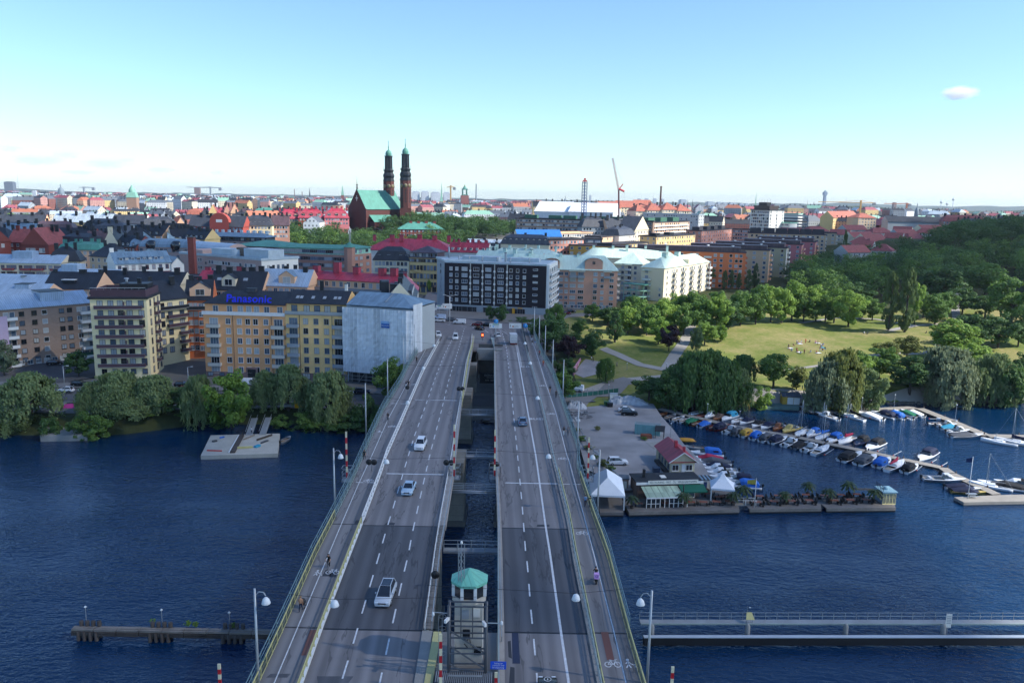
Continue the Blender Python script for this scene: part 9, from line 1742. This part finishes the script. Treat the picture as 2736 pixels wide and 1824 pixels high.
# ---------------------------------------------------------------- raft, gangways, fender jetties, small street things
RAFTM=mat('raft_deck','#a6a49b',.85,var=.2,scale=.35,fine=3);t=slabz('raft','big pale work raft moored off the left shore','raft',[(461,1046),(638,1041),(643,995),(484,999)],.9,RAFTM,1.0);o=t.location
for i,(x0,y0,x1,y1,w,m)in enumerate(((527,1040,550,1000,.5,WHITE),(534,1040,556,1000,1.1,DKTIMBER),(545,1030,580,1028,.3,YELP),(475,1035,510,1036,.12,RED),(560,1010,585,1000,.15,TIMBER),(590,1012,625,1000,.2,DKTIMBER),(600,1018,615,1012,.5,SCR),(488,1015,498,1013,.6,SCR),(586,1028,596,1024,.8,CV['turq']),(505,1006,515,1004,.4,CV['blue']))):a,b=at(x0,y0,.92),at(x1,y1,.92);d=b-a;MB().box(0,d.length,-w/2,w/2,0,.25+.1*(i%3),m).build('deck_beam',t,a-Vector((o.x,o.y,0)),math.atan2(d.y,d.x))
for i,(x0,y0,x1,y1)in enumerate(((572,998,585,962),(603,997,617,960))):
 a,b=at(x0,y0,1.0),ground(x1,y1);b.z=max(b.z,2.2);t=thing('gangway','steep metal gangway down to the raft, %s one'%('left','right')[i],'gangway',a);d=b-a;rz=math.atan2(d.y,d.x)-math.pi/2;L=d.length;g=MB().box(-.8,.8,0,L,-.1,0,GREYP);[g.box(-.8,.8,k*.5,k*.5+.08,0,.04,STEEL)for k in range(int(L/.5))];g=g.build('tread',t);r_=MB();[r_.box(s-.04,s+.04,0,L,.8,.88,STEEL)for s in(-.8,.8)];r_=r_.build('rail',t)
 for q_ in(g,r_):q_.rotation_euler=(Matrix.Rotation(rz,3,'Z')@Matrix.Rotation(math.asin(d.z/L),3,'X')).to_euler()
t=boat('open',4.5,at(656,1012,.2),R(80),'small grey work skiff tied to the right side of the raft',HGY,None,'work boats');tag(MB().cbox((0,0,0),(1.2,1.0,1.3),OFFW).cbox((0,-.52,.3),(.5,.05,.5),GREYP).build('utility_box',None,ground(631,958)),'small white box on the bank right of the gangways','utility box')
a,b=at(168,1440,1.6),at(640,1449,1.6);t=thing('fender_jetty','dark weathered timber fender jetty left of the bridge','jetty',(a.x,a.y,0),math.atan2(b.y-a.y,b.x-a.x));L=(b-a).length+6
for i in range(int(L/3)):[MB().box(i*3,i*3+2.92,y,y+.28,z,z+.26,DKTIMBER if z<1.2 else TIMBER).build('plank',t,(0,0,rnd.uniform(-.03,.03)))for y,z in((-.5,1.35),(-.15,1.4),(.2,1.35),(-.6,.75),(-.6,1.05))]
for px in(195,365,535):u=(at(px,1447,1.6)-a).length;q=MB();[q.tube((u+dx,dy,-2),(u+dx,dy,2.3 if dy>0 else 1.3),.28,DKTIMBER,7)for dx in(-1.2,-.4,.4,1.2)for dy in(-.4,.5)];q.build('pile_cluster',t)
for i,(x,yb,yt)in enumerate(((199,1432,1393),(373,1436,1400),(528,1440,1406))):p=at(x,yb,1.7);s=thing('globe_lamp','white globe lamp on the fender jetty, %s from the left'%ordinal(i),'lamp',p,0,'lamps on the fender jetty');H=atY(x,yt,p.y).z-p.z;MB().tube((0,0,0),(0,0,H),.05,STEEL,5).build('pole',s);MB().lathe([(0,-.2),(.2,0),(0,.2)],LAMPW,(0,0,H),10).build('globe',s)
for i,(x,y)in enumerate(((350,1434),(432,1438),(450,1439),(538,1441))):plant('bush',at(x,y,1.6),.9,.9,'bright','tuft of weeds growing on the fender jetty, %s from the left'%ordinal(i),'weeds on the fender jetty')
a,b=at(1478,1462,1.3),at(2420,1462,1.3);t=thing('guide_pier','long steel guide pier with railed walkway right of the bridge','pier',(a.x,a.y,0),math.atan2(b.y-a.y,b.x-a.x));L=(b-a).length;MB().box(0,L,-.25,.35,.2,1.3,BLACKM).build('fender_wall',t);MB().box(0,L,-.3,.3,1.3,1.42,mat('pale_fender_cap','#a8b2bc',.6,var=.1)).build('fender_cap',t);MB().box(0,L,2.2,3.2,1.9,2.05,GREYP).build('walkway',t);MB().box(0,L,2.1,2.2,1.85,2.05,GREENST).build('walkway_edge',t);[MB().tube((0,3.15,z),(L,3.15,z),.04,STEEL,4).build('rail',t)for z in(2.6,3.1)];pm=MB().box(-.03,.03,-.03,.03,0,1.1,STEEL).mesh('post');[ob('post',pm,t,(i*1.6,3.15,2.05))for i in range(int(L/1.6))]
for px in(1500,1722,1949,2175):u=(at(px,1462,1.3)-a).length;MB().lathe([(.35,-2),(.35,2.3),(.2,2.6),(0,2.7)],CONC,(u,1.0,0),10).build('bollard',t)
p=at(1721,1430,2);s=thing('yellow_roof_sign','yellow pitched marker roof on posts over the guide pier','marker',(p.x,p.y,2));zz=atY(1721,1413,p.y).z-2;MB().face([(-.6,-.4,zz-.4),(.6,-.4,zz-.4),(.35,.4,zz+.3),(-.35,.4,zz+.3)],YELP).face([(.6,-.4,zz-.42),(-.6,-.4,zz-.42),(-.35,.4,zz+.28),(.35,.4,zz+.28)],YELP).build('roof',s);[MB().tube((x,0,-.5),(x,0,zz-.1),.05,GREYP,5).build('post',s)for x in(-.4,.4)];MB().tube((-.3,.3,0),(-.3,.3,zz+1.3),.03,STEEL,4).lathe([(0,0),(.15,.05),(0,.15)],LAMPW,(.0,.3,zz+1.0),8).build('lamp',s)
p=at(2177,1440,2);s=thing('notice_board','tall white notice board on the guide pier','sign',(p.x,p.y,2));MB().box(-.4,.4,-.05,0,0,2.0,OFFW).build('board',s);[MB().box(-.3,.3,-.06,-.05,1.6-.25*i,1.68-.25*i,GREYP).build('text_line',s)for i in range(5)];MB().tube((0,.1,-1.5),(0,.1,2),.06,STEEL,5).build('post',s)
t,W,D=hframe('cafe_canopy','terrace with a magenta awning on the left shore behind the landing','awning',(145,934),(232,931),3.4,None,3);q=MB();q.face([(0,-.5,3.1),(W,-.5,3.1),(W,1.6,3.8),(0,1.6,3.8)],mat('magenta_awning','#a82f78',.7));q.face([(W,-.5,3.08),(0,-.5,3.08),(0,1.6,3.78),(W,1.6,3.78)],mat('magenta_awning','#a82f78',.7));q.build('awning',t);MB().box(0,W,1.6,3.5,0,3.7,BITU).build('wall',t)
MB();o=slabz('landing','concrete landing with a dark opening at the water between the willows','landing',[(92,1000),(200,998),(210,965),(105,966)],1.5,CONC,1.8)
for i,(x,yb,yt)in enumerate(((150,908,841),(434,900,843))):p=ground(x,yb);s=thing('street_lamp','slim grey street lamp on the left quay street, %s one'%('left','right')[i],'street lamp',p);H=atY(x,yt,p.y).z-p.z;MB().tube((0,0,0),(0,0,H),.08,STEEL,6).tube((0,0,H),(1.2,0,H+.2),.05,STEEL,5).cbox((1.2,0,H+.1),(.6,.25,.12),LAMPW).build('pole',s)
for i,(x,yb,yt,w)in enumerate(((1397,924,884,'turning road by the green gate'),(1403,880,853,'path below the lawn'),(1440,850,835,'path at the stepped slope'),(1530,855,835,'path junction at the lawn'),(1624,955,928,'main jetty, inner lamp'),(1697,985,945,'main jetty, outer lamp'),(1539,1018,973,'quay behind the clubhouse'),(1978,942,914,'far bank walkway, left lamp'),(2053,938,907,'far bank walkway, right lamp'),(2193,970,930,'east jetty arm'))):p=ground(x,yb)if x<1600 and yb<900 else at(x,yb,1);s=thing('path_lamp','slim lamp post on the %s'%w,'street lamp',p,0,'slim lamp posts');H=atY(x,yt,p.y).z-p.z;MB().tube((0,0,-.3),(0,0,H),.06,GREYP,5).build('pole',s);MB().lathe([(.1,0),(.22,.1),(0,.3)],LAMPW,(0,0,H),8).build('lamp_shade',s)
p=ground(2146,912);s=thing('park_sign','white park sign with black symbols on posts by the shore path','sign',p);[MB().box(-.7,.7,-.05,0,z,z+1.3,OFFW).box(-.3,.3,-.07,-.05,z+.3,z+.95,BLACKM).build('board',s)for z in(1.6,3.2)];[MB().tube((x,.05,0),(x,.05,4.6),.06,STEEL,5).build('post',s)for x in(-.6,.6)]
for i,(x,y)in enumerate(((1325,990),(1338,1012),(1352,1030),(1366,1052),(1385,1070),(1402,1084),(1372,988),(1480,1010))):plant('bush',at(x,y,1.45),rnd.uniform(.7,1.6),rnd.uniform(1.6,3.2),('olive','mid')[i%2],'clump of weeds on the gravel yard, %s along the bridge side'%ordinal(i),'weeds on the yard')
# ================================================================ clouds and air
def cloudmat():
 t=NT('cloud');t.base((.9,.9,.92));t.set(1,0,0);tr_=t.new('BsdfTransparent');m_=t.new('MixShader');m_.inputs[0].default_value=.42;t.lk(t.b.outputs[0],m_.inputs[1]);t.lk(tr_.outputs[0],m_.inputs[2]);t.lk(m_.outputs[0],t.out.inputs[0]);return t.m
CLM=cloudmat()
def cloud_bank(label,poly,zc,thick,seed): # broad cumulus whose outline is poly (x, y); its shade lies on the shore
 cx,cy_=sum(p[0]for p in poly)/len(poly),sum(p[1]for p in poly)/len(poly);r=random.Random(seed);st=26;xs=[p[0]for p in poly];ys=[p[1]for p in poly];V,F,idx=[],[],{}
 nz_=lambda x,y:18*math.sin(x*.021+seed)+14*math.sin(y*.027+x*.013)+9*math.sin(x*.061-y*.05)
 cells_=[(i,j)for i in range(int(min(xs)/st)-2,int(max(xs)/st)+3)for j in range(int(min(ys)/st)-2,int(max(ys)/st)+3)if inside((i*st+nz_(i*st,j*st),j*st+nz_(j*st,i*st)),poly)];S=set(cells_)
 def dep(i,j):return min(3,sum(((i+a,j+b)in S)for a in(-1,0,1)for b in(-1,0,1))/3)
 def vt(i,j,up):
  k=(i,j,up)
  if k not in idx:
   nb=sum((i+a,j+b)in S for a in(-1,0)for b in(-1,0));x,y=i*st-st/2+r.uniform(-9,9),j*st-st/2+r.uniform(-9,9);h=0 if nb<4 else thick*(.5+.5*math.sin(i*.9)*math.cos(j*.7)+r.uniform(0,.5));idx[k]=len(V);V.append((x,y,zc+(h if up else-h*.25)+(1 if up else 0)))
  return idx[k]
 for i,j in cells_:
  for up in(0,1):f=[vt(i,j,up),vt(i+1,j,up),vt(i+1,j+1,up),vt(i,j+1,up)];F.append(f if up else f[::-1])
  for(a,b),(e,g),(h,k_)in(((-1,0),(i,j+1),(i,j)),((1,0),(i+1,j),(i+1,j+1)),((0,-1),(i,j),(i+1,j)),((0,1),(i+1,j+1),(i,j+1))):
   if(i+a,j+b)not in S:F.append([vt(e,g,0),vt(h,k_,0),vt(h,k_,1),vt(e,g,1)])
 me=bpy.data.meshes.new('cloud');me.from_pydata(V,[],F);me.polygons.foreach_set('use_smooth',[True]*len(F));me.materials.append(CLM);tag(ob('cloud',me),label,'cloud','clouds high over the shore')
CZ=650;dx,dy=SUN_DIR.x/math.tan(SUN_EL)*CZ,SUN_DIR.y/math.tan(SUN_EL)*CZ
up_=lambda P:[(x+dx,y+dy)for x,y in P]
cloud_bank('broad cloud high beyond the right edge whose shade covers the bridge and the left shore',up_([(-480,-60),(52,-60),(64,120),(52,190),(36,232),(26,290),(12,360),(4,440),(-40,520),(-170,560),(-330,545),(-480,520)]),CZ,70,1)
cloud_bank('second cloud high beyond the right edge whose shade covers the wooded hill',up_([(150,400),(420,380),(640,480),(660,800),(420,900),(240,820),(170,620),(140,480)]),CZ,60,2)
def puff(label,x,y,Y,w,h,seed,dens):
 """small soft cloud: a closed box of patchy vapour"""
 p=atY(x,y,Y);t=NT('cloud_vapour');t.n.remove(t.b);v=t.new('VolumePrincipled');v.inputs['Color'].default_value=(1,1,1,1);v.inputs['Anisotropy'].default_value=.2;tc=t.new('TexCoord')
 g=t.new('TexGradient',gradient_type='SPHERICAL');t.lk(tc.outputs['Object'],g.inputs[0]);n=t.noise(2.2,5,'Object',.62,(w/h*.8,1,1.4));d=t.math('MULTIPLY',t.math('MAXIMUM',t.math('SUBTRACT',t.math('ADD',t.math('MULTIPLY',g.outputs[0],1.25),n),.92),0),dens);t.lk(d,v.inputs['Density']);t.lk(v.outputs[0],t.out.inputs['Volume'])
 o=MB().lathe([(0,-1),(.7,-.7),(1,0),(.7,.7),(0,1)],t.m,(0,0,0),10).build('cloud',None,p);s=KPX*Y/FPX;o.scale=(w*s/2,w*s/2,h*s/2);o.rotation_euler=(0,0,seed);tag(o,label,'cloud')
puff('small bright puffy cloud alone in the right-hand sky',2205,214,21000,118,46,.4,.011)
for i,(x,y,w,h)in enumerate(((24,342,90,30),(85,368,190,44),(150,356,110,34),(240,376,170,40),(290,368,70,22),(180,396,130,22),(368,390,110,22),(500,397,70,20))):puff('low pale cloud over the left horizon, %s from the left edge'%ordinal(i),x,y,23000,w,h,i,.0016)

air=NT('haze');air.n.remove(air.b);vp=air.new('VolumePrincipled');vp.inputs['Color'].default_value=(.80,.90,1,1);vp.inputs['Density'].default_value=4.5e-5;vp.inputs['Anisotropy'].default_value=.3;air.lk(vp.outputs[0],air.out.inputs['Volume'])
hz=MB().box(-16000,16000,-400,16500,-6,170,air.m).build('haze');hz['kind']='stuff'
